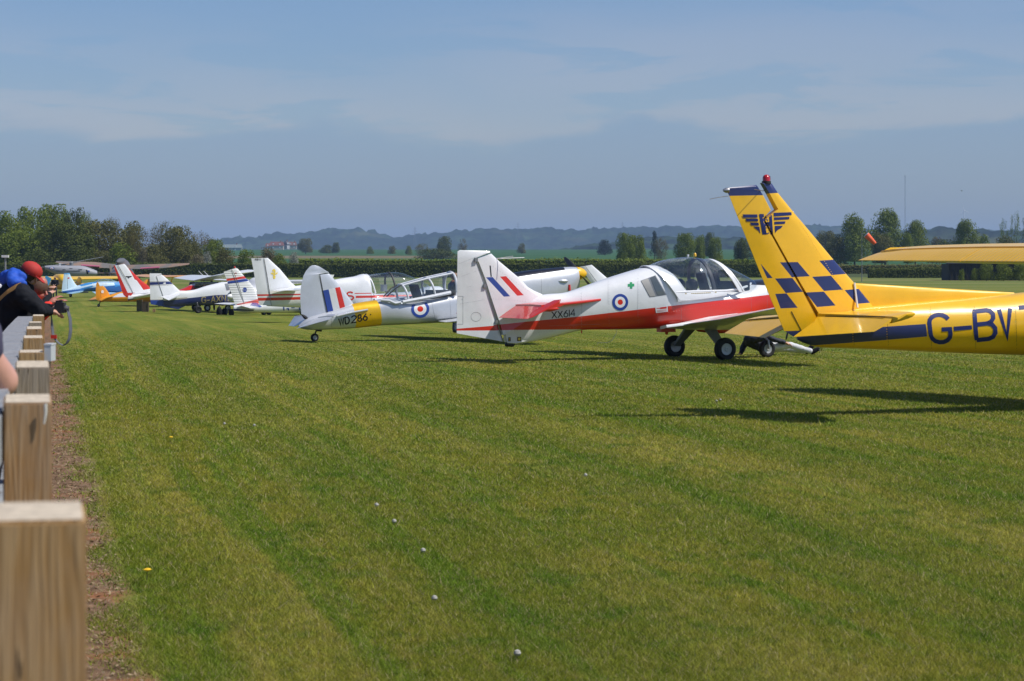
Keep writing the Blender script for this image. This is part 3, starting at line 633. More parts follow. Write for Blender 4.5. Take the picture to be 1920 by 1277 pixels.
def house(px, yb, Y, w, h, roofc, label, wallc=(.42, .38, .32), rot=0):
    r = empty('house', Matrix.Translation(P(px, yb, Y)) @ Matrix.Rotation(rot, 4, 'Z')); tag(r, label, 'house', 'houses across the fields')
    d = w * .55
    MB().box((0, 0, h * .25), (w / 2, d / 2, h * .27)).build('wall', flat('house_wall_%d' % px, wallc, .9), r, False)
    V = [(-w / 2 - .4, -d / 2 - .4, h * .5), (w / 2 + .4, -d / 2 - .4, h * .5), (w / 2 + .4, d / 2 + .4, h * .5), (-w / 2 - .4, d / 2 + .4, h * .5), (-w / 2 + .3, 0, h), (w / 2 - .3, 0, h)]
    rf = mk('roof', V, [(0, 1, 5, 4), (2, 3, 4, 5), (1, 2, 5), (3, 0, 4), (0, 3, 2, 1)], flat('roof_tile_%d' % px, roofc, .9), r, False)
    MB().box((w * .28, 0, h * 1.0), (.45, .45, 1.1)).build('chimney', flat('chimney_brick', (.25, .11, .07), .9), rf, False)
    for k in (-1, 1):
        MB().box((k * w * .24, -d / 2 - .06, h * .26), (.6, .05, .6)).build('window', m_white, r, False)
        MB().box((k * w * .24, -d * .32, h * .70), (.75, .7, .6)).build('dormer', m_white, rf, False)
house(506, 468, 2300, 8, 6, (.20, .075, .05), 'red-roofed house at the left end of the row, partly behind bushes')
house(519, 468, 2280, 13, 7.5, (.17, .06, .045), 'largest red-roofed house with pale dormers')
house(537, 467, 2290, 7, 8, (.07, .06, .07), 'gable-ended house with a grey roof', (.36, .36, .38), 1.3)
house(548, 467, 2300, 8, 7, (.18, .08, .055), 'house with brown-red roof beside the round tree')
house(432, 471, 2300, 22, 6.5, (.16, .20, .20), 'long pale green farm building at the end of the wood', (.28, .33, .32))
def pylon(px, yt, Y, h, label):
    r = empty('pylon', P(px, yt, Y) - Vector((0, 0, h))); tag(r, label, 'pylon', 'electricity pylons on the hills')
    for a, b in ((-1, -1), (-1, 1), (1, -1), (1, 1)): MB().tube([(a * 3.2, b * 3.2, 0), (a * 1.2, b * 1.2, h * .6), (a * .3, b * .3, h)], .22, 4).build('leg', m_grey, r, False)
    for z in (.62, .75, .88): MB().tube([(-5.5 if z < .8 else -4, 0, h * z), (5.5 if z < .8 else 4, 0, h * z)], [.25, .25], 4).build('cross_arm', m_grey, r, False)
    br = MB()
    for k in range(6):
        z0, z1 = k / 7, (k + 1) / 7; w0, w1 = 3.2 - 3.0 * z0, 3.2 - 3.0 * z1
        br.tube([(-w0, -w0, h * z0), (w1, -w1, h * z1)], .13, 4).tube([(w0, -w0, h * z0), (-w1, -w1, h * z1)], .13, 4)
    br.build('bracing', m_grey, r, False)
pylon(778, 425, 5000, 38, 'lattice pylon on the hill right of the silver fin'); pylon(971, 417, 5400, 38, 'lattice pylon on the skyline above the silver nose'); pylon(1167, 416, 5400, 36, 'faint lattice pylon left of the bubble canopy')
def mast():
    Y = 4300; r = empty('radio_mast', P(1697, 432, Y)); tag(r, 'tall thin radio mast on the skyline between two limes', 'mast'); h = 103 / F * Y
    for a in (0, 2.09, 4.19): MB().tube([(math.cos(a) * .7, math.sin(a) * .7, 0), (math.cos(a) * .7, math.sin(a) * .7, h)], .16, 5).build('mast_leg', m_grey, r, False)
    b = MB()
    for k in range(40): b.tube([(-.7, 0, h * k / 40), (.7, .3, h * (k + .5) / 40), (-.7, 0, h * (k + 1) / 40)], .09, 4)
    b.build('bracing', m_grey, r, False)
mast()
def turbine():
    Y = 5200; r = empty('wind_turbine', P(1807, 430, Y)); tag(r, 'small white wind turbine on the skyline above the fourth lime', 'wind turbine'); hub = P(1807, 395, Y) - P(1807, 430, Y)
    MB().tube([(0, 0, 0), hub], [1.3, .8], 10).build('tower', m_white, r); MB().tube([hub + Vector((0, 2, 0)), hub + Vector((0, -3, 0))], [1.4, 1.2], 8).build('nacelle', m_white, r)
    for a in (100, 220, 340):
        d = Vector((math.cos(math.radians(a)), 0, math.sin(math.radians(a)))); q = Vector((-d.z, 0, d.x)); c = hub + Vector((0, -3.4, 0))
        blade('rotor_blade', [c + q * .6, c + d * 11 + q * .3], [c - q * .6, c + d * 11 - q * .3], .2, 'full', (0, 1, 0), m_white, r)
turbine()
def windsock():
    Y = 330; r = empty('windsock', PG(1616, Y)); tag(r, 'orange windsock drooping from a thin pole in front of the limes', 'windsock')
    top = P(1622, 438, Y) - r.location
    MB().tube([(0, 0, 0), (0, 0, top.z)], [.06, .04], 8).build('pole', m_grey, r); MB().tube([(0, 0, top.z), top], .03, 6).build('swivel_arm', m_grey, r)
    m = flat('windsock_orange', (.85, .12, .03), .7, .08, 3); a = P(1624, 440, Y) - r.location; b = P(1641, 457, Y) - r.location; d = b - a
    MB().tube([a, a + d * .25, a + d * .5, a + d * .75, b], [.42, .40, .35, .30, .24], 16).build('sock', m, r)
    MB().lathe(a, d, [(-.03, .44), (.03, .44)], 16).build('hoop', m_steel, r)
windsock()
def pole(px, yt, Y, label, r0=.05, head=True):
    r = empty('light_pole', PG(px, Y)); tag(r, label, 'light pole'); h = EYE - (yt - CY) / F * Y - gz(Y)
    MB().tube([(0, 0, 0), (0, 0, h)], [r0, r0 * .8], 8).build('pole', m_grey, r)
    if head: MB().box((0, -.05, h + .06), (.28, .16, .10)).build('lamp_head', m_white, r, False)
pole(10, 482, 200, 'grey light pole at the far left edge below the trees', .10)
pole(1486, 456, 600, 'thin white marker pole right of the yellow fin', .10); 
r = empty('bird', P(1803, 358, 420)); tag(r, 'tiny bird in the sky above the wind turbine', 'bird')
MB().tube([(-.18, 0, 0), (.0, 0, .01), (.2, 0, 0)], [.02, .05, .01], 6).build('body', m_black, r)
for s in (-1, 1): blade('wing', [Vector((.06, 0, .02)), Vector((.02, s * .35, .10))], [Vector((-.08, 0, .02)), Vector((-.04, s * .35, .10))], .008, 'slab', (0, 0, 1), m_black, r)
# haze: one closed box of even density round camera and scene
def haze():
    zb, zt = -72.0, 130.0; x = 9600; y0, y1 = -70, 12050
    V = [(a, b, c) for a in (-x, x) for b in (y0, y1) for c in (zb, zt)]
    m = bpy.data.materials.new('haze_air'); m.use_nodes = True; nt = m.node_tree; nt.nodes.remove(nt.nodes['Principled BSDF'])
    v = nt.nodes.new('ShaderNodeVolumePrincipled'); v.inputs['Color'].default_value = (.47, .68, 1.0, 1); v.inputs['Density'].default_value = HAZE; v.inputs['Anisotropy'].default_value = 0.0
    lk(nt, v.outputs[0], nt.nodes['Material Output'].inputs['Volume'])
    o = mk('haze', V, [(0, 1, 3, 2), (4, 6, 7, 5), (0, 4, 5, 1), (2, 3, 7, 6), (0, 2, 6, 4), (1, 5, 7, 3)], m, None, False); tag(o, 'thin blue haze over the far fields', kind='stuff')
HAZE = 0.000105
haze()
# ================================================================ AIRCRAFT
# ---------------------------------------------------------------- yellow high-wing trainer on the right
def build_yellow():
    ac = Air('yellow_trainer', 'yellow high-wing trainer with navy chequered tail and G-BVT lettering, nearest aircraft at the right edge', 'aircraft', 1500, 26, 24.5, -2.0)
    S, R = ac.S, ac.root
    chk = [[(335, 587), (405, 675), (375, 676), (345, 610)], [(443, 582), (545, 580), (617, 665), (512, 671)], [(675, 572), (775, 565), (848, 650), (748, 658)],
           [(418, 678), (515, 675), (578, 758), (480, 765)], [(630, 668), (745, 662), (815, 745), (700, 753)], [(422, 770), (485, 767), (550, 853), (455, 857)],
           [(590, 762), (700, 757), (768, 840), (657, 849)], [(825, 748), (935, 738), (1005, 822), (895, 830)],
           [(100, 60), (352, 60), (352, 180), (100, 184)], [(330, 60), (470, 60), (470, 164), (340, 172)], [(483, 993), (592, 989), (560, 1034), (500, 1040)]]
    z1 = lambda p: (1320 + p[0] * .3132, 310 + p[1] * .3132)
    tail = livery('yellow_tail_scheme', YEL, [(ac.uw([z1(p) for p in q]), NAVY) for q in chk])
    band = ac.uw([(1470, 630), (1652, 613.5), (1734, 607.5), (1738, 631), (1640, 640), (1539, 648), (1500, 645)], -.25)
    body = livery('yellow_body_scheme', YEL, [(band, NAVY)])
    rib = livery('yellow_ribbed_skin', YEL, [], ribs=(1, .085)); m_y = m_yel
    fus = fuse(ac, 'fuselage', [(1495, 628, 637, .015, 2), (1507, 616, 643, .05, 2), (1522, 604, 648, .085, 2.1), (1540, 591, 651.5, .115, 2.2), (1600, 578, 653.5, .17, 2.2), (1664, 571, 656, .23, 2.2), (1750, 563.5, 660, .30, 2.2),
               (1826, 557.5, 663, .36, 2.2), (1920, 548, 666, .43, 2.3), (2010, 538, 668, .49, 2.6), (2080, 500, 670, .52, 3.0), (2150, 466, 672, .54, 3.4), (2300, 456, 674, .55, 3.6), (2400, 470, 675, .55, 3.4), (2470, 545, 676, .52, 3), (2640, 560, 680, .40, 2.6), (2700, 575, 672, .30, 2.2)], body, 4, 40)
    # fin, rudder, dorsal
    T = lambda l, o=0: [S(a, b, o) for a, b in l]
    finA = T([(1640, 577), (1602, 531), (1561, 485), (1500, 412), (1497, 409), (1484, 394), (1458, 362), (1447, 345), (1443, 341.5)])
    finB = T([(1533, 595), (1497, 533), (1471, 487), (1431, 414), (1433, 410), (1455, 392.5), (1440, 364), (1429, 345), (1426.5, 343)])
    fin = blade('fin', finA, finB, [.07, .06, .055, .05, .05, .045, .04, .035, .02], 'fore', (0, 1, 0), tail, R)
    rA = T([(1511, 630), (1521, 614), (1530.5, 598.5), (1496.3, 536), (1470.2, 488.5), (1428.8, 415), (1427, 411.5), (1442.5, 394.5), (1428, 366), (1418.5, 350), (1416.5, 346.8)])
    rB = T([(1490, 632.5), (1470, 620), (1461, 598), (1435.5, 537), (1416, 488.5), (1386, 414), (1385, 411.5), (1378, 394.5), (1367, 366), (1360, 353.5), (1363, 352)])
    rud = blade('rudder', rA, rB, [.02, .04, .05, .05, .045, .042, .042, .04, .035, .03, .015], 'aft', (0, 1, 0), tail, R)
    trim = MB(); trim.tube([S(1484, 584, -.03), S(1508, 630, -.03)], .004, 5); trim.build('rudder_trim_edge', m_seam, rud)
    blade('dorsal_fin', T([(1588, 517), (1602, 531), (1680, 535.5), (1790, 542), (1899, 548.3)]), T([(1600, 590), (1640, 582), (1700, 575), (1790, 565), (1899, 556)]), [.012, .02, .03, .035, .04], 'fore', (0, 1, 0), body, R)
    MB().tube([S(1602, 530, -.045), S(1604, 548, -.055), S(1608, 577, -.11)], .012, 6).build('gust_lock_strap', m_white, R)
    MB().tube([S(1536, 600, -.20), S(1600, 598, -.24), S(1655, 594, -.27)], .010, 6).build('gust_lock_strap', m_white, R)
    # rotating beacon, nav light, aerial wires
    b = MB().lathe(S(1437, 345), (0, 0, 1), [(0, .05), (.03, .05)], 14).build('beacon_base', m_seam, R)
    MB().lathe(S(1437, 342), (0, 0, 1), [(0, .042), (.05, .042), (.075, .03), (.085, .01)], 14).build('beacon_lamp', paint('beacon_red', (.5, .01, .01), .15, .8), R)
    MB().tube([S(1441, 342), S(1444, 337), S(1443, 330)], .007, 6).build('beacon_bracket', m_seam, R)
    MB().lathe(S(1361, 357), (-1, 0, 0), [(-.03, .03), (.0, .028), (.03, .014)], 10).build('tail_light', m_steel, R)
    MB().tube([S(1366, 367.5, -.01), S(1345, 370.5, -.12), S(1331, 373.5, -.2)], .004, 5).build('aerial_rod', m_steel, R)
    MB().tube([S(1414, 355, -.18), S(1430, 358, 0), S(1447, 356, .2)], .004, 5).build('aerial_rod', m_steel, R)
    MB().tube([S(1539, 651, 0), S(1541, 657, .02), S(1537, 659, .02), S(1536, 655, .02)], .006, 5).build('tiedown_ring', m_steel, R)
    # tailplane
    for sg in (-1, 1):
        hr, ht = Vector((.17, sg * .12, 1.075)), Vector((.20, sg * 1.35, 1.035))
        A = [Vector((1.02, sg * .12, 1.12)), Vector((.90, sg * .55, 1.115)), Vector((.66, sg * 1.25, 1.105)), Vector((.50, sg * 1.50, 1.10)), Vector((.36, sg * 1.55, 1.095))]
        B = [hr, Vector((.18, sg * .55, 1.06)), Vector((.20, sg * 1.25, 1.045)), Vector((.21, sg * 1.50, 1.04)), Vector((.25, sg * 1.55, 1.05))]
        st = blade('tailplane', A, B, [.05, .05, .04, .035, .012], 'fore', (0, 0, 1), m_y, R)
        te_in = S(1487, 632, -.3) if sg < 0 else S(1435, 633, .3)
        te_out = S(1639, 622, -1.52) if sg < 0 else S(1358, 625, 1.52)
        te = (te_in + te_out) / 2
        e = blade('elevator', [Vector((.15, sg * .13, 1.068)), Vector((.16, sg * .5, 1.058)), Vector((.18, sg * 1.25, 1.04)), Vector((.19, sg * 1.52, 1.036))],
              [Vector((.12, sg * .16, 1.05)), te_in, te_in.lerp(te_out, .82), te_out], [.03, .035, .032, .02], 'aft', (.45, 0, 1), m_y, R)
        MB().tube([Vector((.16, sg * .3, 1.095)), Vector((.19, sg * 1.4, 1.072))], .004, 5).build('hinge_line', m_seam, st)
    # main wing: far panel with flap and aileron, near panel mirrored outside the frame
    xt, zt = 4.0, S(1775, 492, 2.6).z; zr = S(1918, 492, .55).z; ztip = S(1592, 488, 5.0).z
    for sg in (1, -1):
        ys = [.35, 1.4, 2.6, 3.8, 4.6, 4.88, 5.02]; zz = [zr + (ztip - zr) * (y - .5) / 4.5 for y in ys]; ch = [1.63, 1.63, 1.60, 1.42, 1.22, 1.05, .55]
        xte = [3.95, 3.95, 3.95, 3.95, 3.93, 3.93, 3.98]
        A = [Vector((x + c, sg * y, z + .17)) for x, y, z, c in zip(xte, ys, zz, ch)]; H = [Vector((x + .36, sg * y, z + .085)) for x, y, z in zip(xte, ys, zz)]
        B = [Vector((x, sg * y, z)) for x, y, z in zip(xte, ys, zz)]
        th = [.105, .105, .10, .085, .065, .045, .012]
        blade('wing', A, H, th, 'fore', (0, 0, 1), m_y, R)
        def seg(nm, ya, yb, m):
            n = 4; P0, P1 = [], []
            for k in range(n + 1):
                y = ya + (yb - ya) * k / n; z = float(np.interp(y, ys, zz)); x = float(np.interp(y, ys, xte)); t = float(np.interp(y, ys, th))
                P0.append(Vector((x + .352, sg * y, z + .075))); P1.append(Vector((x, sg * y, z)))
            blade(nm, P0, P1, [float(np.interp(ya + (yb - ya) * k / n, ys, th)) * .93 for k in range(n + 1)], 'aft', (0, 0, 1), m, R)
        seg('flap', .5, 2.585, rib); seg('aileron', 2.6, 4.93, rib)
        MB().tube([Vector((5.05, sg * .45, .75)), Vector((5.15, sg * 2.2, zz[2] - .03))], .03, 8).build('wing_strut', m_y, R)
    # gear and propeller, outside the frame
    for sg in (-1, 1):
        c = Vector((4.5, sg * 1.15, ac.G(4.5, sg * 1.15) + .21)); wheel(ac, c, .21)
        MB().tube([Vector((4.6, sg * .35, .62)), c + Vector((0, -sg * .08, .02))], [.04, .025], 8).build('main_leg', m_yel, R)
    c = Vector((6.1, 0, ac.G(6.1, 0) + .19)); wheel(ac, c, .19); MB().tube([c + Vector((0, .07, 0)), Vector((6.05, 0, .62))], .03, 8).build('nose_leg', m_steel, R)
    prop(ac, (6.75, 0, 1.05), .87, 70)
    rivets(ac, [(x, 570, x + 3, 655) for x in (1597, 1661, 1742, 1825, 1902)] + [(1560, 600, 1900, 588), (1545, 646, 1915, 652), (1640, 580, 1915, 562)], [fus], R, 4.5, .0045, m_yel)
    rivets(ac, [(1545, 588, 1635, 576), (1532, 590, 1436, 420), (1590, 560, 1470, 370)], [fin], R, 4.5, .0045, m_yel)
    # tail badge and registration
    zb = lambda p: (1370 + p[0] * .2663, 320 + p[1] * .2663)
    bars = [[(84, 308), (188, 308), (190, 330), (90, 331)], [(104, 338), (192, 338), (194, 357), (112, 358)], [(136, 366), (196, 366), (200, 386), (146, 386)], [(159, 394), (203, 394), (206, 418), (180, 412)], [(180, 412), (206, 418), (210, 446), (196, 424)],
            [(303, 297), (428, 292), (430, 312), (304, 322)], [(305, 329), (414, 325), (412, 342), (306, 348)], [(308, 359), (386, 357), (382, 374), (308, 378)], [(311, 389), (368, 388), (356, 404), (312, 412)], [(312, 412), (356, 404), (326, 420), (314, 440)],
            [(201, 305), (220, 305), (241, 449), (224, 449)], [(221, 305), (233, 305), (253, 449), (241, 449)][:4], [(270, 303), (290, 303), (299, 449), (280, 449)], [(234, 363), (277, 361), (279, 391), (237, 392)]]
    q = [[zb(p) for p in b] for b in bars]
    q += letters('AC', [zb((236, 355)) + zb((262, 353)) + zb((232, 318)), zb((246, 444)) + zb((272, 443)) + zb((243, 400))], 1.5)
    decal(ac, 'flying_club_badge', [(q, m_print['navy'])], [fin, rud], R)
    GB = [(1747, 643, 1784, 641, 1741, 591), (1789, 619, 1822, 616.5, 1788, 613), (1831, 638, 1868, 634, 1827, 584), (1878, 633, 1899, 631, 1873, 580), (1915, 630, 1948, 627, 1910, 577)]
    q = []
    for ch, b in zip('GBVT', (GB[0], GB[2], GB[3], GB[4])): q += letters(ch, [b], 8.0)
    q += [[(1788, 612.5), (1822, 610), (1823, 617.5), (1789, 620.5)]]
    decal(ac, 'registration_lettering', [(q, m_print['navy'])], [fus], R)
    for x in (1600, 1664, 1745, 1828, 1905): MB().tube([h for h in [bvh_hit(ac, fus, x + (y - 600) * .03, y) for y in range(575, 660, 6)] if h], .0016, 4).build('skin_seam', m_seam, R)
def bvh_hit(ac, o, px, py, off=.001):
    if '_bv' not in BV: BV['_bv'] = {}
    if o.name not in BV['_bv']: BV['_bv'][o.name] = bvh_of([o])
    d = ac.ray(px, py); h = BV['_bv'][o.name].ray_cast(ac.eye, d)
    return None if h[0] is None else h[0] - d * off
BV = {}
build_yellow()

# ---------------------------------------------------------------- red and white trainer with bubble canopy
def build_bulldog():
    ac = Air('red_white_trainer', 'white low-wing trainer with red stripe, XX614 lettering and large bubble canopy', 'aircraft', 1311, 45.4, 24)
    S, R = ac.S, ac.root
    z2 = lambda a, b: (840 + a * .25, 440 + b * .25); z3 = lambda a, b: (1150 + a * .21354, 460 + b * .21354)
    st = [((850, 617), (932, 610), (932, 619.5), (850, 620)), ((932, 610), (1090, 592.5), (1090, 617.5), (932, 619.5)), ((1090, 592.5), (1227, 575), (1227, 640), (1090, 617.5)), ((1227, 575), (1330, 563), (1330, 650), (1227, 640)), ((1330, 563), (1520, 542), (1520, 650), (1330, 650))]
    bands = [(ac.uw(q, -.0 if i < 1 else -.2), RED) for i, q in enumerate(st)]
    blk = ac.uw([(1404, 520), (1500, 520), (1500, 540), (1440, 536), (1407, 541)], -.2)
    fl = [(ac.uw([z2(275, 320), z2(325, 318), z2(455, 462), z2(408, 465)]), BLUE), (ac.uw([z2(380, 315), z2(427, 311), z2(558, 454), z2(508, 458)]), RED), (ac.uw([(915.6, 498), (918.2, 498), (919.8, 519), (917.2, 519)]), (.015, .015, .018))]
    body = livery('trainer_body_scheme', WHITE, bands + [(blk, (.015, .015, .018))]); tail = livery('trainer_tail_scheme', WHITE, bands[:2] + fl)
    ribr = livery('red_ribbed_skin', RED, [], ribs=(1, .055))
    fus = fuse(ac, 'fuselage', [(945, 585, 641, .02, 2), (970, 568, 645, .08, 2.2), (1015, 553, 637, .17, 2.3), (1057, 549, 627, .24, 2.4), (1090, 539, 619, .30, 2.5), (1140, 521.5, 618, .37, 2.6), (1202, 503, 617, .46, 2.7), (1228, 500, 616, .50, 2.8),
               (1250, 512, 616, .52, 3.0), (1272, 543, 616, .54, 3.6), (1300, 546, 616, .55, 3.6), (1355, 544, 615, .55, 3.4), (1385, 537, 614, .54, 3.0), (1409, 526, 612, .52, 2.8), (1440, 524, 608, .47, 2.7), (1470, 526, 603, .40, 2.5), (1484, 534, 590, .28, 2.2)], body, 4, 44)
    T = lambda l, o=0: [S(a, b, o) for a, b in l]
    fin = blade('fin', T([(1040, 566), (1015, 551), (1002, 545.5), (990, 538.5), (975, 522.5), (936, 490), (921, 475.5)]), T([(940, 628), (932, 600), (924, 575), (917, 553), (908, 524), (897, 494), (892.5, 485.5)]), [.11, .085, .07, .065, .06, .05, .045], 'fore', (0, 1, 0), tail, R)
    rA = T([(942, 640.5), (930, 603), (917, 560), (906, 527), (895, 494), (890.5, 483.8), (918, 473.5), (918, 470.5)]); rB = T([(856.3, 625), (856.5, 603), (857, 560), (857.3, 527), (857.6, 494), (857.8, 484), (857.8, 471.5), (862, 469)])
    rud = blade('rudder', rA, rB, [.05, .05, .045, .045, .04, .04, .038, .012], 'aft', (0, 1, 0), tail, R)
    g = MB().tube([S(870, 557, -.03), S(868.3, 557, -.03)], .003, 4)
    for p in ([(868, 555.5), (858.5, 555.5)], [(868, 555.5), (868, 608)], [(868, 608), (858, 608)]): g.tube([h for h in (bvh_hit(ac, rud, p[0][0] + (p[1][0] - p[0][0]) * k / 6, p[0][1] + (p[1][1] - p[0][1]) * k / 6) for k in range(7)) if h], .0022, 4)
    cpts = [bvh_hit(ac, rud, 892.5 + 9.5 * math.cos(t), 594 + 8.5 * math.sin(t)) for t in [k * math.pi / 10 for k in range(21)]]
    g.tube([c for c in cpts if c], .002, 4)
    for x0, y0, x1, y1 in ((860, 495, 892, 482), (860, 520, 898, 507), (860, 542, 906, 532), (862, 570, 915, 561)): g.tube([h for h in (bvh_hit(ac, rud, x0 + (x1 - x0) * k / 6, y0 + (y1 - y0) * k / 6, .0002) for k in range(7)) if h], .0010, 4)
    g.build('rudder_tab_outline', m_seam, rud)
    MB().tube([S(891, 484, -.042), S(908, 526, -.055), S(931, 601, -.06), S(943, 640, -.055)], .007, 6).build('hinge_gap', m_grey, R)
    for y, x in ((487, 892.5), (536, 909), (604, 931)): MB().box(S(x, y, -.055), (.03, .02, .035)).build('rudder_hinge', m_steel, R)
    blade('ventral_fin', T([(1087, 620), (1040, 628), (967, 645), (950, 644)], 0), T([(1087, 612), (1030, 612), (965, 615), (944, 618)], 0), [.02, .05, .06, .05], 'slab', (0, 1, 0), tail, R)
    MB().lathe(S(956, 646), (1, 0, 0), [(-.10, .01), (-.08, .04), (.06, .045), (.10, .01)], 12).build('tail_bumper', m_black, R)
    # strakes, tailplane, elevators
    for sg in (-1, 1):
        blade('strake', [S(1127, 562, -.33), S(1090, 567, -.42), S(1042, 572, -.42)] if sg < 0 else [Vector((v.x, -v.y, v.z)) for v in (S(1127, 562, -.33), S(1090, 567, -.42), S(1042, 572, -.42))],
              [Vector((v.x - .06, sg * .20, v.z)) for v in (S(1127, 562, -.33), S(1090, 567, -.42), S(1042, 572, -.42))], .02, 'slab', (0, 0, 1), m_red, R)
        hr = Vector((-3.86, sg * .12, 1.0)); tiph = Vector((-3.93, sg * 1.40, 1.03))
        blade('tailplane', [Vector((-3.28, sg * .14, 1.06)), Vector((-3.38, sg * .8, 1.07)), Vector((-3.48, sg * 1.38, 1.075))], [hr, Vector((-3.88, sg * .8, 1.02)), tiph], [.055, .05, .04], 'fore', (0, 0, 1), m_red, R)
        drop = .83 if sg < 0 else .86
        A = [Vector((-3.88, sg * .14, .995)), Vector((-3.90, sg * .8, 1.01)), Vector((-3.93, sg * 1.395, 1.02)), Vector((-3.70, sg * 1.43, 1.12)), Vector((-3.66, sg * 1.62, 1.14)), Vector((-3.72, sg * 1.67, 1.11))]
        B = [Vector((-4.20, sg * .14, drop - .01)), Vector((-4.26, sg * .8, drop - .005)), Vector((-4.30, sg * 1.395, drop)), Vector((-4.30, sg * 1.43, drop)), Vector((-4.31, sg * 1.62, drop)), Vector((-4.2, sg * 1.67, drop + .04))]
        blade('elevator', A, B, [.04, .038, .035, .045, .04, .02], 'aft', (.4, 0, 1), ribr, R)
        MB().lathe(Vector((-3.45, sg * .52, .98)), (1, 0, 0), [(-.22, .02), (-.1, .05), (.1, .055), (.22, .03), (.28, .005)], 10).build('mass_balance', m_red, R)
    # canopy
    gl = [(1222, 497, 503, .30, 2.2), (1240, 489, 530, .47, 2.2), (1262, 484.5, 545, .54, 2.3), (1290, 482, 546, .57, 2.3), (1321, 486, 545, .57, 2.3), (1345, 493.5, 544.5, .56, 2.3), (1363, 502, 544, .55, 2.3), (1385, 513.5, 541, .50, 2.3), (1399, 522, 536, .40, 2.2), (1406, 527, 532, .25, 2)]
    gl = [(px, yt, yb + 1.5, hw, n) for px, yt, yb, hw, n in gl]
    rings = []; rows = catmull([[*(lambda a, b: (a.x, a.z, b.x, b.z))(S(px, yt), S(px, yb)), hw, n] for px, yt, yb, hw, n in gl], 4)
    def canopy_rows(rows, lo=-1.45, hi=1.45, m=25, grow=1.0):
        out = []
        for xt, zt, xb, zb, hw, n in rows:
            out.append([Vector((xt, hw * grow * math.sin(a) ** 1 if True else 0, zb + (zt - zb) * max(0, math.cos(a)) ** .8)) for a in [-math.pi / 2 + math.pi * k / (m - 1) for k in range(m)]])
        return out
    rr = canopy_rows(rows); V = [p for r in rr for p in r]; m = len(rr[0])
    can = fixn(mk('canopy_glass', V, [(i * m + k, i * m + k + 1, (i + 1) * m + k + 1, (i + 1) * m + k) for i in range(len(rr) - 1) for k in range(m - 1)], m_glass, R, True, None, 80))
    def hoop(nm, pxt, pyt, pxb, pyb, hw, width, mat, thick=.012):
        a, b = S(pxt, pyt), S(pxb, pyb, 0); prev = []
        A, B = [], []
        for k in range(21):
            t = -math.pi / 2 + math.pi * k / 20; c = max(0, math.cos(t)) ** .8
            p = Vector((b.x + (a.x - b.x) * c, hw * math.sin(t), b.z + (a.z - b.z) * c)); A.append(p + Vector((width / 2, 0, 0))); B.append(p - Vector((width / 2, 0, 0)))
        v = []; f = []
        for i, (p, q) in enumerate(zip(A, B)):
            n = Vector((0, p.y / max(hw, .01), max(0, p.z - b.z) / max(a.z - b.z, .01))).normalized()
            v += [p, q, q + n * thick, p + n * thick]
            if i: f += [((i - 1) * 4 + j, (i - 1) * 4 + (j + 1) % 4, i * 4 + (j + 1) % 4, i * 4 + j) for j in range(4)]
        return fixn(mk(nm, v, f, mat, R, True, None, 40))
    hoop('canopy_rear_frame', 1217, 499.5, 1258, 562, .56, .24, m_white, .02)
    hoop('canopy_front_frame', 1328, 487, 1361, 547, .575, .075, m_white, .02)
    hoop('windscreen_frame', 1334, 489, 1367, 546, .572, .03, m_white, .02)
    hoop('roll_bar', 1306, 484, 1318, 546, .50, .06, m_dkgrey, -.03)
    sill = [(1266, 548, -.553), (1300, 546.5, -.565), (1362, 545, -.56), (1385, 542, -.53), (1400, 537, -.42), (1408, 531.5, -.2)]
    for sg in (-1, 1):
        pts = [S(a, b, c) for a, b, c in sill]; pts = [Vector((p.x, sg * abs(p.y), p.z)) for p in pts]
        MB().tube(pts, .022, 8).build('canopy_rail', m_white, R)
        q = [S(a, b, -.585) for a, b in ((1262, 550), (1276, 565), (1320, 560), (1363, 553), (1363, 547), (1300, 548))]
        blade('canopy_side_panel', [Vector((S(1268, 549, -.56).x, sg * .553, S(1268, 549, -.56).z)), Vector((S(1300, 547, -.57).x, sg * .57, S(1300, 547, -.57).z)), Vector((S(1362, 546, -.56).x, sg * .56, S(1362, 546, -.56).z))],
              [Vector((S(1272, 566, -.57).x, sg * .565, S(1272, 566, -.57).z)), Vector((S(1318, 561, -.57).x, sg * .57, S(1318, 561, -.57).z)), Vector((S(1363, 554, -.57).x, sg * .565, S(1363, 554, -.57).z))], .012, 'slab', (0, 1, 0), m_white, R)
    MB().tube([S(1290, 481.5), S(1290, 477)], .02, 8).build('canopy_beacon_stem', m_white, R); MB().lathe(S(1303, 481), (0, 0, 1), [(0, .03), (.02, .03), (.05, .028), (.07, .01)], 12).build('canopy_beacon', paint('amber_lamp', (.8, .45, .02), .2, .6), R)
    # seats and cockpit inside
    for sg in (-1, 1):
        x0 = S(1335, 545).x
        blade('seat', [Vector((x0 + .02, sg * .25 - .14, 1.18)), Vector((x0 + .02, sg * .25 + .14, 1.18))], [Vector((x0 - .12, sg * .25 - .12, 1.62)), Vector((x0 - .12, sg * .25 + .12, 1.62))], .04, 'slab', (1, 0, .3), m_black, R)
        MB().lathe(Vector((S(1285, 548).x, sg * .25, 1.38)), (0, 0, 1), [(-.08, .1), (0, .13), (.08, .11), (.13, .04)], 12).build('headset', m_black, R)
    MB().box(Vector((S(1375, 545).x, 0, 1.38)), (.12, .42, .08)).build('instrument_coaming', m_black, R)
    # rear side window
    wq = [(1202, 525), (1228, 517), (1240, 556), (1220, 556.5)]
    win = [((1202, 526), (1216, 521.5), (1230, 555.5), (1216, 556)), ((1218, 520), (1228, 516.5), (1248, 552), (1233, 554.5))]
    mwin = paint('cabin_window_grey', (.10, .12, .13), .08, .9); mlt = paint('cabin_trim', (.38, .37, .35), .4, .3)
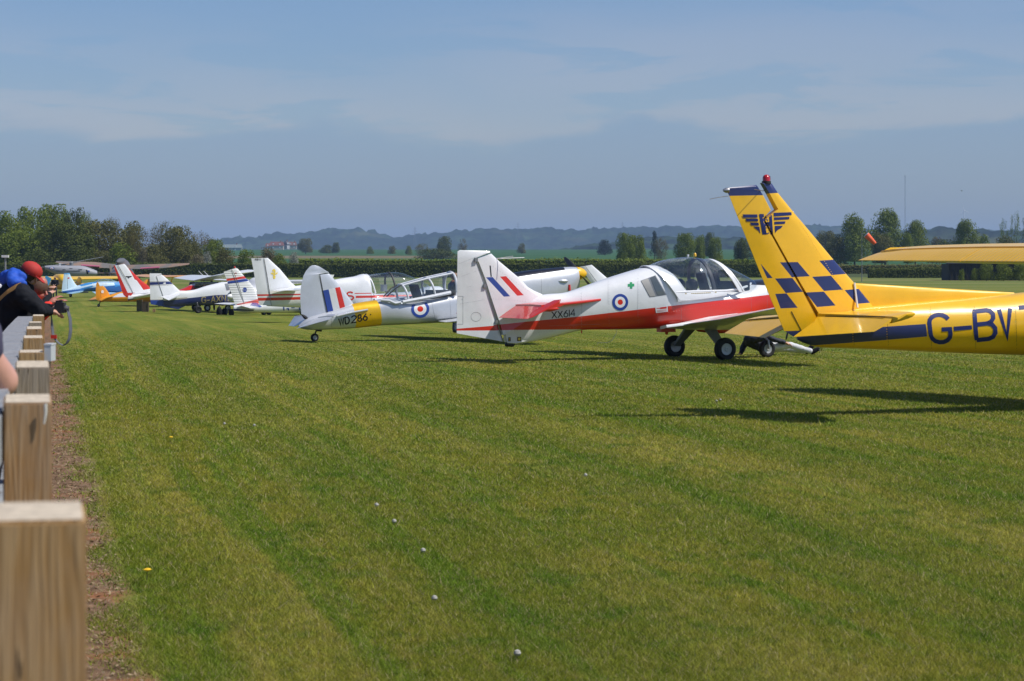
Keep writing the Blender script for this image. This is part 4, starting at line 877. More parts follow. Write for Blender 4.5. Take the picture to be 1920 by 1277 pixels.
    decal(ac, 'rear_side_window', [([((1201, 526.5), (1229, 516), (1250, 553), (1218, 557.5))], m_print['grey']), ], [fus], R, .003)
    decal(ac, 'window_pane', [([((1202.5, 527), (1215, 521.8), (1229.5, 555.3), (1218.5, 556.2))], mlt), ([((1218.5, 521), (1228, 517.2), (1247.5, 552.2), (1233, 554))], mwin)], [fus], R, .007)
    rivets(ac, [(945, 634, 1080, 612), (935, 585, 1010, 572), (950, 608, 1085, 590), (1010, 590, 1012, 628), (1088, 545, 1090, 612), (1142, 528, 1142, 612), (1197, 512, 1198, 610), (1228, 590, 1410, 560), (930, 620, 1080, 616)], [fus], R)
    rivets(ac, [(925, 500, 990, 545), (920, 560, 985, 565), (897, 500, 940, 620)], [fin], R)
    # markings
    decal(ac, 'roundel', [(disc(1163, 566.6, 15, 15.6, .66, 1), m_print['blue']), (disc(1163, 566.6, 15, 15.6, .33, .66), m_print['white']), (disc(1163, 566.6, 15, 15.6, 0.02, .33), m_print['red'])], [fus], R, .005)
    decal(ac, 'green_cross', [([[(1181, 529), (1185.5, 529), (1185.8, 541), (1181.3, 541)], [(1177, 532.5), (1180.9, 532.3), (1181, 537.3), (1177.2, 537.5)], [(1185.6, 532), (1189.2, 531.8), (1189.4, 536.8), (1185.7, 537)]], m_print['green'])], [fus], R, .005)
    q = letters('XX614', [(1035, 597, 1044, 596.3, 1034.5, 584.5), (1046.5, 596, 1055, 595.4, 1046, 583.5), (1057.5, 594.6, 1065, 594, 1057, 582), (1066.5, 593.8, 1069, 593.5, 1066, 581), (1070.5, 593, 1078.5, 592.3, 1070, 580.5)], 1.7)
    decal(ac, 'serial_lettering', [(q, m_print['black'])], [fus], R, .005)
    decal(ac, 'rescue_placard', [([((1228.5, 575.5), (1251.5, 573), (1252.5, 584.5), (1230, 587))], m_print['white'])], [fus], R, .005)
    decal(ac, 'rescue_arrow', [([((1238, 576.5), (1250, 575), (1250, 578.5), (1238, 579.5)), ((1231, 577.8), (1238, 577), (1238, 578.6), (1231, 578.8))] + [((1232, y), (1250, y - 1.7), (1250, y - 1.1), (1232, y + .6)) for y in (582.2, 584.3)], m_print['red'])], [fus], R, .007)
    decal(ac, 'tail_placard', [([((953, 632.5), (957.5, 632.5), (957.5, 640), (953, 640)), ((970, 632), (977, 632), (977, 639.5), (970, 639.5))], m_print['black'])], [o for o in R.children if o.name.startswith(('fuselage', 'ventral'))], R, .006)
    decal(ac, 'tail_placard', [(disc(973.5, 635.7, 2.6, 2.8, .05, 1, 0, 12) + [((954, 634), (956.5, 634), (956.5, 635), (954, 635)), ((954, 637), (956.5, 637), (956.5, 638.4), (954, 638.4))], m_print['yellow'])], [o for o in R.children if o.name.startswith(('fuselage', 'ventral'))], R, .009)
    decal(ac, 'canopy_stencil', [([((1268 + i * 11, 550.5 - i * .55), (1271 + i * 11, 550.3 - i * .55), (1271 + i * 11, 552.3 - i * .55), (1268 + i * 11, 552.5 - i * .55)) for i in (0, 1.5, 6.6, 8)] + [((1296 + i * 3.4, 549.6 - i * .15), (1298.6 + i * 3.4, 549.5 - i * .15), (1298.6 + i * 3.4, 551 - i * .15), (1296 + i * 3.4, 551.2 - i * .15)) for i in range(11)], m_print['gold'])], [o for o in R.children if o.name.startswith('canopy_side')], R, .004)
    seams = MB()
    for pl in ([(1090, 539), (1091, 618)], [(1195, 506), (1196, 617)], [(1140, 522), (1140, 570)], [(1277, 566), (1278, 614)], [(1408, 541), (1410, 606)], [(1438, 530), (1440, 604)], [(1395, 550), (1397, 558)], [(1397, 558), (1411, 557)], [(1030, 611), (1125, 608)]):
        (x0, y0), (x1, y1) = pl; h = [bvh_hit(ac, fus, x0 + (x1 - x0) * k / 14, y0 + (y1 - y0) * k / 14, .0004) for k in range(15)]; h = [a for a in h if a]
        if len(h) > 2: MB().tube(h, .0016, 4).build('skin_seam', m_grey, R)
    # wings
    root_te = S(1280, 613, -.5)
    wA, wB = [], []
    mw = livery('trainer_wing_scheme', WHITE, [])
    for sg in (-1, 1):
        A, B, Tt = [], [], []
        for y, c, x, dz, t in ((.30, 2.0, -.85, 0, .10), (.50, 1.85, -.80, 0, .12), (.85, 1.60, -.66, .03, .115), (2.0, 1.50, -.64, 0, .105), (3.6, 1.42, -.62, 0, .09), (4.7, 1.36, -.60, 0, .07), (4.9, 1.2, -.56, 0, .05), (5.02, .7, -.40, 0, .015)):
            z = root_te.z + (y - .5) * math.tan(math.radians(6.9)) + dz; B.append(Vector((x, sg * y, z))); A.append(Vector((x + c, sg * y, z + .09))); Tt.append(t)
        w = blade('wing', A, B, Tt, 'full', (0, -sg * .12, 1), mw, R, 45)
        fl = [Vector((-.62, sg * y, root_te.z + (y - .5) * .121 + .045)) for y in (.9, 2.9)]
        v = [fl[0], fl[0] + Vector((.35, 0, .055)), fl[1] + Vector((.35, 0, .05)), fl[1]]
        blade('walkway_strip', [Vector((.55, sg * .62, root_te.z + .20)), Vector((.55, sg * .95, root_te.z + .24))], [Vector((-.55, sg * .62, root_te.z + .055)), Vector((-.55, sg * .95, root_te.z + .09))], .010, 'slab', (0, 0, 1), m_grey, R)
    fil = [Vector((-1.05, -.42, .60)), Vector((-.7, -.50, .66)), Vector((-.1, -.56, .78)), Vector((.5, -.58, .84))]
    for sg in (-1, 1):
        blade('wing_fillet', [Vector((v.x, sg * abs(v.y), v.z)) for v in fil], [Vector((v.x + .02, sg * (abs(v.y) + .22), root_te.z + .02 + i * .04)) for i, v in enumerate(fil)], .03, 'slab', (0, -sg * .5, 1), m_white, R)
    MB().lathe(S(1345, 612), (1, 0, 0), [(-.55, .02), (-.4, .10), (0, .14), (.4, .12), (.65, .02)], 14).build('belly_fairing', m_red, R)
    MB().box(S(1249, 617.5), (.15, .10, .05)).build('belly_step_fairing', m_red, R)
    MB().lathe(S(1250, 624), (0, 0, 1), [(-.035, .02), (0, .032), (.05, .03)], 10).build('drain_mast', m_red, R)
    MB().tube([S(1157, 617), S(1156, 624), S(1148, 638), S(1140, 642), S(1120, 643)], .004, 5).build('whip_aerial', m_steel, R)
    MB().tube([S(1090.5, 617), S(1090.5, 625)], .012, 6).build('drain_pipe', m_red, R)
    # intake and lower cowling
    MB().lathe(S(1462, 596), (1, 0, 0), [(-.5, .10), (-.2, .16), (.1, .17), (.2, .10)], 16).build('lower_cowling', m_red, R)
    prop(ac, S(1490, 556), .93, 115, m_black, m_white, .17)
    # gear
    for px, py, off, r in ((1358, 656, -1.0, .215), (1263.3, 650.5, 1.0, .215)):
        c = S(px, py, off); c = Vector((0, off, ac.G(0, off) + r - .012)); wheel(ac, c, r, .085, paint('hub_light', (.55, .58, .62), .35, .3))
        sg = -1 if off < 0 else 1
        top = Vector((.0 if sg < 0 else .05, sg * .38, .60)); A = [top + Vector((.12, 0, 0)), c + Vector((.07, -sg * .09, .02))]; B = [top - Vector((.12, 0, 0)), c + Vector((-.07, -sg * .09, .02))]
        blade('main_leg', A, B, [.045, .035], 'slab', (0, 1, .4 * sg), m_grey, R)
    c = Vector((1.47, 0, ac.G(1.47, 0) + .165)); wheel(ac, c, .17, .065)
    MB().tube([c + Vector((0, -.09, 0)), c + Vector((-.02, -.09, .16)), c + Vector((-.06, 0, .24)), Vector((1.42, 0, .62))], [.02, .022, .03, .035], 8).build('nose_leg', m_steel, R)
    # aerials on the fin
    MB().tube([S(929, 485), S(962, 480.5, -.25)], .006, 6).build('aerial_rod', m_white, R); MB().tube([S(929, 485), S(983, 483, .25)], .006, 6).build('aerial_rod', m_white, R)
build_bulldog()

# ---------------------------------------------------------------- silver trainer with open canopy
def build_chipmunk():
    ac = Air('silver_trainer', 'silver tailwheel trainer with yellow fuselage band, WD286 lettering and framed canopy', 'aircraft', 590, 57.6, 24.5)
    S, R = ac.S, ac.root; T = lambda l, o=0: [S(a, b, o) for a, b in l]
    z4 = lambda a, b: (530 + a * .18229, 470 + b * .18229); z6 = lambda a, b: (630 + a * .125, 490 + b * .125)
    body = livery('silver_body_scheme', (.58, .60, .63), [(ac.uw([(663, 560), (709, 555), (718.5, 618), (671, 622)], -.25), YEL), (ac.uw([(950, 500), (1066, 490), (1060, 506), (950, 522)], -.2), (.012, .014, .025)), (ac.uw([(1083, 490), (1110, 490), (1110, 524), (1083, 524)], -.1), YEL)], .33, .3, .35)
    fl = [(ac.uw([z4(407, 410), z4(465, 398), z4(512, 620), z4(455, 630)]), BLUE), (ac.uw([z4(465, 398), z4(532, 382), z4(580, 603), z4(512, 620)]), (.75, .75, .74)), (ac.uw([z4(532, 382), z4(585, 373), z4(635, 585), z4(580, 603)]), RED)]
    tail = livery('silver_tail_scheme', (.60, .63, .68), fl, .35, .3, .25)
    fus = fuse(ac, 'fuselage', [(560, 610, 615, .03, 2), (575, 597, 618, .08, 2.0), (600, 588, 618.7, .13, 2.1), (621, 582, 617.6, .16, 2.2), (664, 569, 615.5, .22, 2.3), (707, 562, 611, .29, 2.4), (723, 559, 610, .32, 2.5), (745, 561, 609, .35, 2.8),
               (767, 566, 607.8, .36, 3.2), (800, 559, 606, .37, 3.2), (845, 549, 604, .38, 3.2), (870, 540, 603, .38, 2.9), (900, 527, 602, .38, 2.6), (965, 511, 598, .36, 2.5), (1020, 504, 588, .33, 2.4), (1065, 500.5, 565, .28, 2.3), (1080, 501, 552, .22, 2.1)], body, 4, 40)
    fin = blade('fin', T([(664, 572), (661, 566.6), (648.5, 550), (632, 530), (619, 514.5), (617, 513)]), T([(614, 590), (611, 575), (606, 552), (602, 531), (599.5, 516.5), (599.3, 515.2)]), [.07, .06, .055, .05, .045, .04], 'fore', (0, 1, 0), tail, R)
    rud = blade('rudder', T([(612, 587.5), (610, 575), (604.5, 552), (600.5, 531), (597.7, 513.5), (616, 511.2), (608, 506), (597.5, 499.2), (590, 497.3)]), T([(574.6, 596), (565, 589), (563, 561), (564, 539), (569, 517), (570.5, 514), (574, 507.5), (581, 499.7), (585.5, 497.4)]), [.045, .045, .045, .042, .04, .04, .035, .025, .008], 'aft', (0, 1, 0), tail, R)
    MB().tube([S(600, 516, -.05), S(606.5, 552, -.055), S(614, 588, -.06)], .006, 5).build('hinge_gap', m_dkgrey, R)
    MB().tube([S(566, 590), S(572, 595), S(576, 597)], [.02, .045, .03], 8).build('rudder_foot', m_black, R)
    for sg, te_in, te_out, in_h, out_h, le_r, le_t in ((-1, S(556, 616, -.25), S(616, 599.5, -1.5), S(597, 598, -.10), S(625, 594, -1.5), S(622, 590, -.12), S(634, 590, -1.45)), (1, S(552, 612, .25), S(541, 610.5, 1.5), S(588, 596, .10), S(556, 596, 1.5), S(618, 588, .12), S(575, 592, 1.5))):
        if sg > 0: out_h = Vector((in_h.x + .02, 1.5, in_h.z)); le_r = Vector((in_h.x + .55, .12, in_h.z + .05)); le_t = Vector((in_h.x + .32, 1.5, in_h.z + .02))
        blade('tailplane', [le_r, le_r.lerp(le_t, .6), le_t], [in_h, in_h.lerp(out_h, .6), out_h], [.05, .04, .02], 'fore', (0, 0, 1), m_silver, R)
        blade('elevator', [in_h - Vector((.02, 0, .01)), in_h.lerp(out_h, .6) - Vector((.02, 0, .01)), out_h - Vector((.02, 0, .01))], [te_in, te_in.lerp(te_out, .55), te_out], [.04, .035, .02], 'aft', (.4, 0, 1), m_silver, R)
    blade('strake', [S(690, 580.5, -.27), S(660, 586, -.33), S(632, 593, -.33)], [S(690, 580.5, -.15), S(660, 585, -.12), S(632, 592, -.12)], .02, 'slab', (0, 0, 1), m_silver, R)
    # tail wheel
    c = Vector((0, 0, ac.G(0, 0) + .10)); wheel(ac, c, .10, .045)
    MB().tube([c + Vector((0, .06, 0)), c + Vector((.05, .03, .16)), S(603, 619)], [.018, .022, .04], 8).build('tailwheel_fork', m_black, R)
    # canopy
    gl = [(723, 554, 560, .18, 2), (735, 544, 566, .28, 2), (750, 533.5, 566, .34, 2), (796, 520.5, 558, .36, 2), (845, 510, 548, .37, 2)]
    rows = catmull([[*(lambda a, b: (a.x, a.z, b.x, b.z))(S(px, yt), S(px, yb)), hw, n] for px, yt, yb, hw, n in gl], 3)
    rr = [[Vector((xt, hw * math.sin(a), zb + (zt - zb) * max(0, math.cos(a)) ** .55)) for a in [-math.pi / 2 + math.pi * k / 20 for k in range(21)]] for xt, zt, xb, zb, hw, n in rows]
    V = [p for r in rr for p in r]; m = 21
    fixn(mk('canopy_glass', V, [(i * m + k, i * m + k + 1, (i + 1) * m + k + 1, (i + 1) * m + k) for i in range(len(rr) - 1) for k in range(m - 1)], m_glass, R, True, None, 80))
    mf = paint('canopy_frame_silver', (.68, .70, .73), .35, .3, .1)
    def hoop(nm, pt, pb, hw, r, mat=mf):
        a, b = S(*pt), S(*pb); MB().tube([Vector((b.x + (a.x - b.x) * max(0, math.cos(t)) ** .55, hw * math.sin(t), b.z + (a.z - b.z) * max(0, math.cos(t)) ** .55)) for t in [-math.pi / 2 + math.pi * k / 20 for k in range(21)]], r, 8).build(nm, mat, R)
    hoop('canopy_rear_hoop', (749.5, 533.5), (757, 566), .35, .028); hoop('canopy_mid_hoop', (798, 521), (806, 556), .37, .028); hoop('canopy_front_hoop', (844, 510.5), (845, 548), .38, .035)
    for sg in (-1, 1):
        MB().tube([Vector((S(a, b, -.37).x, sg * .37, S(a, b, -.37).z)) for a, b in ((755, 566.5), (800, 558), (845, 548.5))], .045, 8).build('canopy_rail', mf, R)
        MB().tube([Vector((S(a, b).x, sg * h, S(a, b).z)) for a, b, h in ((750, 535, .16), (797, 522, .18), (844, 512, .19))], .026, 8).build('canopy_roof_frame', mf, R)
        MB().tube([Vector((S(a, b, -.3).x, sg * h, S(a, b, -.3).z)) for a, b, h in ((716, 563, .22), (730, 564, .30), (740, 569, .345), (750, 567, .36))], .035, 8).build('canopy_rear_fairing', mf, R)
        MB().tube([Vector((S(a, b).x, sg * h, S(a, b).z)) for a, b, h in ((722, 556, .1), (737, 541, .14), (749, 534, .15))], .016, 6).build('rear_quarter_frame', m_dkgrey, R)
    x0 = S(785, 560).x
    blade('seat', [Vector((x0, -.2, .95)), Vector((x0, .2, .95))], [Vector((x0 - .14, -.2, 1.36)), Vector((x0 - .14, .2, 1.36))], .05, 'slab', (1, 0, .3), m_black, R)
    MB().box(Vector((S(826, 550).x, 0, 1.16)), (.28, .3, .06)).build('instrument_coaming', m_dkgrey, R)
    # markings
    decal(ac, 'roundel', [(disc(788, 579.4, 17, 16.3, .69, 1), m_print['blue']), (disc(788, 579.4, 17, 16.3, .33, .69), m_print['white']), (disc(788, 579.4, 17, 16.3, .02, .33), m_print['red'])], [fus], R, .006)
    q = letters('WD286', [(636.5, 610, 645.5, 608.3, 635, 597.5), (648, 607.8, 655.5, 606.3, 646.8, 595.3), (659, 605.6, 668.5, 604, 658.8, 593), (671, 603, 678.5, 601.5, 670.5, 591), (681.5, 601.3, 689, 600, 680.5, 589)], 2.3)
    decal(ac, 'serial_lettering', [(q + [((694, 588.8), (696, 588.6), (696, 590.6), (694, 590.8))], m_print['black'])], [fus], R, .006)
    seams = MB()
    for x0, y0, x1, y1 in ((621, 583, 622, 617), (808, 560, 817, 603), (843, 550, 846, 603), (1015, 505, 1015, 560)):
        h = [bvh_hit(ac, fus, x0 + (x1 - x0) * k / 12, y0 + (y1 - y0) * k / 12, .0004) for k in range(13)]; h = [a for a in h if a]
        if len(h) > 2: MB().tube(h, .003, 4).build('skin_seam', m_grey, R)
    for sg in (-1, 1):
        A, B, Tt = [], [], []
        x0, z0 = S(831, 606, -.45).x, .40
        for y, c, t, dx in ((.36, 2.1, .05, -.10), (.6, 1.85, .12, .02), (1.2, 1.75, .11, .05), (3.2, 1.3, .08, .25), (4.8, .95, .05, .42), (5.15, .5, .015, .6)):
            z = z0 + y * math.tan(math.radians(4)); B.append(Vector((x0 + dx, sg * y, z + (y == .36) * .04))); A.append(Vector((x0 + dx + c, sg * y, z + .22))); Tt.append(t)
        blade('wing', A, B, Tt, 'full', (0, 0, 1), paint('wing_silver', (.66, .68, .70), .35, .3, .15), R, 45)
        c = Vector((4.95, sg * 1.2, ac.G(4.95, sg * 1.2) + .24)); wheel(ac, c, .24)
        MB().tube([c + Vector((0, -sg * .08, 0)), Vector((4.9, sg * 1.1, z0 + .15))], .045, 8).build('main_leg', m_silver, R)
    MB().lathe(S(1057, 527, -.30), (1, 0, 0), [(-.14, .01), (-.07, .04), (.05, .045), (.11, .02)], 12).build('exhaust_fairing', m_silver, R)
    MB().tube([S(1067, 534, -.28), S(1068, 545, -.30)], .035, 8).build('pitot_cover', m_red, R)
    prop(ac, S(1083, 513), .95, 25, m_dkgrey, m_yel, .17)
build_chipmunk()
# ---------------------------------------------------------------- helpers for the aircraft further down the line
def fin_pair(ac, A, B, RA, RB, mat, t=.05, rmat=None):
    T = lambda l: [ac.S(a, b) for a, b in l]
    f = blade('fin', T(A), T(B), [t * (1.3 - .6 * i / max(1, len(A) - 1)) for i in range(len(A))], 'fore', (0, 1, 0), mat, ac.root)
    r = blade('rudder', T(RA), T(RB), [t * (1.0 - .3 * i / max(1, len(RA) - 1)) for i in range(len(RA))], 'aft', (0, 1, 0), rmat or mat, ac.root)
    return f, r
def stab_pair(ac, x, z, span, c0, c1, mat, t=.04, sweep=.15, droop=0.0, sides=(-1, 1), elev=None):
    for sg in sides:
        blade('tailplane', [Vector((x + c0, sg * .08, z)), Vector((x + c1 + sweep * .2, sg * span, z))], [Vector((x + c0 * .4, sg * .08, z)), Vector((x + c1 * .35, sg * span, z))], [t, t * .6], 'fore', (0, 0, 1), mat, ac.root)
        blade('elevator', [Vector((x + c0 * .39, sg * .09, z)), Vector((x + c1 * .34, sg * span, z))], [Vector((x, sg * .12, z - droop)), Vector((x, sg * span, z - droop * .8))], [t * .95, t * .55], 'aft', (0, 0, 1), elev or mat, ac.root)
def gear(ac, x, y, r=.19, nose=None, nr=.17, z0=.55, legm=None, tail=None):
    for sg in (-1, 1):
        c = Vector((x, sg * y, ac.G(x, sg * y) + r - .01)); wheel(ac, c, r)
        MB().tube([c + Vector((0, -sg * .07, 0)), Vector((x - .05, sg * y * .45, z0))], .035, 8).build('main_leg', legm or m_white, ac.root)
    for q in (nose, tail):
        if q is not None:
            rr = nr if q is nose else .09
            c = Vector((q, 0, ac.G(q, 0) + rr - .01)); wheel(ac, c, rr); MB().tube([c + Vector((0, .05, 0)), Vector((q - .03, 0, z0))], .028, 8).build('nose_leg' if q is nose else 'tail_leg', m_steel, ac.root)
def canopy(ac, rows, p=.7, nm='canopy_glass', mat=None):
    rows = catmull([[*(lambda a, b: (a.x, a.z, b.x, b.z))(ac.S(px, yt), ac.S(px, yb)), hw] for px, yt, yb, hw in rows], 4)
    rr = [[Vector((xt, hw * math.sin(a), zb + (zt - zb) * max(0, math.cos(a)) ** p)) for a in [-math.pi / 2 + math.pi * k / 20 for k in range(21)]] for xt, zt, xb, zb, hw in rows]
    V = [q for r in rr for q in r]; m = 21
    return fixn(mk(nm, V, [(i * m + k, i * m + k + 1, (i + 1) * m + k + 1, (i + 1) * m + k) for i in range(len(rr) - 1) for k in range(m - 1)], mat or m_glass, ac.root, True, None, 80))
def hoop_s(ac, nm, pt, pb, hw, r, mat, p=.7):
    a, b = ac.S(*pt), ac.S(*pb)
    return MB().tube([Vector((b.x + (a.x - b.x) * max(0, math.cos(t)) ** p, hw * math.sin(t), b.z + (a.z - b.z) * max(0, math.cos(t)) ** p)) for t in [-math.pi / 2 + math.pi * k / 16 for k in range(17)]], r, 7).build(nm, mat, ac.root)
m_dark_glass = paint('cabin_glass_dark', (.03, .04, .045), .05, 1.0)

# ---------------------------------------------------------------- white aerobatic tourer with red stripes (behind the silver one)
def build_robin():
    ac = Air('red_striped_tourer', 'white low-wing tourer with double red stripes, yellow fleur-de-lis on its fin and bubble canopy', 'aircraft', 485, 83, 24)
    S, R = ac.S, ac.root
    z4 = lambda a, b: (460 + a * .10178, 470 + b * .10178)
    L = [(ac.uw([(478, 552.2), (645, 549.6), (645, 551.3), (478, 555.6)], -.2), RED), (ac.uw([(478, 559), (645, 554.8), (645, 559.4), (478, 564.5)], -.2), RED), (ac.uw([(665, 554.5), (850, 550.5), (850, 554.5), (665, 559)], -.3), RED), (ac.uw([(663, 549.3), (693, 549), (693, 550.6), (663, 551)], -.3), RED)]
    sch = livery('tourer_scheme', (.82, .83, .84), L)
    fus = fuse(ac, 'fuselage', [(500, 543, 574, .05, 2.2), (520, 542, 575, .10, 2.3), (556, 536, 576.5, .18, 2.4), (600, 529, 578, .27, 2.5), (640, 522, 579, .36, 2.6), (664, 518.5, 579, .42, 2.7), (686, 515.5, 579, .47, 2.8), (694, 549, 579, .49, 3.4), (740, 548, 579, .50, 3.4), (778, 546, 579, .49, 3.2), (800, 538, 578, .45, 2.6), (822, 537, 576, .38, 2.4), (831, 541, 570, .27, 2.2)], sch, 4, 36)
    fin, rud = fin_pair(ac, [(558, 540), (546.5, 530), (539.4, 522), (525, 504.6), (506, 487), (502, 483.6)], [(505.5, 552), (503.5, 540), (501.5, 525), (498.5, 506), (495.4, 488), (494.8, 484)],
                        [(508.5, 573), (504, 548), (501.5, 530), (498, 508), (495, 490), (493.7, 484)], [(486.5, 572), (482.5, 556), (479, 530), (475.5, 508), (472, 490), (471, 484.3)], sch, .06)
    MB().tube([S(494.5, 484, -.06), S(503.5, 540, -.07), S(509, 573, -.07)], .007, 5).build('hinge_gap', m_grey, R)
    for sg in (-1, 1):
        z = S(562, 546, -1.3).z + .03
        blade('tailplane', [Vector((1.35, sg * .1, z + .05)), Vector((1.32, sg * 1.0, z + .03)), Vector((1.2, sg * 1.42, z + .02))], [Vector((.42, sg * .14, z - .02)), Vector((.45, sg * 1.0, z - .02)), Vector((.5, sg * 1.42, z))], [.05, .045, .02], 'full', (0, 0, 1), m_white, R)
    canopy(ac, [(684, 516.5, 538, .44), (694, 515, 549, .47), (717, 512, 549, .5), (742, 510.6, 548.5, .5), (757, 513.5, 548, .5), (778, 522, 547, .47), (797, 532, 543, .36), (802, 537.5, 541, .25)])
    hoop_s(ac, 'canopy_rear_frame', (686, 515), (695, 550), .49, .03, m_white); hoop_s(ac, 'roll_bar', (728, 511), (733, 548), .49, .035, m_dkgrey)
    MB().tube([S(742, 510), S(742, 507.5)], .012, 6).build('aerial_rod', m_steel, R)
    MB().box(Vector((S(722, 540).x, .12, S(722, 540).z)), (.07, .15, .12)).build('seat', m_grey, R)
    x0, z0 = 4.1, .48
    wing_pair(ac, x0 + 1.1, z0, .45, 4.1, 1.75, 1.7, 5.5, 0, .11, m_white)
    gear(ac, 4.85, 1.25, .19, 6.3, .18, .5)
    for sg in (-1, 1): MB().lathe(Vector((4.9, sg * 1.25, ac.G(4.9, sg * 1.25) + .24)), (1, 0, 0), [(-.45, .02), (-.2, .12), (.1, .14), (.35, .06), (.4, .02)], 12).build('wheel_spat', m_white, R)
    prop(ac, S(832, 549), .92, 82, m_black, m_white, .16)
    q = letters('ROBIN', [(478 + i * 2.35, 488.2, 479.7 + i * 2.35, 488.2, 478.6 + i * 2.35, 485) for i in range(5)], .5)
    decal(ac, 'maker_lettering', [(q, m_print['black'])], [rud], R, .008)
    fl = [[(514.5, 504), (517, 508), (516, 513), (513, 512)], [(507, 512.5), (512, 510.5), (513, 514), (511, 515)], [(520.5, 510), (517.5, 512), (516, 515), (520, 513.5)], [(512.5, 513), (516.5, 513), (515.5, 517), (512, 517)], [(511.5, 518), (517, 517.5), (516, 522.5), (513, 523)], [(510.5, 506.5), (514, 504), (515.5, 508), (511, 509.5)]]
    decal(ac, 'fleur_de_lis_emblem', [(fl, m_print['yellow'])], [fin], R, .008)
    decal(ac, 'registration_letter', [(letters('S', [(651.5, 562.5, 663.5, 561.5, 650, 548)], 2.5), m_print['red'])], [fus], R, .008)
build_robin()

# ---------------------------------------------------------------- ribbed white tail with red and blue bands
def build_piper():
    ac = Air('ribbed_tail_tourer', 'white low-wing aircraft with ribbed leaning tail banded red and blue, blue G on its fuselage', 'aircraft', 441, 112, 26)
    S, R = ac.S, ac.root
    L = [(ac.uw([(410, 525.2), (462, 517), (470, 520.5), (412, 529)]), RED), (ac.uw([(410, 530.5), (465, 521.5), (480, 525), (412, 535)]), BLUE), (ac.uw([(443, 570.5), (490, 559), (492, 567), (450, 578)]), (.70, .12, .09))]
    rib = livery('ribbed_tail_scheme', (.82, .82, .80), L, ribs=(2, .11))
    fin_pair(ac, [(492, 572), (486, 563), (475.3, 538), (465, 525.7), (454.6, 514.4), (446, 504), (442, 502.3)], [(459, 576), (456.5, 565), (449, 540), (443.5, 524), (440, 515), (435.6, 507), (434.6, 505)],
             [(457, 571), (455.5, 563), (448, 540), (442.5, 524), (439, 515), (434.8, 507), (433.5, 505.3)], [(441, 572), (438, 563), (431, 542), (425.5, 527), (423, 520), (420, 512), (419.6, 509.8)], rib, .05)
    MB().tube([S(434, 505.5, -.05), S(456.5, 566, -.06)], .008, 5).build('hinge_gap', m_grey, R)
    body = livery('white_fuselage_scheme', (.82, .83, .83), [(ac.uw([(395, 576.5), (475, 581), (475, 583), (395, 581)], -.1), NAVY)])
    fus = fuse(ac, 'fuselage', [(438, 573, 583, .05, 2), (456, 571, 585, .13, 2.2), (490, 569, 586, .22, 2.4), (520, 566, 586.3, .3, 2.5), (565, 560, 586.5, .42, 2.6), (600, 552, 587, .5, 2.8), (640, 540, 588, .55, 3), (680, 545, 588, .53, 2.8), (705, 562, 588, .48, 2.6), (740, 565, 587, .4, 2.4), (752, 570, 582, .25, 2.2)], body, 3, 28)
    fl, nr = S(402, 569.5, 1.5), S(494, 578, -1.5)
    ml = livery('ribbed_stabilator', (.80, .80, .78), [(ac.uw([(472, 573), (489, 567), (503, 571), (480, 576)], -1.0), BLUE)], ribs=(1, .15))
    for sg, q in ((-1, nr), (1, fl)):
        A = [Vector((1.05, sg * .12, .58)), Vector((q.x + .65 if sg > 0 else q.x, sg * 1.5, q.z + .03))]; B = [Vector((.12, sg * .12, .50)), Vector((q.x if sg > 0 else q.x - .62, sg * 1.5, q.z))]
        blade('stabilator', A, B, [.045, .03], 'full', (0, 0, 1), ml, R)
    q = letters('G', [(532.5, 584.3, 541, 584, 532, 573)], 2.2) + [((546.5, 575.4), (553, 575.2), (553, 577), (546.5, 577.3))] + letters('I', [(560, 581.5, 564, 581.3, 560, 572)], 2.2)
    decal(ac, 'registration_lettering', [(q, m_print['blue'])], [fus], R, .01)
    decal(ac, 'tail_crest', [(disc(459, 543.5, 4, 4.5, .62, 1, 0, 12) + [((458, 540), (460.3, 540), (460.3, 547), (458, 547))], m_print['blue']), ([((439, 511.5), (443.5, 510.8), (443.7, 513.5), (439.3, 514)), ((440, 515.6), (442.8, 515.3), (442.9, 516.6), (440.1, 517))], m_print['red'])], [o for o in R.children if o.name.startswith(('fin', 'rudder'))], R, .01)
    MB().lathe(S(440, 502.5), (0, 0, 1), [(0, .04), (.05, .04), (.08, .015)], 10).build('beacon_lamp', m_red, R)
    wing_pair(ac, 4.7, .45, .5, 5.2, 1.6, 1.35, 6, 0, .11, m_white); gear(ac, 4.2, 1.5, .17, 6.0, .16, .5); prop(ac, S(754, 576), .9, 40, m_black, m_white, .15)
build_piper()

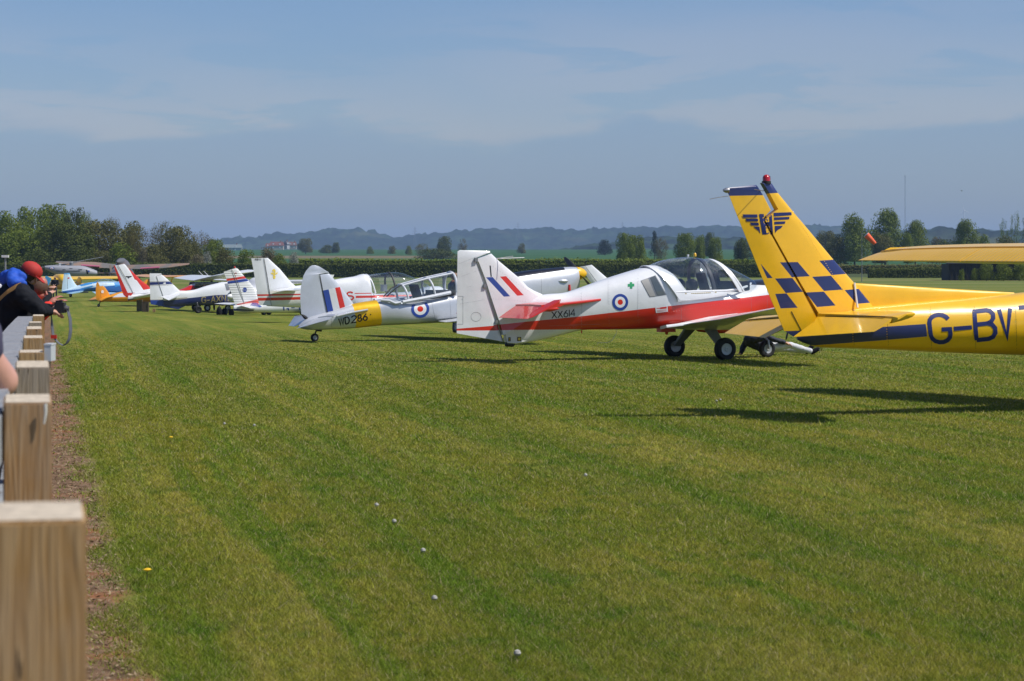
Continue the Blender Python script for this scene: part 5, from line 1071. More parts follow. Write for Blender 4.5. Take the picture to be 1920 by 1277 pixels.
# ---------------------------------------------------------------- G-AXNS
def build_pup():
    ac = Air('blue_white_tourer', 'white over navy low-wing aircraft lettered G-AXNS in gold, navy band across its fin', 'aircraft', 281, 129, 26)
    S, R = ac.S, ac.root
    gy = (.40, .38, .33)
    bl = [(ac.uw([(270, 529.6), (330, 527.4), (330, 532.2), (270, 535.2)]), NAVY), (ac.uw([(270, 528.2), (325, 526), (325, 527.0), (270, 529.2)]), gy), (ac.uw([(270, 536), (330, 533.2), (330, 534.2), (270, 537)]), gy)]
    low = [(ac.uw([(270, 563.2), (306, 562.5), (306, 590), (270, 590)]), BLUE), (ac.uw([(306, 563.5), (345, 560), (345, 600), (306, 600)]), NAVY), (ac.uw([(345, 560), (401, 553.5), (401, 600), (345, 600)], -.2), NAVY), (ac.uw([(401, 553.5), (600, 545), (600, 600), (401, 600)], -.3), NAVY)]
    sch = livery('blue_white_scheme', (.82, .83, .83), low + [(ac.uw([(315, 560.5), (350, 557.5), (350, 560), (315, 563.5)], -.1), gy)]); tl = livery('blue_band_tail', (.82, .83, .83), bl + low[:2] + [(ac.uw([(270, 562), (306, 561.4), (306, 562.5), (270, 563.2)]), gy)])
    fus = fuse(ac, 'fuselage', [(303, 557, 574, .04, 2), (318, 550, 575, .10, 2.2), (339, 546, 573.5, .18, 2.4), (363, 543.5, 572.3, .26, 2.5), (387, 536, 572, .36, 2.6), (406, 531.3, 572, .43, 2.7), (425, 526.6, 572.5, .48, 2.8), (445, 524, 573, .5, 2.8), (470, 530, 573, .5, 2.8), (490, 546, 573, .48, 2.8), (515, 549, 571, .42, 2.6), (524, 553, 566, .28, 2.2)], sch, 4, 32)
    fin, rud = fin_pair(ac, [(341, 549), (326, 534.5), (315.6, 525), (308, 518.5), (303, 515)], [(308, 563), (302, 545), (298, 533), (294.5, 521), (293, 517.8)],
                        [(303, 574), (306.5, 562), (301, 545), (297, 533), (293.5, 521), (292.6, 517.5), (303, 514.3), (301.5, 512.6)], [(283, 570.3), (281.9, 562), (281.3, 545), (281, 533), (280.7, 521), (280.6, 517.8), (280.4, 514.5), (280.6, 512.5)], tl, .055)
    blade('ventral_fin', [S(350, 572.5), S(334, 580), S(306, 575.5)], [S(350, 571), S(334, 570), S(306, 570)], [.02, .05, .04], 'slab', (0, 1, 0), m_navy, R)
    MB().tube([S(293, 518, -.06), S(307.5, 562, -.06)], .009, 5).build('hinge_gap', m_grey, R)
    for sg in (-1, 1):
        A = [Vector((1.55, sg * .15, .98)), Vector((S(341, 551, -1.35).x, sg * 1.4, S(341, 551, -1.35).z))]; B = [Vector((.55, sg * .15, .90)), Vector((S(316, 563, -1.35).x, sg * 1.4, S(316, 563, -1.35).z))]
        blade('tailplane', A, B, [.05, .03], 'full', (0, 0, 1), m_white, R)
    decal(ac, 'fin_diamond', [([((305, 531.3), (310, 529.3), (311, 531), (310, 533)), ], m_print['white'])], [fin], R, .01)
    decal(ac, 'cabin_window', [([((421, 532), (427.5, 531), (431, 543.5), (425, 544.5))], m_print['grey']), ([((424, 540), (430.5, 539), (431, 543.5), (425, 544.4))], m_print['red'])], [fus], R, .01)
    B_ = lambda x0, x1, yb, yt, s=0: (x0 + s, yb, x1 + s, yb - (x1 - x0) * .04, x0, yt)
    q = letters('G', [B_(378.6, 386, 567.8, 557)], 1.7) + letters('AXNS', [B_(396.2, 403.5, 566.8, 555.4), B_(405.8, 413.6, 566.2, 554.6), B_(416.2, 423, 565.3, 554), B_(426.5, 434, 564.4, 553.4)], 1.7) + [((388.5, 562.2), (393.2, 561.8), (393.2, 563.6), (388.5, 564))]
    decal(ac, 'registration_lettering', [(q, m_print['gold'])], [fus], R, .012)
    for sg in (-1, 1):
        c = Vector((2.39 if sg < 0 else 3.0, sg * 1.0, 0)); c.z = ac.G(c.x, c.y) + .20; wheel(ac, c, .2, .09, m_black); MB().tube([c, Vector((c.x + .1, sg * .45, .55))], .05, 8).build('main_leg', m_black, R)
    wing_pair(ac, 5.6, .42, .5, 4.6, 1.5, 1.1, 6, .2, .10, m_white, sides=(1,)); wing_pair(ac, 5.6, .42, .5, 4.6, 1.5, 1.1, 6, .2, .10, m_white, sides=(-1,))
    c = Vector((5.9, 0, ac.G(5.9, 0) + .17)); wheel(ac, c, .17); prop(ac, S(525, 559), .9, 60, m_black, m_white, .15)
build_pup()

# ---------------------------------------------------------------- high-wing aircraft, generic
def highwing(name, label, px, Y, th, scheme, tailm, finp, x_te, zw, span, rooft, wingm, legx, fusrows, strut=True, stabz=1.05, stabspan=1.6, stabdroop=0, roof_c=None, elevm=None, noser=.9):
    ac = Air(name, label, 'aircraft', px, Y, th)
    fuse_uw(ac, 'fuselage', fusrows, scheme, 3, 28)
    if finp: fin_pair(ac, *finp, tailm, .05)
    if stabspan: stab_pair(ac, .05, stabz, stabspan, 1.1, .8, elevm or wingm, .04, .1, stabdroop)
    wing_pair(ac, x_te + 1.55, zw, .0, span, 1.6, 1.25, 1.5, .15, .11, wingm)
    if strut:
        for sg in (-1, 1): MB().tube([Vector((x_te + 1.1, sg * .5, zw - 1.2)), Vector((x_te + 1.0, sg * 2.4, zw + .02))], .035, 8).build('wing_strut', wingm, ac.root)
    gear(ac, legx, 1.1, .2, legx + 1.6, .18, zw - 1.3)
    xn = fusrows[-1][0]; prop(ac, (xn + .05, 0, (fusrows[-1][1] + fusrows[-1][3]) / 2), noser, 75, m_black, wingm, .14)
    return ac
def hw_rows(zt=1.95, zb=.62, tail=(1.25, .9), L=7.0):
    return [[.0, tail[0], .0, tail[1] - .02, .05, 2], [1.2, tail[0] + .1, 1.2, .80, .22, 2.2], [2.6, tail[0] + .2, 2.6, .68, .4, 2.4], [3.3, 1.62, 3.3, zb, .5, 2.6], [3.9, zt - .05, 3.9, zb, .54, 3], [4.9, zt - .03, 4.9, zb, .55, 3.2], [5.35, zt - .1, 5.35, zb, .54, 3], [5.75, 1.42, 5.75, zb, .5, 2.8], [6.7, 1.32, 6.7, .68, .42, 2.5], [L, 1.22, L, .78, .3, 2.2]]
def glaze(ac, zt, zb, x0=3.75, x1=5.6, hw=.555):
    for sg in (-1, 1):
        for a, b, nm in ((x0, x0 + .55, 'rear_window'), (x0 + .65, x0 + 1.35, 'door_window')):
            blade(nm, [Vector((a + .1, sg * hw, zt)), Vector((b, sg * hw, zt))], [Vector((a, sg * hw, zb)), Vector((b + .02, sg * hw, zb))], .012, 'slab', (0, 1, 0), m_dark_glass, ac.root)
    blade('windscreen', [Vector((x1 - .22, -.48, zt)), Vector((x1 - .22, .48, zt))], [Vector((x1 + .18, -.46, zb)), Vector((x1 + .18, .46, zb))], .03, 'slab', (.8, 0, .6), m_dark_glass, ac.root)

def build_redfin():
    px = 240
    ac0 = Air('_probe', None, None, px, 135, 26); S = ac0.S
    q = ac0.uw([(232, 552), (213, 498), (207, 498), (222, 552)]); bpy.data.objects.remove(ac0.root)
    L = [(ac0.uw([(200, 494), (213.5, 494), (241, 553), (230, 560)]), RED), (ac0.uw([(200, 553), (241, 549), (252, 549), (247, 558), (232, 560)]), RED),
         (ac0.uw([(234.3, 492), (300, 560), (300, 543.5), (272, 543.5)][:2] + [(290, 536), (300, 543.5), (271, 543.8)]), RED), (ac0.uw([(234.3, 490), (250, 490), (262, 528), (252, 524)]), RED), (ac0.uw([(233.8, 494), (262, 494), (290, 540), (268.5, 543.6)]), RED)]
    ac = Air('red_edged_tourer', 'white high-wing aircraft with swept fin edged in red and small wings emblem', 'aircraft', px, 135, 26)
    rows = hw_rows(1.62, .30, (.92, .62)); rows = [[a, b, c, d, e, f] for a, b, c, d, e, f in rows]
    rows[5][1] = 1.55; rows[6][1] = 1.5; rows[7][1] = 1.15; rows[8][1] = 1.05; rows[9][1] = .95; rows[3][1] = 1.30; rows[4][1] = 1.55
    zr = ac.S(352, 539).z
    body = livery('red_top_scheme', (.82, .83, .83), [([(2.2, zr - .16), (4.6, zr - .20), (4.6, zr + .12), (2.2, zr + .12)], RED), ([(-1, -1), (8, -1), (8, .55), (-1, .72)], (.10, .03, .03))])
    tl = livery('red_edge_tail', (.84, .85, .85), L)
    fuse_uw(ac, 'fuselage', rows, body, 3, 28)
    fin, rud = fin_pair(ac, [(286, 548), (279, 536.5), (266, 527), (252.6, 514), (240, 502.5), (234.5, 496), (232.5, 495)], [(250, 550), (246, 542), (240, 530), (233, 517), (226, 505), (222.5, 499), (221.6, 497.2)],
                   [(244, 557), (249, 550), (245, 542), (239, 530), (232, 517), (225, 505), (221.5, 499), (220.6, 497.3)], [(237, 557.5), (231.5, 553), (228.5, 545), (224, 531), (219.5, 517), (215.5, 505), (213.3, 499.5), (213, 498)], tl, .05)
    MB().tube([S(221, 497.5, -.06), S(249.5, 550, -.06)], .007, 5).build('hinge_gap', m_grey, ac.root)
    for sg, a, b, c_, d in ((1, (210.5, 557.5), (227, 550), (236, 553), (243, 551)), (-1, (242, 558.5), (262, 554.5), (252, 549.8), (283, 547))):
        te_o, le_o = S(a[0], a[1], sg * 1.45), S(b[0], b[1], sg * 1.45)
        if sg < 0: te_o, le_o = S(240, 558.6, -1.4), S(281, 551, -1.4)
        blade('tailplane', [Vector((1.5, sg * .1, le_o.z + .05)), le_o], [Vector((.3, sg * .12, te_o.z + .05)), te_o], [.045, .03], 'full', (0, 0, 1), m_white, ac.root)
    A = ac.S(363, 529, -.5); tip = ac.S(476, 511.5, -4.6)
    wz = ac.S(345, 526).z; 
    for sg in (-1, 1):
        z1 = tip.z if sg < 0 else wz + .1
        x1 = 4.0
        blade('wing', [Vector((5.5, sg * .0, wz + .16)), Vector((5.6, sg * 2.5, (wz + z1) / 2 + .15)), Vector((5.7, sg * 5.0, z1 + .12)), Vector((5.6, sg * 5.5, z1 + .10))], [Vector((3.85, 0, wz)), Vector((3.95, sg * 2.5, (wz + z1) / 2)), Vector((4.3, sg * 5.0, z1)), Vector((4.8, sg * 5.5, z1))], [.13, .12, .09, .02], 'full', (0, 0, 1), m_white, ac.root)
        MB().tube([Vector((4.7, sg * .5, .4)), Vector((4.6, sg * 2.4, wz - .02))], .04, 8).build('wing_strut', m_white, ac.root)
        if sg < 0:
            for k, y in ((0, -.9), (1, -1.8)): MB().tube([Vector((4.3, y, wz + .1)), Vector((3.85, y, wz + .55))], .014, 6).build('aerial_rod', m_white, ac.root)
    glaze(ac, wz - .08, wz - .45, 3.7, 5.5, .53)
    gear(ac, 4.3, 1.1, .2, 5.9, .18, .4); prop(ac, (7.05, 0, .85), .9, 30, m_black, m_white, .14)
    em = [[(234.5, 518), (239, 517.5), (240.5, 520.5), (238, 519.8)], [(241.5, 520.5), (243, 517.5), (248, 517.8), (244.5, 520)], [(239.5, 517.8), (242.5, 517.8), (241.8, 522), (240.2, 522)]]
    decal(ac, 'wings_emblem', [(em, m_print['black'])], [fin, rud], ac.root, .012)
build_redfin()

# white high-wing aircraft glimpsed behind the ribbed tail
def build_highwing_white():
    rows = hw_rows(1.95, .62); m = livery('white_highwing_scheme', (.80, .81, .82), [([(0, 1.0), (7, 1.0), (7, 1.1), (0, 1.1)], BLUE)])
    ac = highwing('white_tourer', 'white high-wing aircraft half hidden behind the ribbed tail, its wheels showing below', 612, 121, 234, m, m_white, None, 3.3, 1.62, 3.5, 0, m_white, 3.1, rows, True, 1.05, 0)
    T = [[1.0, 1.1, 1.0, .9, .2, 2]]
    glaze(ac, 1.80, 1.30, 3.4, 5.4)
    f = blade('fin', [Vector((1.5, 0, 1.2)), Vector((.2, 0, 2.0))], [Vector((.4, 0, 1.2)), Vector((-.3, 0, 2.0))], [.05, .03], 'fore', (0, 1, 0), m_white, ac.root)
    blade('rudder', [Vector((.39, 0, 1.2)), Vector((-.31, 0, 2.0))], [Vector((-.1, 0, 1.15)), Vector((-.6, 0, 2.0))], [.045, .03], 'aft', (0, 1, 0), m_white, ac.root)
build_highwing_white()

# ---------------------------------------------------------------- orange cub, blue low-winger, yellow cub
def build_orange():
    ac = Air('orange_tourer', 'small orange tailwheel high-wing aircraft with rounded rudder and pale emblem on its fin', 'aircraft', 185, 152, 26)
    S, R = ac.S, ac.root; z = lambda a, b: (60 + a * .09375, 475 + b * .09375)
    OR = (.80, .33, .012); m = paint('orange_paint', OR)
    fuse(ac, 'fuselage', [(186, 560, 566, .05, 2), (200, 555, 565.5, .18, 2.4), (215, 550, 565.5, .3, 2.6), (235, 545, 565.5, .38, 2.8), (258, 538, 566, .42, 3), (275, 524, 567, .44, 3), (300, 524, 568, .44, 3), (312, 541, 568, .42, 2.8), (330, 544, 566, .36, 2.4), (338, 549, 560, .24, 2.2)], m, 3, 26)
    fin, rud = fin_pair(ac, [(207, 557), (204, 549), (197, 539), (193, 536)], [(189, 560), (188.5, 549), (187, 540), (186, 537)],
                        [(200, 565), (189, 558), (188, 548), (186.5, 538), (187, 536), (183.5, 529)], [(187.5, 567), (180.5, 561), (179.3, 549), (180, 538), (180.3, 534), (181.5, 529.3)], m, .04)
    for sg, q in ((1, S(164, 562.5, 1.35)), (-1, None)):
        if q is None: q = Vector((S(164, 562.5, 1.35).x, -1.35, S(164, 562.5, 1.35).z))
        blade('tailplane', [Vector((.95, sg * .1, q.z + .28)), Vector((.75, sg * .9, q.z + .28)), Vector((q.x + .5, sg * 1.35, q.z + .2))], [Vector((.1, sg * .1, q.z + .08)), Vector((q.x + .05, sg * .9, q.z)), Vector((q.x + .1, sg * 1.35, q.z))], [.03, .03, .02], 'slab', (0, 0, 1), m, R)
    c = Vector((0, 0, ac.G(0, 0) + .09)); wheel(ac, c, .09); MB().tube([c, Vector((.2, 0, .5))], .03, 6).build('tail_leg', m_black, R)
    xw, zw = S(277, 522, -3.5), S(235, 520).z
    wing_pair(ac, 4.75, zw, 0, 4.6, 1.5, 1.35, .8, .05, .09, m)
    for sg in (-1, 1): MB().tube([Vector((4.2, sg * .4, .35)), Vector((4.1, sg * 2.4, zw))], .03, 6).build('wing_strut', m, R)
    gear(ac, 4.3, .9, .22, None, .2, .4, m_black); prop(ac, S(339, 554), .9, 20, m_black, m, .12)
    decal(ac, 'fin_emblem', [(disc(192.2, 547, 2.6, 3, .1, 1, 0, 10), m_print['white'])], [fin, rud], R, .015)
build_orange()
def build_lightblue():
    ac = Air('light_blue_tourer', 'pale blue and white low-wing aircraft with tall pale fin and dark blue belly', 'aircraft', 116, 176, 22)
    S, R = ac.S, ac.root; LB = (.42, .68, .86); MBL = (.05, .28, .62)
    L = [(ac.uw([(100, 546), (182, 538), (240, 531), (240, 590), (100, 590)], -.2), (.03, .14, .40)), (ac.uw([(150, 541), (172, 535), (172, 538), (150, 545)], -.2), MBL), (ac.uw([(146, 533), (182, 528), (182, 530), (152, 537)], -.2), MBL), (ac.uw([(212, 530), (240, 527), (240, 531), (214, 538)], -.2), MBL)]
    m = livery('light_blue_scheme', (.62, .78, .88), L); mt = livery('light_blue_tail', (.66, .82, .90), [(ac.uw([(110, 505), (140, 505), (131, 514.5), (110, 514.5)]), (.16, .45, .75))])
    fuse(ac, 'fuselage', [(117, 545, 550, .05, 2), (135, 539, 549.5, .2, 2.2), (150, 534, 548.5, .32, 2.4), (165, 530, 546.5, .45, 2.5), (185, 528, 547, .55, 2.7), (205, 527.5, 548, .6, 2.8), (235, 529, 549, .58, 2.7), (255, 533, 549, .45, 2.4), (262, 538, 545, .3, 2.2)], m, 3, 26)
    fin, rud = fin_pair(ac, [(151, 541), (141.6, 533), (134, 521), (130, 512)], [(127.5, 548), (126.5, 533), (126, 521), (125.5, 512)], [(126.8, 549), (125.8, 533), (125.3, 521), (125, 512)], [(115.5, 547), (117, 533), (118.8, 521), (120, 512.5)], mt, .06)
    for sg in (-1, 1): blade('tailplane', [Vector((1.6, sg * .1, .75)), Vector((1.2, sg * 1.7, .75))], [Vector((.3, sg * .1, .6)), Vector((.35, sg * 1.7, .58))], [.06, .04], 'full', (0, 0, 1), paint('light_blue_paint', LB), R)
    canopy(ac, [(178, 528, 531, .3), (186, 524, 530, .5), (198, 522.5, 530, .52), (212, 525, 530, .5), (222, 529, 530.5, .3)])
    wing_pair(ac, 4.6, .35, .5, 4.8, 1.7, 1.4, 5, .1, .11, paint('light_blue_paint', LB)); gear(ac, 3.2, 1.3, .22, 4.8, .2, .4, m_grey); prop(ac, S(263, 541), 1.0, 60, m_black, m_white, .16)
    decal(ac, 'fin_flag', [([((127, 520.5), (130.2, 520), (130.2, 522.3), (127.3, 522.7))], m_print['red'])], [fin], R, .015)
    decal(ac, 'registration_lettering', [(letters('G', [(174, 536.5, 177.5, 536, 174, 530.5)], .9) + letters('B', [(192, 534, 195.5, 533.6, 192, 529.6)], .9) + letters('B', [(197.5, 533.4, 201, 533, 197.5, 529.4)], .9), m_print['white'])], [o for o in R.children if o.name.startswith('fuselage')], R, .015)
build_lightblue()
def build_yellow_cub():
    m = paint('cub_yellow', (.82, .50, .02))
    ac = Air('yellow_tourer', 'yellow high-wing aircraft with long level wing parked beyond the pale blue one', 'aircraft', 150, 196, 120)
    fuse_uw(ac, 'fuselage', hw_rows(1.95, .62), m, 3, 24)
    fin = blade('fin', [Vector((1.3, 0, 1.2)), Vector((.3, 0, 1.75))], [Vector((.4, 0, 1.2)), Vector((-.1, 0, 1.7))], [.04, .02], 'fore', (0, 1, 0), m, ac.root)
    blade('rudder', [Vector((.39, 0, 1.1)), Vector((-.1, 0, 1.7))], [Vector((-.2, 0, 1.1)), Vector((-.35, 0, 1.6))], [.04, .02], 'aft', (0, 1, 0), m, ac.root)
    stab_pair(ac, .0, 1.15, 1.5, .9, .6, m)
    wing_pair(ac, 5.3, 1.48, 0, 5.3, 1.6, 1.4, .8, .05, .16, m, inc=.12)
    gear(ac, 4.8, .9, .22, None, .2, .7, m); prop(ac, (7.05, 0, 1.0), .95, 20, m_black, m, .12)
build_yellow_cub()
# camouflaged high-wing army co-operation aircraft, wide wings seen end to end
def build_camo():
    ac = Air('camouflaged_monoplane', 'brown and grey camouflaged high-wing monoplane with very wide wings behind the line', 'aircraft', 205, 250, 86)
    cam = livery('camouflage_scheme', (.16, .12, .095), [([(-9, 1.0), (9, 1.0), (9, 2.05), (-9, 2.05)], (.05, .05, .055))])
    m, nt, b = nt_new('camouflage_wing'); n = nz(nt, .35, 2, .5, 'Object'); lk(nt, mixc(nt, mr(nt, n, .46, .54), (.26, .17, .12), (.15, .14, .13)), b.inputs['Base Color']); b.inputs['Roughness'].default_value = .7
    fuse_uw(ac, 'fuselage', [[0, 1.7, 0, 1.3, .08, 2], [2, 2.1, 2, 1.0, .35, 2.4], [4, 2.6, 4, .8, .5, 2.6], [5.5, 3.2, 5.5, .7, .6, 2.6], [7, 3.0, 7, .7, .62, 2.6], [8.2, 2.4, 8.2, .7, .62, 2.2], [9, 2.1, 9, .9, .55, 2]], cam, 3, 24)
    Z = (ac.S(205, 498).z, ac.S(84, 491, 6.7).z)
    for sg in (-1, 1):
        z1 = ac.S(85 if sg > 0 else 333, 491.5 if sg > 0 else 495.5, sg * 7).z
        blade('wing', [Vector((7.0, sg * .3, Z[0] - .05)), Vector((7.1, sg * 3.2, z1 - .15)), Vector((6.9, sg * 5.5, z1 - .05)), Vector((6.2, sg * 7.2, z1 + .1))], [Vector((5.2, sg * .3, Z[0] - .35)), Vector((4.6, sg * 3.2, z1 - .55)), Vector((4.9, sg * 5.5, z1 - .32)), Vector((5.7, sg * 7.2, z1 - .05))], [.16, .24, .18, .03], 'full', (0, 0, 1), m, ac.root)
        MB().tube([Vector((6.3, sg * .6, .9)), Vector((6.2, sg * 3.4, z1 - .45))], .06, 6).build('wing_strut', m_dkgrey, ac.root)
        for y0, y1 in ((2.2, 4.2),):
            blade('wing_stripe_panel', [Vector((5.0, sg * y0, z1 - .40)), Vector((5.1, sg * y1, z1 - .26))], [Vector((4.6, sg * y0, z1 - .52)), Vector((4.7, sg * y1, z1 - .40))], .05, 'slab', (-.5, 0, 1), flat('faded_pink', (.38, .10, .16), .7), ac.root)
    canopy_m = MB().lathe(Vector((5.2, 0, 2.85)), (1, 0, 0), [(-1.8, .05), (-1.2, .25), (-.2, .42), (.8, .42), (1.6, .15)], 16).build('cockpit_hood', flat('hood_grey', (.12, .12, .13), .5), ac.root)
    for sg in (-1, 1):
        c = Vector((6.8, sg * 1.3, ac.G(6.8, sg * 1.3) + .38)); wheel(ac, c, .38); MB().tube([c, Vector((6.7, sg * .4, 1.0))], .12, 8).build('main_leg', m_dkgrey, ac.root)
    c = Vector((.3, 0, ac.G(.3, 0) + .18)); wheel(ac, c, .18); MB().tube([c, Vector((.4, 0, 1.35))], .05, 8).build('tail_leg', m_dkgrey, ac.root)
    prop(ac, (9.05, 0, 1.5), 1.5, 85, m_black, m_dkgrey, .2, 3)
    stab_pair(ac, .1, 1.7, 1.9, 1.3, .9, m, .05)
    blade('fin', [Vector((1.6, 0, 1.8)), Vector((.6, 0, 2.6))], [Vector((.4, 0, 1.8)), Vector((-.1, 0, 2.5))], [.06, .03], 'full', (0, 1, 0), m, ac.root)
build_camo()
def build_heli():
    ac = Air('grey_helicopter', 'grey helicopter with drooping rotor blades and a roundel on its boom, far left', 'helicopter', 150, 225, 12)
    S, R = ac.S, ac.root
    g = flat('helicopter_grey', (.30, .31, .34), .5)
    fus = fuse(ac, 'body', [(84, 498.5, 505, .2, 2), (95, 497.5, 510, .45, 2.2), (112, 497.5, 517, .7, 2.6), (135, 498, 520, .85, 2.8), (155, 498.5, 520, .9, 2.8), (170, 503, 518, .8, 2.6), (182, 508, 517, .5, 2.2)], g, 3, 24)
    blade('tail_pylon', [S(113.5, 494), S(119, 516)], [S(110, 494), S(112.5, 516)], [.10, .12], 'slab', (0, 1, 0), m_white, R)
    MB().tube([S(130, 500), S(112, 494.5)], .08, 8).build('rotor_mast', m_grey, R)
    hub = S(134, 492.5)
    MB().lathe(hub, (0, 0, 1), [(-.45, .18), (0, .2), (.1, .08)], 12).build('rotor_hub', m_grey, R)
    a, b = S(74, 502), S(194, 481.8)
    for e in (a, b): blade('rotor_blade', [hub + Vector((0, -.12, 0)), e + Vector((0, -.12, 0))], [hub + Vector((0, .12, 0)), e + Vector((0, .12, 0))], .035, 'full', (0, 0, 1), m_grey, R)
    for sg in (-1, 1):
        MB().tube([Vector((S(110, 520).x, sg * .9, ac.G(0, 0) + .08)), Vector((S(165, 520).x, sg * .9, ac.G(0, 0) + .08))], .06, 8).build('skid', m_dkgrey, R)
        for px in (122, 152): MB().tube([Vector((S(px, 512).x, sg * .9, ac.G(0, 0) + .1)), Vector((S(px, 512).x, sg * .5, S(px, 515).z))], .05, 6).build('skid_leg', m_dkgrey, R)
    decal(ac, 'roundel', [(disc(97, 503, 5, 2.6, .7, 1), m_print['blue']), (disc(97, 503, 5, 2.6, .25, .7), m_print['white']), (disc(97, 503, 5, 2.6, .02, .25), m_print['red'])], [fus], R, .02)
    dk = [((105, 507.6), (150, 507.6), (150, 508.6), (105, 508.6))] + [((x, 501.5), (x + 1.2, 501.5), (x + 1.6, 506), (x + .4, 506)) for x in (116, 122, 147)] + [((117, 505), (123, 505), (123, 506), (117, 506)), ((130, 503), (136, 503), (136, 504), (130, 504)), ((147, 505), (154, 505), (154, 506), (147, 506)), ((100, 510), (101.2, 510), (101.6, 514), (100.4, 514)), ((101, 513), (109, 513), (109, 514), (101, 514))]
    decal(ac, 'dark_panel_lines', [(dk, m_print['black'])], [fus], R, .02)
    decal(ac, 'cabin_window', [([((165, 504), (174, 505), (174, 510), (165, 510))], m_print['blue']), ([((160, 500), (162, 500), (166, 514), (163, 514))], m_print['black'])], [fus], R, .02)
build_heli()
# aircraft beyond the silver one: only its tilted white fin shows over the red and white trainer
def build_back_fin():
    ac = Air('far_white_tourer', 'white aircraft hidden beyond the silver nose, only its tilted square fin showing', 'aircraft', 1118, 78, 24)
    S, R = ac.S, ac.root
    f, r = fin_pair(ac, [(1158, 540), (1139, 522), (1109.5, 496.5)], [(1132, 545), (1118, 528), (1097, 499)], [(1131, 545), (1117, 528), (1096, 499)], [(1124, 546), (1108, 529), (1086.5, 500)], m_white, .05)
    fuse(ac, 'fuselage', [(1120, 542, 560, .06, 2), (1150, 537, 566, .2, 2.4), (1200, 541, 572, .4, 2.6), (1260, 550, 574, .45, 2.6), (1300, 551, 574, .46, 2.6), (1340, 552, 574, .44, 2.6), (1390, 554, 570, .36, 2.4)], m_white, 3, 24)
    stab_pair(ac, .2, 1.0, 1.4, .9, .7, m_white); wing_pair(ac, 4.3, .6, .5, 4.5, 1.5, 1.2, 5, .1, .1, m_white); gear(ac, 3.6, 1.1, .19, 5.0, .17, .6); prop(ac, S(1392, 560), .85, 10, m_black, m_white, .14)
build_back_fin()
# ================================================================ FENCE, PEOPLE, SMALL THINGS, GRASS
def wood_mat(name, c0, c1, scale=1.0, seed=0, axis=2):
    if name in MATS: return MATS[name]
    m, nt, b = nt_new(name); b.inputs['Roughness'].default_value = .82; b.inputs['Specular IOR Level'].default_value = .25
    t = nt.nodes.new('ShaderNodeTexCoord'); mp = nt.nodes.new('ShaderNodeMapping'); lk(nt, t.outputs['Object'], mp.inputs[0]); mp.inputs['Location'].default_value = (seed * 1.7, seed * .9, seed)
    sc = [26 * scale] * 3; sc[axis] = 1.6 * scale; mp.inputs['Scale'].default_value = sc
    n = nz(nt, 1.0, 3, .5, vec=mp.outputs[0])
    w = mth(nt, 'SINE', mth(nt, 'MULTIPLY', n, 58)); g = mr(nt, w, -1, 1)
    mp2 = nt.nodes.new('ShaderNodeMapping'); lk(nt, t.outputs['Object'], mp2.inputs[0]); s2 = [190 * scale] * 3; s2[axis] = 5; mp2.inputs['Scale'].default_value = s2
    fine = nz(nt, 1.0, 3, .7, vec=mp2.outputs[0]); big = nz(nt, 5, 3, .6, 'Object')
    c = mixc(nt, g, c0, c1); c = mixc(nt, mth(nt, 'MULTIPLY', mr(nt, fine, .42, .7), .35), c, [q * .7 for q in c0]); c = mixc(nt, mth(nt, 'MULTIPLY', mr(nt, big, .45, .75), .40), c, (.34, .30, .25)); ck = mth(nt, 'ABSOLUTE', mth(nt, 'SUBTRACT', n, .56)); c = mixc(nt, mth(nt, 'MULTIPLY', mr(nt, ck, .006, .002), mr(nt, big, .42, .5)), c, (.05, .03, .018))
    lk(nt, c, b.inputs['Base Color']); bump(nt, b, mth(nt, 'ADD', fine, mth(nt, 'MULTIPLY', g, .5)), .5, .003); MATS[name] = m; return m
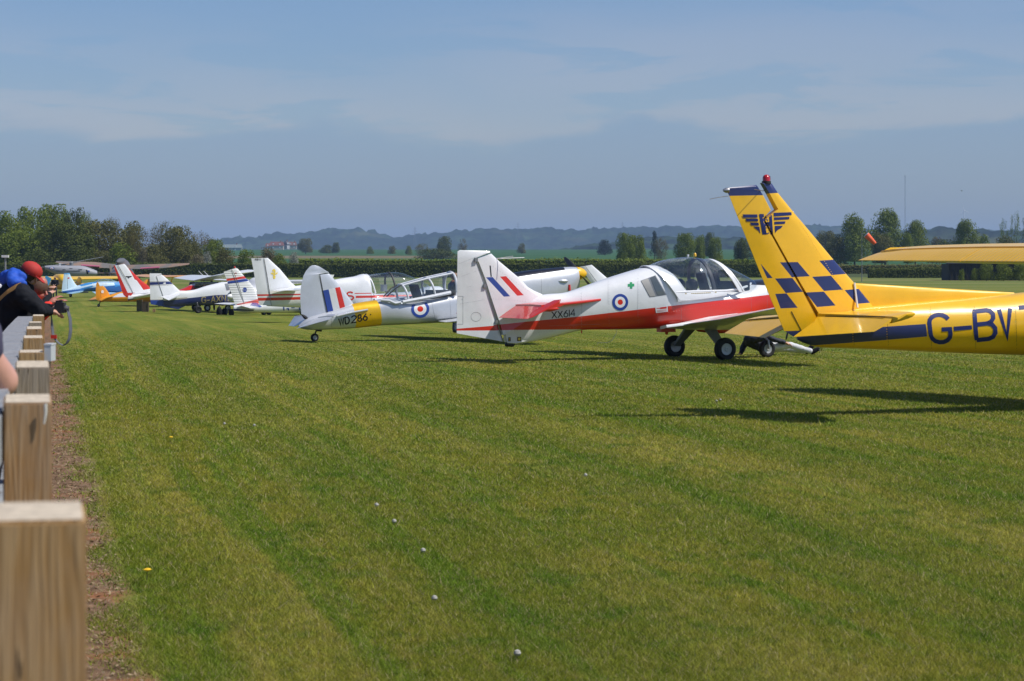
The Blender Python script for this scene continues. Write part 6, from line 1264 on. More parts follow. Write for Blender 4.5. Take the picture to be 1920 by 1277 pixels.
def build_fence():
    r = empty('fence', Vector((fence_x(2.6), 2.6, gz(2.6)))); tag(r, 'weathered post and board fence running away along the left edge', 'fence'); O = r.location
    posts = [(2.62, 74.5, .101, 976), (5.05, 51.5, .100, 755), (7.1, 60.5, .100, 689), (9.85, 58.5, .100, 661), (12.3, 62, .100, 634), (15.4, 64, .098, 617), (18.4, 66, .098, 605), (21.6, 72, .10, 592.5), (24.6, 74.5, .10, 585.5), (27.8, 73, .10, 581), (31, 74, .10, 577.5), (34.2, 74, .10, 575), (37.4, 74, .1, 573), (40.6, 75, .1, 571), (44, 75, .1, 569)]
    ctr = []; end_m = flat('end_grain', (.52, .44, .33), .85, .25, 60)
    for i, (Y, xc, w, yt) in enumerate(posts):
        top = P(xc, yt, Y); cx = top.x; g = gz(Y) - .05; d = .15
        tops = .006 + .004 * (i % 3)
        v = []
        for z in (g, top.z):
            for a, b in ((-w / 2, 0), (w / 2, 0), (w / 2, d), (-w / 2, d)): v.append(Vector((cx + a * .981 - b * .193, Y + b * .981 + a * .193, z + (tops if (z == top.z and b) else 0))) - O)
        po = mk('post', v, [(0, 3, 2, 1), (4, 5, 6, 7), (0, 1, 5, 4), (1, 2, 6, 5), (2, 3, 7, 6), (3, 0, 4, 7)], [wood_mat('post_wood_%d' % (i % 4), [(.36, .21, .080), (.35, .20, .085), (.28, .22, .15), (.37, .22, .085)][i % 4], [(.44, .29, .14), (.40, .26, .14), (.34, .28, .21), (.43, .28, .12)][i % 4], 1.0, i % 4 * 3.3), end_m], r, False)
        po.data.polygons[1].material_index = 1
        bm = bmesh.new(); bm.from_mesh(po.data); bmesh.ops.bevel(bm, geom=bm.edges[:], offset=.004, segments=2, affect='EDGES'); bm.to_mesh(po.data); bm.free()
        ctr.append((cx, Y, top.z, w))
    for i in range(len(ctr) - 1):
        (x0, y0, z0, w0), (x1, y1, z1, w1) = ctr[i], ctr[i + 1]
        for k, (dz, hh, tt) in enumerate(((-.075, .05, .036), (-.42, .075, .022), (-.80, .075, .022))):
            off = -.05 - tt - .003
            v = []
            for x, y, z in ((x0, y0 - (.0 if i else .5) + .003, z0), (x1, y1 - .003, z1)):
                for a, b in ((-tt, -hh), (tt, -hh), (tt, hh), (-tt, hh)): v.append(Vector((x + off + a, y, z + dz + b)) - O)
            mk('rail', v, [(0, 1, 2, 3), (7, 6, 5, 4), (0, 4, 5, 1), (1, 5, 6, 2), (2, 6, 7, 3), (3, 7, 4, 0)], wood_mat('rail_grey_%d' % ((i + k) % 2), (.22, .23, .24), (.36, .37, .38), 1.0, i + k, 1), r, False)
        # broad flat capping board, weathered grey, on the spectators' side
        v = []
        for x, y, z in ((x0, y0 + .004, z0), (x1, y1 - .004, z1)):
            for a, b in ((-.20, -.055), (-.056, -.055), (-.056, -.018), (-.20, -.018)): v.append(Vector((x + a, y, z + b)) - O)
        if i: mk('capping_board', v, [(0, 1, 2, 3), (7, 6, 5, 4), (0, 4, 5, 1), (1, 5, 6, 2), (2, 6, 7, 3), (3, 7, 4, 0)], wood_mat('cap_grey_%d' % (i % 2), (.20, .21, .23), (.31, .32, .34), 1.0, i, 1), r, False)
    # pale resin run on the second post
    MB().tube([P(85, 757, 5.045) - O, P(85.5, 775, 5.045) - O, P(82.5, 795, 5.045) - O], [.0035, .003, .002], 5).build('resin_run', flat('resin', (.72, .70, .62), .4), r)
    c = P(91, 662, 9.9); b = empty('junction_box', c); tag(b, 'small light grey metal box fixed to the field side of the fence', 'box')
    MB().box((.0, .03, .0), (.014, .05, .033)).build('casing', paint('box_grey', (.55, .58, .60), .4, .2), b, False); MB().box((.0, .03, .036), (.016, .052, .003)).build('lid', paint('box_lid', (.62, .64, .66), .4, .2), b, False)
    MB().tube([(0, .02, -.034), (.0, .02, -.06), (-.02, .02, -.07)], .005, 6).build('cable', m_black, b)
build_fence()

# ---------------------------------------------------------------- people
skin_m = flat('skin', (.50, .27, .19), .55, .10, 12); skin_p = flat('skin_pink', (.55, .29, .22), .5, .08, 12)
def skinmesh(name, nodes, edges, radii, mat, parent, vox=.011, fold=0.0):
    """one continuous surface grown round a skeleton: tapered capsules fused by a voxel remesh"""
    mb = MB()
    for a, b in edges:
        p, q = Vector(nodes[a]), Vector(nodes[b]); f = lambda r: (sum(r) / 2 if isinstance(r, tuple) else r)
        r0, r1 = f(radii[a]), f(radii[b]); d = (q - p); L = d.length; d = d.normalized() if L > 1e-6 else Vector((0, 0, 1))
        prof = [(-r0 * math.sin(t), r0 * math.cos(t)) for t in (1.5, 1.1, .7, .3)] + [(0, r0), (L, r1)] + [(L + r1 * math.sin(t), r1 * math.cos(t)) for t in (.3, .7, 1.1, 1.5)]
        mb.lathe(p, d, prof, 14)
    o = mb.build(name, mat, parent)
    m = o.modifiers.new('fuse', 'REMESH'); m.mode = 'VOXEL'; m.voxel_size = vox; m.use_smooth_shade = True
    s_ = o.modifiers.new('soften', 'SMOOTH'); s_.factor = .6; s_.iterations = 4 if vox > .009 else 2
    if fold:
        t = bpy.data.textures.get('folds') or bpy.data.textures.new('folds', 'CLOUDS'); t.noise_scale = .09; t.noise_depth = 2
        w = o.modifiers.new('folds', 'DISPLACE'); w.texture = t; w.strength = fold; w.mid_level = .5; w.texture_coords = 'LOCAL'
    return o
def person(root, J, jacket, legsm, hairm=None, cap=None, look=(1, 0, -.3), shoes=None, skin=None, bulk=1.0, sleeves=True, body_r=None):
    """J: joint positions relative to the root empty: pelvis spine chest neck head shL elL haL shR elR haR hipL knL ftL hipR knR ftR"""
    J = {k: Vector(v) for k, v in J.items()}; skin = skin or skin_m; up = (J['head'] - J['neck']).normalized(); look = Vector(look); look = (look - up * look.dot(up)).normalized(); side = up.cross(look)
    n = dict(J); n['chin'] = J['head'] - up * .055 + look * .045; n['top'] = J['head'] + up * .06
    n_cap = cap is not None
    ed = [('pelvis', 'spine'), ('spine', 'chest'), ('chest', 'neck'), ('neck', 'head'), ('head', 'top'), ('head', 'chin')]
    rad = {'pelvis': (.13, .10), 'spine': (.12, .09), 'chest': (.11, .08), 'neck': .052, 'head': (.075, .088), 'top': (.05 if cap is not None else .066), 'chin': .045}
    for s in 'LR':
        ed += [('chest', 'sh' + s), ('sh' + s, 'el' + s), ('el' + s, 'ha' + s), ('pelvis', 'hip' + s), ('hip' + s, 'kn' + s), ('kn' + s, 'ft' + s)]
        rad.update({'sh' + s: .045, 'el' + s: (.042 if sleeves else .050), 'ha' + s: .026, 'hip' + s: .085, 'kn' + s: .058, 'ft' + s: .042})
        d = (J['ha' + s] - J['el' + s]).normalized(); q = d.cross(Vector((0, 0, 1))).normalized(); w = q.cross(d)
        n['pm' + s] = J['ha' + s] + d * .06; rad['pm' + s] = (.022, .036); ed.append(('ha' + s, 'pm' + s))
        for i in range(4):
            a = n['pm' + s] + q * (.028 - .019 * i) + d * .03; l = (.075, .085, .08, .062)[i]
            n['f%da' % i + s] = a; n['f%db' % i + s] = a + d * l * .5 - w * .012; n['f%dc' % i + s] = a + d * l * .8 - w * l * .45
            for t in 'abc': rad['f%d' % i + t + s] = .0095
            ed += [('pm' + s, 'f%da' % i + s), ('f%da' % i + s, 'f%db' % i + s), ('f%db' % i + s, 'f%dc' % i + s)]
        n['ta' + s] = J['ha' + s] + q * .035 + d * .03; n['tb' + s] = J['ha' + s] + q * .05 + d * .075 - w * .02; rad['ta' + s] = .013; rad['tb' + s] = .010; ed += [('ha' + s, 'ta' + s), ('ta' + s, 'tb' + s)]
        f = Vector((look.x, look.y, 0)); f = f.normalized() if f.length > .1 else Vector((1, 0, 0)); n['toe' + s] = J['ft' + s] + (J.get('toe' + s, J['ft' + s] + f * .16 - Vector((0, 0, .03))) - J['ft' + s]); rad['toe' + s] = .035; ed.append(('ft' + s, 'toe' + s))
    ed.append(('shL', 'shR')); body = skinmesh('body', n, ed, rad, skin, root, .0075)
    # face
    fc = J['head'] + look * .085
    MB().tube([fc + up * .005, fc + look * .022 - up * .022, fc - up * .03 + look * .008], [.008, .014, .010], 8).build('nose', skin, body)
    for s_ in (-1, 1):
        MB().lathe(J['head'] + side * s_ * .078 - look * .005, side * s_, [(-.004, .030), (.006, .032), (.012, .022)], 12).build('ear', skin, body)
        MB().lathe(J['head'] + look * .074 + side * s_ * .030 + up * .008, look, [(-.01, .012), (.004, .010), (.008, .003)], 8).build('eye', m_black, body)
    MB().tube([J['head'] + look * .084 + side * -.022 - up * .05, J['head'] + look * .090 - up * .052, J['head'] + look * .084 + side * .022 - up * .05], .005, 6).build('mouth', flat('lips', (.35, .12, .10), .5), body)
    # jacket
    b = bulk; jn = {k: J[k] for k in ('spine', 'chest', 'shL', 'elL', 'shR', 'elR')}; jn['waist'] = J['pelvis'] + (J['spine'] - J['pelvis']) * .15; jn['collar'] = J['chest'] + (J['neck'] - J['chest']) * .72
    for s in 'LR': jn['cu' + s] = J['el' + s] + (J['ha' + s] - J['el' + s]) * (.93 if sleeves else -.25)
    je = [('waist', 'spine'), ('spine', 'chest'), ('chest', 'collar')] + [(a + s, c + s) for s in 'LR' for a, c in (('sh', 'el'),)] + [('chest', 'sh' + s) for s in 'LR']
    if sleeves: je += [('el' + s, 'cu' + s) for s in 'LR']
    else:
        for s in 'LR': jn['el' + s] = J['sh' + s] + (J['el' + s] - J['sh' + s]) * .30; jn.pop('cu' + s)
    jr = {'waist': (.165 * b, .13 * b), 'spine': (.155 * b, .13 * b), 'chest': (.165 * b, .145 * b), 'collar': .088 * b}; je.append(('shL', 'shR')); jr_ = 0
    for s in 'LR': jr.update({'sh' + s: .083 * b, 'el' + s: .062 * b, 'cu' + s: .047})
    skinmesh('jacket' if sleeves else 'shirt', jn, je, jr, jacket, body, .012, .03)
    tn = {k: J[k] for k in ('pelvis', 'hipL', 'knL', 'hipR', 'knR')}; te = []; tr = {'pelvis': (.15, .125)}
    for s in 'LR': tn['an' + s] = J['kn' + s] + (J['ft' + s] - J['kn' + s]) * .93; te += [('hipL', 'hipR')] * (s == 'L') + [('pelvis', 'hip' + s), ('hip' + s, 'kn' + s), ('kn' + s, 'an' + s)]; tr.update({'hip' + s: .10, 'kn' + s: .068, 'an' + s: .056})
    skinmesh('trousers', tn, te, tr, legsm, body, .012, .02)
    for s in 'LR': skinmesh('shoe', {'a': J['ft' + s] + Vector((0, 0, -.01)), 'b': n['toe' + s]}, [('a', 'b')], {'a': .052, 'b': .045}, shoes or m_black, body)
    hm = hairm or flat('hair_dark', (.035, .02, .012), .7, .3, 40)
    if cap is None:
        prof = [(-.055, .083), (-.02, .096), (.02, .100), (.06, .090), (.09, .066), (.108, .03), (.112, .004)]
        MB().lathe(J['head'] - look * .014, up, prof, 20).build('hair', hm, body)
    else:
        MB().lathe(J['head'] - look * .018, up, [(-.07, .085), (-.03, .094), (.01, .097)], 20).build('hair', hm, body)
        cp = MB().lathe(J['head'] + up * .012, up, [(-.02, .098), (.0, .104), (.03, .105), (.06, .094), (.082, .070), (.096, .036), (.100, .004)], 22); cp = cp.build('cap', cap, body)
        q0 = J['head'] + look * .09 + up * .005; blade('cap_peak', [q0 - side * .075, q0 + look * .065 - side * .045 - up * .02, q0 + look * .08 - up * .024, q0 + look * .065 + side * .045 - up * .02, q0 + side * .075], [q0 - side * .07 - look * .02, q0 - look * .02 - side * .04, q0 - look * .02, q0 - look * .02 + side * .04, q0 + side * .07 - look * .02], .006, 'slab', up, cap, cp)
        MB().lathe(J['head'] + up * .112, up, [(-.006, .010), (0, .010), (.004, .004)], 8).build('cap_button', cap, cp)
    return body
m_jblack = flat('jacket_black', (.011, .012, .016), .85, .35, 5, 0, .02, .2); m_jeans = flat('jeans', (.035, .05, .09), .8, .2, 10); m_capred = flat('cap_red', (.42, .025, .018), .75, .12, 12); m_hood = flat('hood_blue', (.010, .08, .48), .75, .2, 9)
def rel(root, px, py, Y): return P(px, py, Y) - root.location
def photographer():
    Y = 23.0; r = empty('person', Vector((P(24, 560, Y).x, Y, gz(Y)))); tag(r, 'person in red cap, black jacket and blue hood leaning over the fence', 'person', 'people along the fence')
    q = lambda px, py, dy=0.0: rel(r, px, py, Y + dy)
    J = dict(pelvis=q(4, 668, .05), spine=q(12, 630, .03), chest=q(28, 566, .0), neck=q(47, 530, 0), head=q(57, 512, 0), shL=q(30, 548, .20), elL=q(70, 584, .22), haL=q(101, 578, .10), shR=q(40, 552, -.19), elR=q(74, 580, -.20), haR=q(94, 584, -.10))
    for s, dy, dx in (('L', .12, -6), ('R', -.12, 4)): J['hip' + s] = q(4, 680, dy); J['kn' + s] = q(10 + dx, 742, dy); J['ft' + s] = Vector((J['kn' + s].x - .12, J['kn' + s].y, .09))
    b = person(r, J, m_jblack, m_jeans, None, m_capred, (.95, -.12, -.45), bulk=1.28)
    skinmesh('hood', {'a': q(12, 524, .12), 'b': q(26, 514, .0), 'c': q(42, 521, -.07), 'd': q(24, 529, -.14), 'e': q(44, 532, -.15)}, [('a', 'b'), ('b', 'c'), ('b', 'd'), ('d', 'e')], {'a': .075, 'b': .068, 'c': .058, 'd': .066, 'e': .04}, m_hood, b, .011, .035)
    A = [q(44, 527.5, -.155), q(30, 533, -.26), q(14, 543, -.29), q(0, 556, -.28), q(-8, 575, -.2)]; B = [p + Vector((-.01, -.0, -.050)) for p in A]
    blade('shoulder_strap', A, B, .006, 'slab', (0, -1, .2), flat('strap_tan', (.28, .15, .05), .8), b)
    cam_o = empty('camera', r.location + q(117, 577)); tag(cam_o, 'black camera held out over the fence by the person in the red cap', 'camera')
    MB().box((-.02, 0, 0), (.045, .065, .05)).build('camera_body', m_black, cam_o); MB().lathe((.02, 0, -.01), (1, .1, -.12), [(0, .030), (.02, .031), (.03, .028), (.042, .028), (.044, .024)], 20).build('lens', m_dkgrey, cam_o); MB().box((-.03, 0, .058), (.03, .03, .012)).build('viewfinder', m_black, cam_o)
    st = empty('camera_strap', r.location + q(126, 574)); tag(st, 'grey and black camera strap hanging in a loop with a red clip', 'strap'); u = lambda a, b_, d=0: rel(st, a, b_, Y + d)
    L1 = [u(96, 590, -.06), u(97, 600, -.06), u(97.5, 612, -.06), u(100, 630, -.06), u(105, 638, -.06), u(111, 644, -.06), u(119, 648, -.06), u(126, 643, -.05), u(130.5, 634, -.04), u(132.5, 618, -.03), u(131.5, 598, -.02), u(127, 580, -.01), u(124, 572, 0)]
    W = [.006, .008, .018, .016, .016, .017, .018, .02, .021, .022, .021, .018, .01]
    ax = Vector((.55, .83, 0)); blade('webbing', [p + ax * w for p, w in zip(L1, W)], [p - ax * w for p, w in zip(L1, W)], .0025, 'slab', (.83, -.55, .2), flat('strap_grey', (.10, .11, .13), .8), st)
    MB().box(u(101, 631.5, -.066), (.028, .01, .017)).build('clip', m_red, st, False)
photographer()
def second_man():
    Y = 24.6; r = empty('person', Vector((P(52, 560, Y).x, Y, gz(Y)))); tag(r, 'bareheaded person with cropped brown hair and bright red top bent over the fence', 'person', 'people along the fence')
    q = lambda px, py, dy=0.0: rel(r, px, py, Y + dy)
    J = dict(pelvis=q(34, 668, .05), spine=q(38, 630), chest=q(54, 578), neck=q(66, 558), head=q(73, 541), shL=q(58, 566, .2), elL=q(78, 590, .22), haL=q(104, 571, .10), shR=q(60, 570, -.2), elR=q(76, 588, -.2), haR=q(93, 570, -.12))
    for s, dy in (('L', .12), ('R', -.12)): J['hip' + s] = q(33, 680, dy); J['kn' + s] = q(36, 742, dy); J['ft' + s] = Vector((J['kn' + s].x - .1, J['kn' + s].y, .09))
    b = person(r, J, flat('top_red', (.75, .03, .015), .8, .1), m_jeans, flat('hair_brown', (.09, .045, .025), .75, .25, 40), None, (.75, -.3, -.7), skin=flat('skin_flushed', (.42, .16, .11), .55, .1, 12), bulk=1.0)
second_man()
def third_person():
    Y = 26.2; r = empty('person', Vector((P(52, 560, Y).x, Y, gz(Y)))); tag(r, 'person in dark sleeves holding a pale blue phone up behind the cropped brown head', 'person', 'people along the fence')
    q = lambda px, py, dy=0.0: rel(r, px, py, Y + dy)
    J = dict(pelvis=q(40, 655, .05), spine=q(42, 620), chest=q(54, 575), neck=q(62, 552), head=q(66, 539), shL=q(58, 568, .2), elL=q(80, 578, .2), haL=q(90, 552, .05), shR=q(60, 568, -.2), elR=q(82, 576, -.2), haR=q(91, 553, -.08))
    for s, dy in (('L', .12), ('R', -.12)): J['hip' + s] = q(40, 668, dy); J['kn' + s] = q(42, 725, dy); J['ft' + s] = Vector((J['kn' + s].x - .1, J['kn' + s].y, .09))
    person(r, J, m_jblack, m_jeans, None, None, (.9, .1, -.2), bulk=.95)
    ph = empty('phone', r.location + q(88, 527, -.05)); tag(ph, 'pale blue phone case held upright above the fence', 'phone')
    M = Matrix.Rotation(.42, 4, 'Y'); o = MB().box((0, 0, 0), (.034, .006, .048), M).build('phone_case', flat('phone_blue', (.12, .48, .80), .4, .05), ph, False); MB().box((0, .007, 0), (.03, .002, .044), M).build('screen', m_black, ph, False)
third_person()
def near_arm():
    Y = 6.2; r = empty('person', Vector((P(-90, 700, Y).x, Y, gz(Y)))); tag(r, 'bare-armed person in dark purple short sleeve leaning on the fence at the left edge', 'person', 'people along the fence')
    q = lambda px, py, dy=0.0: rel(r, px, py, Y + dy)
    J = dict(pelvis=Vector((-.12, .1, .95)), spine=Vector((-.10, .08, 1.12)), chest=q(-120, 640, .06), neck=q(-110, 560, .06), head=q(-100, 480, .05), shL=q(-60, 625, .25), elL=q(-10, 712, .20), haL=q(-120, 740, .05), shR=q(-60, 630, -.18), elR=q(-2, 714, -.06), haR=q(-130, 748, -.02))
    for s, dy in (('L', .12), ('R', -.12)): J['hip' + s] = Vector((-.12, dy, .90)); J['kn' + s] = Vector((-.10, dy, .48)); J['ft' + s] = Vector((-.14, dy, .09))
    person(r, J, flat('tshirt_purple', (.055, .05, .095), .85, .15), m_jeans, None, None, (.9, .2, -.2), sleeves=False, skin=skin_p, bulk=1.0)
near_arm()
def standing_far():
    Y = 196; r = empty('person', PG(103, Y)); tag(r, 'person in dark jacket and jeans standing alone on the grass by the pale blue aircraft', 'person')
    J = dict(pelvis=(0, 0, .92), spine=(0, 0, 1.12), chest=(0, 0, 1.33), neck=(0, 0, 1.48), head=(0, -.02, 1.6), shL=(.2, 0, 1.40), elL=(.27, -.05, 1.14), haL=(.1, -.22, 1.08), shR=(-.2, 0, 1.40), elR=(-.27, -.05, 1.14), haR=(-.1, -.22, 1.08), hipL=(.09, 0, .88), knL=(.11, 0, .48), ftL=(.12, 0, .09), hipR=(-.09, 0, .88), knR=(-.11, 0, .48), ftR=(-.12, 0, .09))
    person(r, J, m_jblack, flat('jeans_grey', (.06, .07, .09), .8), None, None, (0, -1, -.5), bulk=1.25)
standing_far()
def helmet_pilot():
    Y = 66; r = empty('person', PG(852, Y)); tag(r, 'person in brown leather flying helmet standing beyond the silver trainer', 'person'); q = lambda px, py, dy=0.0: rel(r, px, py, Y + dy)
    h = q(853.5, 519).z
    J = dict(pelvis=(0, 0, h - .70), spine=(0, 0, h - .5), chest=(0, 0, h - .28), neck=(0, 0, h - .13), head=(0.02, 0, h), shL=(.05, .2, h - .22), elL=(.1, .25, h - .48), haL=(.25, .12, h - .5), shR=(.05, -.2, h - .22), elR=(.1, -.25, h - .48), haR=(.25, -.12, h - .5))
    for s, d in (('L', .1), ('R', -.1)): J['hip' + s] = (0, d, h - .74); J['kn' + s] = (0.02, d, .5); J['ft' + s] = (0, d, .09)
    b = person(r, J, flat('leather_dark', (.03, .02, .016), .5, .3, 6), m_jeans, flat('leather_helmet', (.22, .13, .075), .6), flat('leather_helmet', (.22, .13, .075), .6), (1, -.3, 0), bulk=1.2)
    skinmesh('scarf', {'a': Vector((-.05, -.1, h - .14)), 'b': Vector((.06, -.12, h - .15)), 'c': Vector((.08, .02, h - .16))}, [('a', 'b'), ('b', 'c')], {'a': .05, 'b': .055, 'c': .05}, flat('scarf_tan', (.25, .10, .04), .8), b)
helmet_pilot()
def lying_man():
    Y = 47.4; r = empty('person', PG(1450, Y)); tag(r, 'person in dark jacket and white trousers lying on the grass under the nose', 'person'); s = F / Y
    d = Vector((1, .05, 0)); Z = lambda px, z, dy=0: Vector(((px - 1450) / F * Y, dy, z))
    J = dict(pelvis=Z(1436, .16, .05), spine=Z(1422, .22, .02), chest=Z(1408, .30, .0), neck=Z(1403, .40, .12), head=Z(1402, .47, .26), shL=Z(1406, .34, .18), elL=Z(1396, .16, .2), haL=Z(1390, .04, .12), shR=Z(1412, .33, -.16), elR=Z(1440, .34, -.24), haR=Z(1470, .25, -.16),
             hipL=Z(1440, .14, .12), knL=Z(1478, .12, .20), ftL=Z(1516, .07, .22), hipR=Z(1440, .16, -.06), knR=Z(1480, .20, -.08), ftR=Z(1522, .07, -.02))
    J['toeL'] = J['ftL'] + Vector((.10, 0, .10)); J['toeR'] = J['ftR'] + Vector((.12, 0, .05))
    person(r, J, flat('jacket_navy', (.012, .015, .03), .7, .3), flat('trousers_white', (.62, .63, .64), .8, .1, 8), None, None, (.3, .9, .2), bulk=.95, shoes=m_jblack)
lying_man()
def legs_behind():
    for px, lb in ((397, 'person whose dark trouser legs show under the gold-lettered fuselage'),):
        Y = 138; r = empty('person', PG(px, Y)); tag(r, lb, 'person'); w = .14
        J = dict(pelvis=(0, 0, .92), spine=(0, 0, 1.12), chest=(0, 0, 1.33), neck=(0, 0, 1.48), head=(0, 0, 1.6), shL=(.2, 0, 1.40), elL=(.25, 0, 1.14), haL=(.25, -.1, .92), shR=(-.2, 0, 1.40), elR=(-.25, 0, 1.14), haR=(-.25, -.1, .92), hipL=(.1, 0, .88), knL=(.13, 0, .48), ftL=(.14, 0, .09), hipR=(-.1, 0, .88), knR=(-.12, 0, .48), ftR=(-.13, 0, .09))
        person(r, J, m_jblack, m_jblack, None, None, (0, 1, 0), shoes=flat('shoe_blue', (.03, .08, .25), .6))
legs_behind()
# ground equipment glimpsed under the line
def bag(px, Y, w, h, label):
    r = empty('bag', PG(px, Y)); tag(r, label, 'bag', 'kit on the grass'); rows = []
    mk_ = MB()
    mk_.lathe((0, 0, 0), (0, 0, 1), [(0, w * .42), (h * .2, w * .5), (h * .6, w * .46), (h * .9, w * .3), (h, w * .08)], 14).build('sack', m_jblack, r)
    MB().tube([(-w * .15, 0, h * .95), (0, 0, h * 1.12), (w * .15, 0, h * .95)], .02, 6).build('handle', m_black, r)
bag(411, 118, .30, .40, 'black kit bag on the grass, left of two below the ribbed tail'); bag(420, 119, .36, .30, 'low black kit bag, right of two below the ribbed tail')
def crate(px, Y, w, h, col, label, name='crate'):
    r = empty(name, PG(px, Y)); tag(r, label, name, None); m = flat('crate_%d' % px, col, .8)
    MB().box((0, 0, h / 2), (w / 2, w * .4, h / 2)).build('box', m, r, False); MB().box((0, 0, h + .02), (w / 2 + .02, w * .42, .02)).build('lid', m, r, False)
    for s in (-1, 1): MB().box((s * w * .46, -w * .41, h / 2), (.03, .015, h / 2 - .01)).build('batten', m, r, False)
crate(434, 117, .22, .26, (.02, .02, .02), 'small black case standing under the ribbed tail', 'case')
crate(262, 136, .28, .6, (.20, .16, .11), 'upright brown box on the grass beneath the red-edged tail'); crate(273, 134, .34, .52, (.09, .065, .045), 'dark crate beside the upright brown box'); crate(289, 133, .11, .16, (.45, .28, .14), 'little tan box on the grass by the navy tail')
def far_car():
    Y = 215; r = empty('parked_car', Matrix.Translation(PG(27, Y)) @ Matrix.Rotation(.2, 4, 'Z')); tag(r, 'white car roof showing behind the blue hood, far left', 'car'); 
    rings = []
    for x, zb, zt, w in ((-2.1, .45, .8, .75), (-1.9, .35, .95, .84), (-1.2, .3, 1.0, .88), (.9, .3, .98, .88), (1.9, .35, .8, .84), (2.15, .45, .65, .7)):
        rings.append([Vector((x, w * sgp(math.sin(t), .45), (zt + zb) / 2 + (zt - zb) / 2 * sgp(math.cos(t), .5))) for t in [2 * math.pi * k / 20 for k in range(20)]])
    loft('body', rings, m_white, r)
    rings = []
    for x, zt, w in ((-1.7, 1.0, .70), (-1.1, 1.45, .68), (.1, 1.5, .68), (.6, 1.42, .66), (1.2, .98, .62)):
        rings.append([Vector((x, w * sgp(math.sin(t), .5), .9 + (zt - .9) * max(0, math.cos(t)) ** .6)) for t in [-math.pi / 2 + math.pi * k / 12 for k in range(13)]])
    loft('cabin', rings, m_dark_glass, r); MB().box((-.3, 0, 1.50), (.75, .6, .03)).build('roof', m_white, r)
    for a in (-1.35, 1.35):
        for b in (-.82, .82): MB().lathe((a, b, .32), (0, 1, 0), [(-.09, .2), (-.1, .3), (0, .32), (.1, .3), (.09, .2)], 16).build('wheel', m_rubber, r)
far_car()
# dandelions
def flower(px, py, kind, label, sc=1.0):
    s_ = (py - CY) / F; lo, hi = 5.0, 120.0
    for _ in range(50):
        md = (lo + hi) / 2
        if (EYE - gz(md) - .05) / md > s_: lo = md
        else: hi = md
    Y = lo; r = empty('dandelion', PG(px, Y)); tag(r, label, 'dandelion', 'dandelions in the grass'); h = (.06 if kind == 'y' else .035) * sc
    MB().tube([(0, 0, 0), (.004, 0, h)], .0022, 5).build('stem', flat('stem', (.12, .12, .04), .8), r)
    if kind == 'y':
        MB().lathe((.004, 0, h), (0, -.25, 1), [(-.006, .004), (.0, .016), (.005, .017), (.008, .008)], 12).build('flower_head', flat('dandelion_yellow', (.80, .50, .01), .7), r)
        p = MB()
        for k in range(16):
            a = k * .393; d = Vector((math.cos(a), math.sin(a), .15)); q = Vector((-math.sin(a), math.cos(a), 0)); c = Vector((.004, 0, h)); p.add([c + q * .003, c + d * .024 + q * .002, c + d * .024 - q * .002, c - q * .003], [(0, 1, 2, 3)])
        mk('petals', p.v, p.f, flat('dandelion_yellow', (.80, .50, .01), .7), r, False)['kind'] = 'stuff'
    else:
        MB().lathe((.004, 0, h), (0, 0, 1), [(-.012 , .004), (-.008, .011), (0, .015), (.01, .011), (.014, .003)], 12).build('seed_head', flat('seed_clock', (.36, .35, .31), .9, .5, 300), r)
flower(275, 1075, 'y', 'yellow dandelion in the near grass right of the front post', 1.1); flower(320, 822, 'y', 'small yellow dandelion farther out in the grass, left side')
for i, (x, y, lb) in enumerate([(968, 1220, 'large white dandelion clock at the bottom centre'), (705, 940, 'white dandelion clock left of centre, mid lawn'), (738, 970, 'white dandelion clock just right of another, mid lawn'), (792, 1024, 'white dandelion clock above and left of the large one'), (813, 1112, 'pale dandelion clock between the large one and the mid lawn'),
    (1350, 746, 'white dandelion clock near the shadow of the yellow tail'), (1343, 748, 'tiny white clock beside its twin by the yellow tail shadow'), (476, 793, 'tiny white clock in the lawn below the silver rudder'), (873, 668, 'tiny white clock below the red and white rudder'), (1097, 885, 'tiny pale clock in the middle of the lawn'), (420, 790, 'faint clock left of another below the silver rudder')]):
    flower(x, y, 'w', lb, 1.15 if i == 0 else .75)

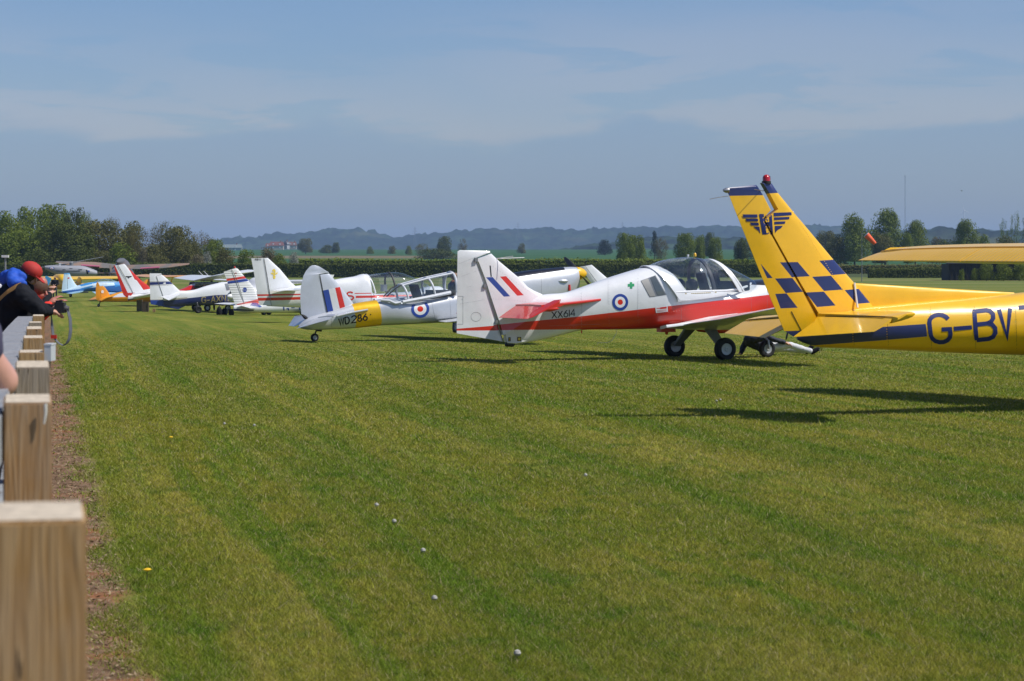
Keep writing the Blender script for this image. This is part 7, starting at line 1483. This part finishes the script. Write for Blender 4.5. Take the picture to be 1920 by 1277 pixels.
# ---------------------------------------------------------------- grass blades over the near airfield
def build_grass():
    rg = RNG; N = 1150000
    y0, y1 = 8.0, 75.0; u = rg.uniform(size=N); a = .75           # density falls off with distance
    Y = (y0 ** (-a) + u * (y1 ** (-a) - y0 ** (-a))) ** (-1 / a)
    X = rg.uniform(-.228, .262, N) * Y + rg.uniform(-.6, 1.6, N)
    wob = .18 * np.sin(Y * 2.3) + .12 * np.sin(Y * 5.1 + 1) + rg.normal(size=N) * .10
    off = X - (75 - CX) / F * Y; keep = off > (.36 + wob * .6); sparse = rg.uniform(size=N) < .06
    keep |= sparse & (off > .05); X, Y, off = X[keep], Y[keep], off[keep]; n = len(X)
    Z = np.interp(Y, PX_, PY_)
    far = np.clip((Y - 10) / 60, 0, 1)
    fade = np.clip((Y - 38) / 34, 0, 1); h = (.012 + .020 * rg.uniform(size=n) ** 1.6) * (1 + .3 * far) * (1 - .9 * fade); tall = rg.uniform(size=n) < .012; h = np.where(tall, h * 1.9, h)
    w = np.maximum(.0013, .00024 * Y) * rg.uniform(.7, 1.3, n); an = rg.uniform(0, 2 * np.pi, n); ln = rg.uniform(0, 2 * np.pi, n); la = h * rg.uniform(.2, 1.7, n)
    base = np.stack([X, Y, Z], 1); sx = np.stack([np.cos(an) * w, np.sin(an) * w, np.zeros(n)], 1); tip = base + np.stack([np.cos(ln) * la, np.sin(ln) * la, h], 1)
    V = np.stack([base - sx, base + sx, tip], 1).reshape(-1, 3).astype(np.float32)
    me = bpy.data.meshes.new('grass'); me.vertices.add(3 * n); me.vertices.foreach_set('co', V.ravel()); me.loops.add(3 * n); me.loops.foreach_set('vertex_index', np.arange(3 * n, dtype=np.int32))
    me.polygons.add(n); me.polygons.foreach_set('loop_start', np.arange(0, 3 * n, 3, dtype=np.int32)); me.update(calc_edges=True)
    at = me.attributes.new('shade', 'FLOAT', 'FACE'); at.data.foreach_set('value', rg.uniform(size=n).astype(np.float32))
    m, nt, b = nt_new('grass_blades'); out = nt.nodes['Material Output']; b.inputs['Roughness'].default_value = .7; b.inputs['Specular IOR Level'].default_value = .12
    c, fine, sp, ac_, al = grass_colour(nt, True); an_ = nt.nodes.new('ShaderNodeAttribute'); an_.attribute_name = 'shade'; v = an_.outputs['Fac']
    k = mr(nt, v, 0, 1, .90, 1.95); cc = nt.nodes.new('ShaderNodeCombineColor'); [lk(nt, k, cc.inputs[i]) for i in range(3)]
    c = mixc(nt, 1.0, c, cc.outputs[0], 'MULTIPLY'); c = mixc(nt, mth(nt, 'GREATER_THAN', v, .90), c, (.42, .36, .18))
    lk(nt, c, b.inputs['Base Color']); t = nt.nodes.new('ShaderNodeBsdfTranslucent'); lk(nt, c, t.inputs[0])
    mx = nt.nodes.new('ShaderNodeMixShader'); mx.inputs[0].default_value = .4; lk(nt, b.outputs[0], mx.inputs[1]); lk(nt, t.outputs[0], mx.inputs[2]); lk(nt, mx.outputs[0], out.inputs[0])
    me.materials.append(m); o = bpy.data.objects.new('grass', me); COL.objects.link(o); tag(o, 'short mown grass blades of the airfield', 'grass', kind='stuff')
    # dry litter on the bare strip
    n = 9000; Y = rg.uniform(4.5, 40, n); off = rg.uniform(.05, .42, n); X = (75 - CX) / F * Y + off; Z = np.interp(Y, PX_, PY_) + .004; s = rg.uniform(.004, .016, n); an = rg.uniform(0, 6.28, n)
    c0 = np.stack([X, Y, Z], 1); t = np.stack([np.cos(an), np.sin(an), rg.normal(size=n) * .3], 1) * s[:, None]; q = np.stack([-np.sin(an), np.cos(an), rg.normal(size=n) * .5], 1) * s[:, None] * .35
    V = np.stack([c0 - t, c0 - q, c0 + t, c0 + q], 1); V[:, :, 2] += .006; V = V.reshape(-1, 3)
    o = mk('dry_litter', V.tolist(), np.arange(4 * n).reshape(n, 4).tolist(), flat('litter', (.26, .19, .11), .9, .6, 60), None, False); tag(o, 'dry leaves and clippings on the bare strip by the fence', 'litter', kind='stuff')
build_grass()
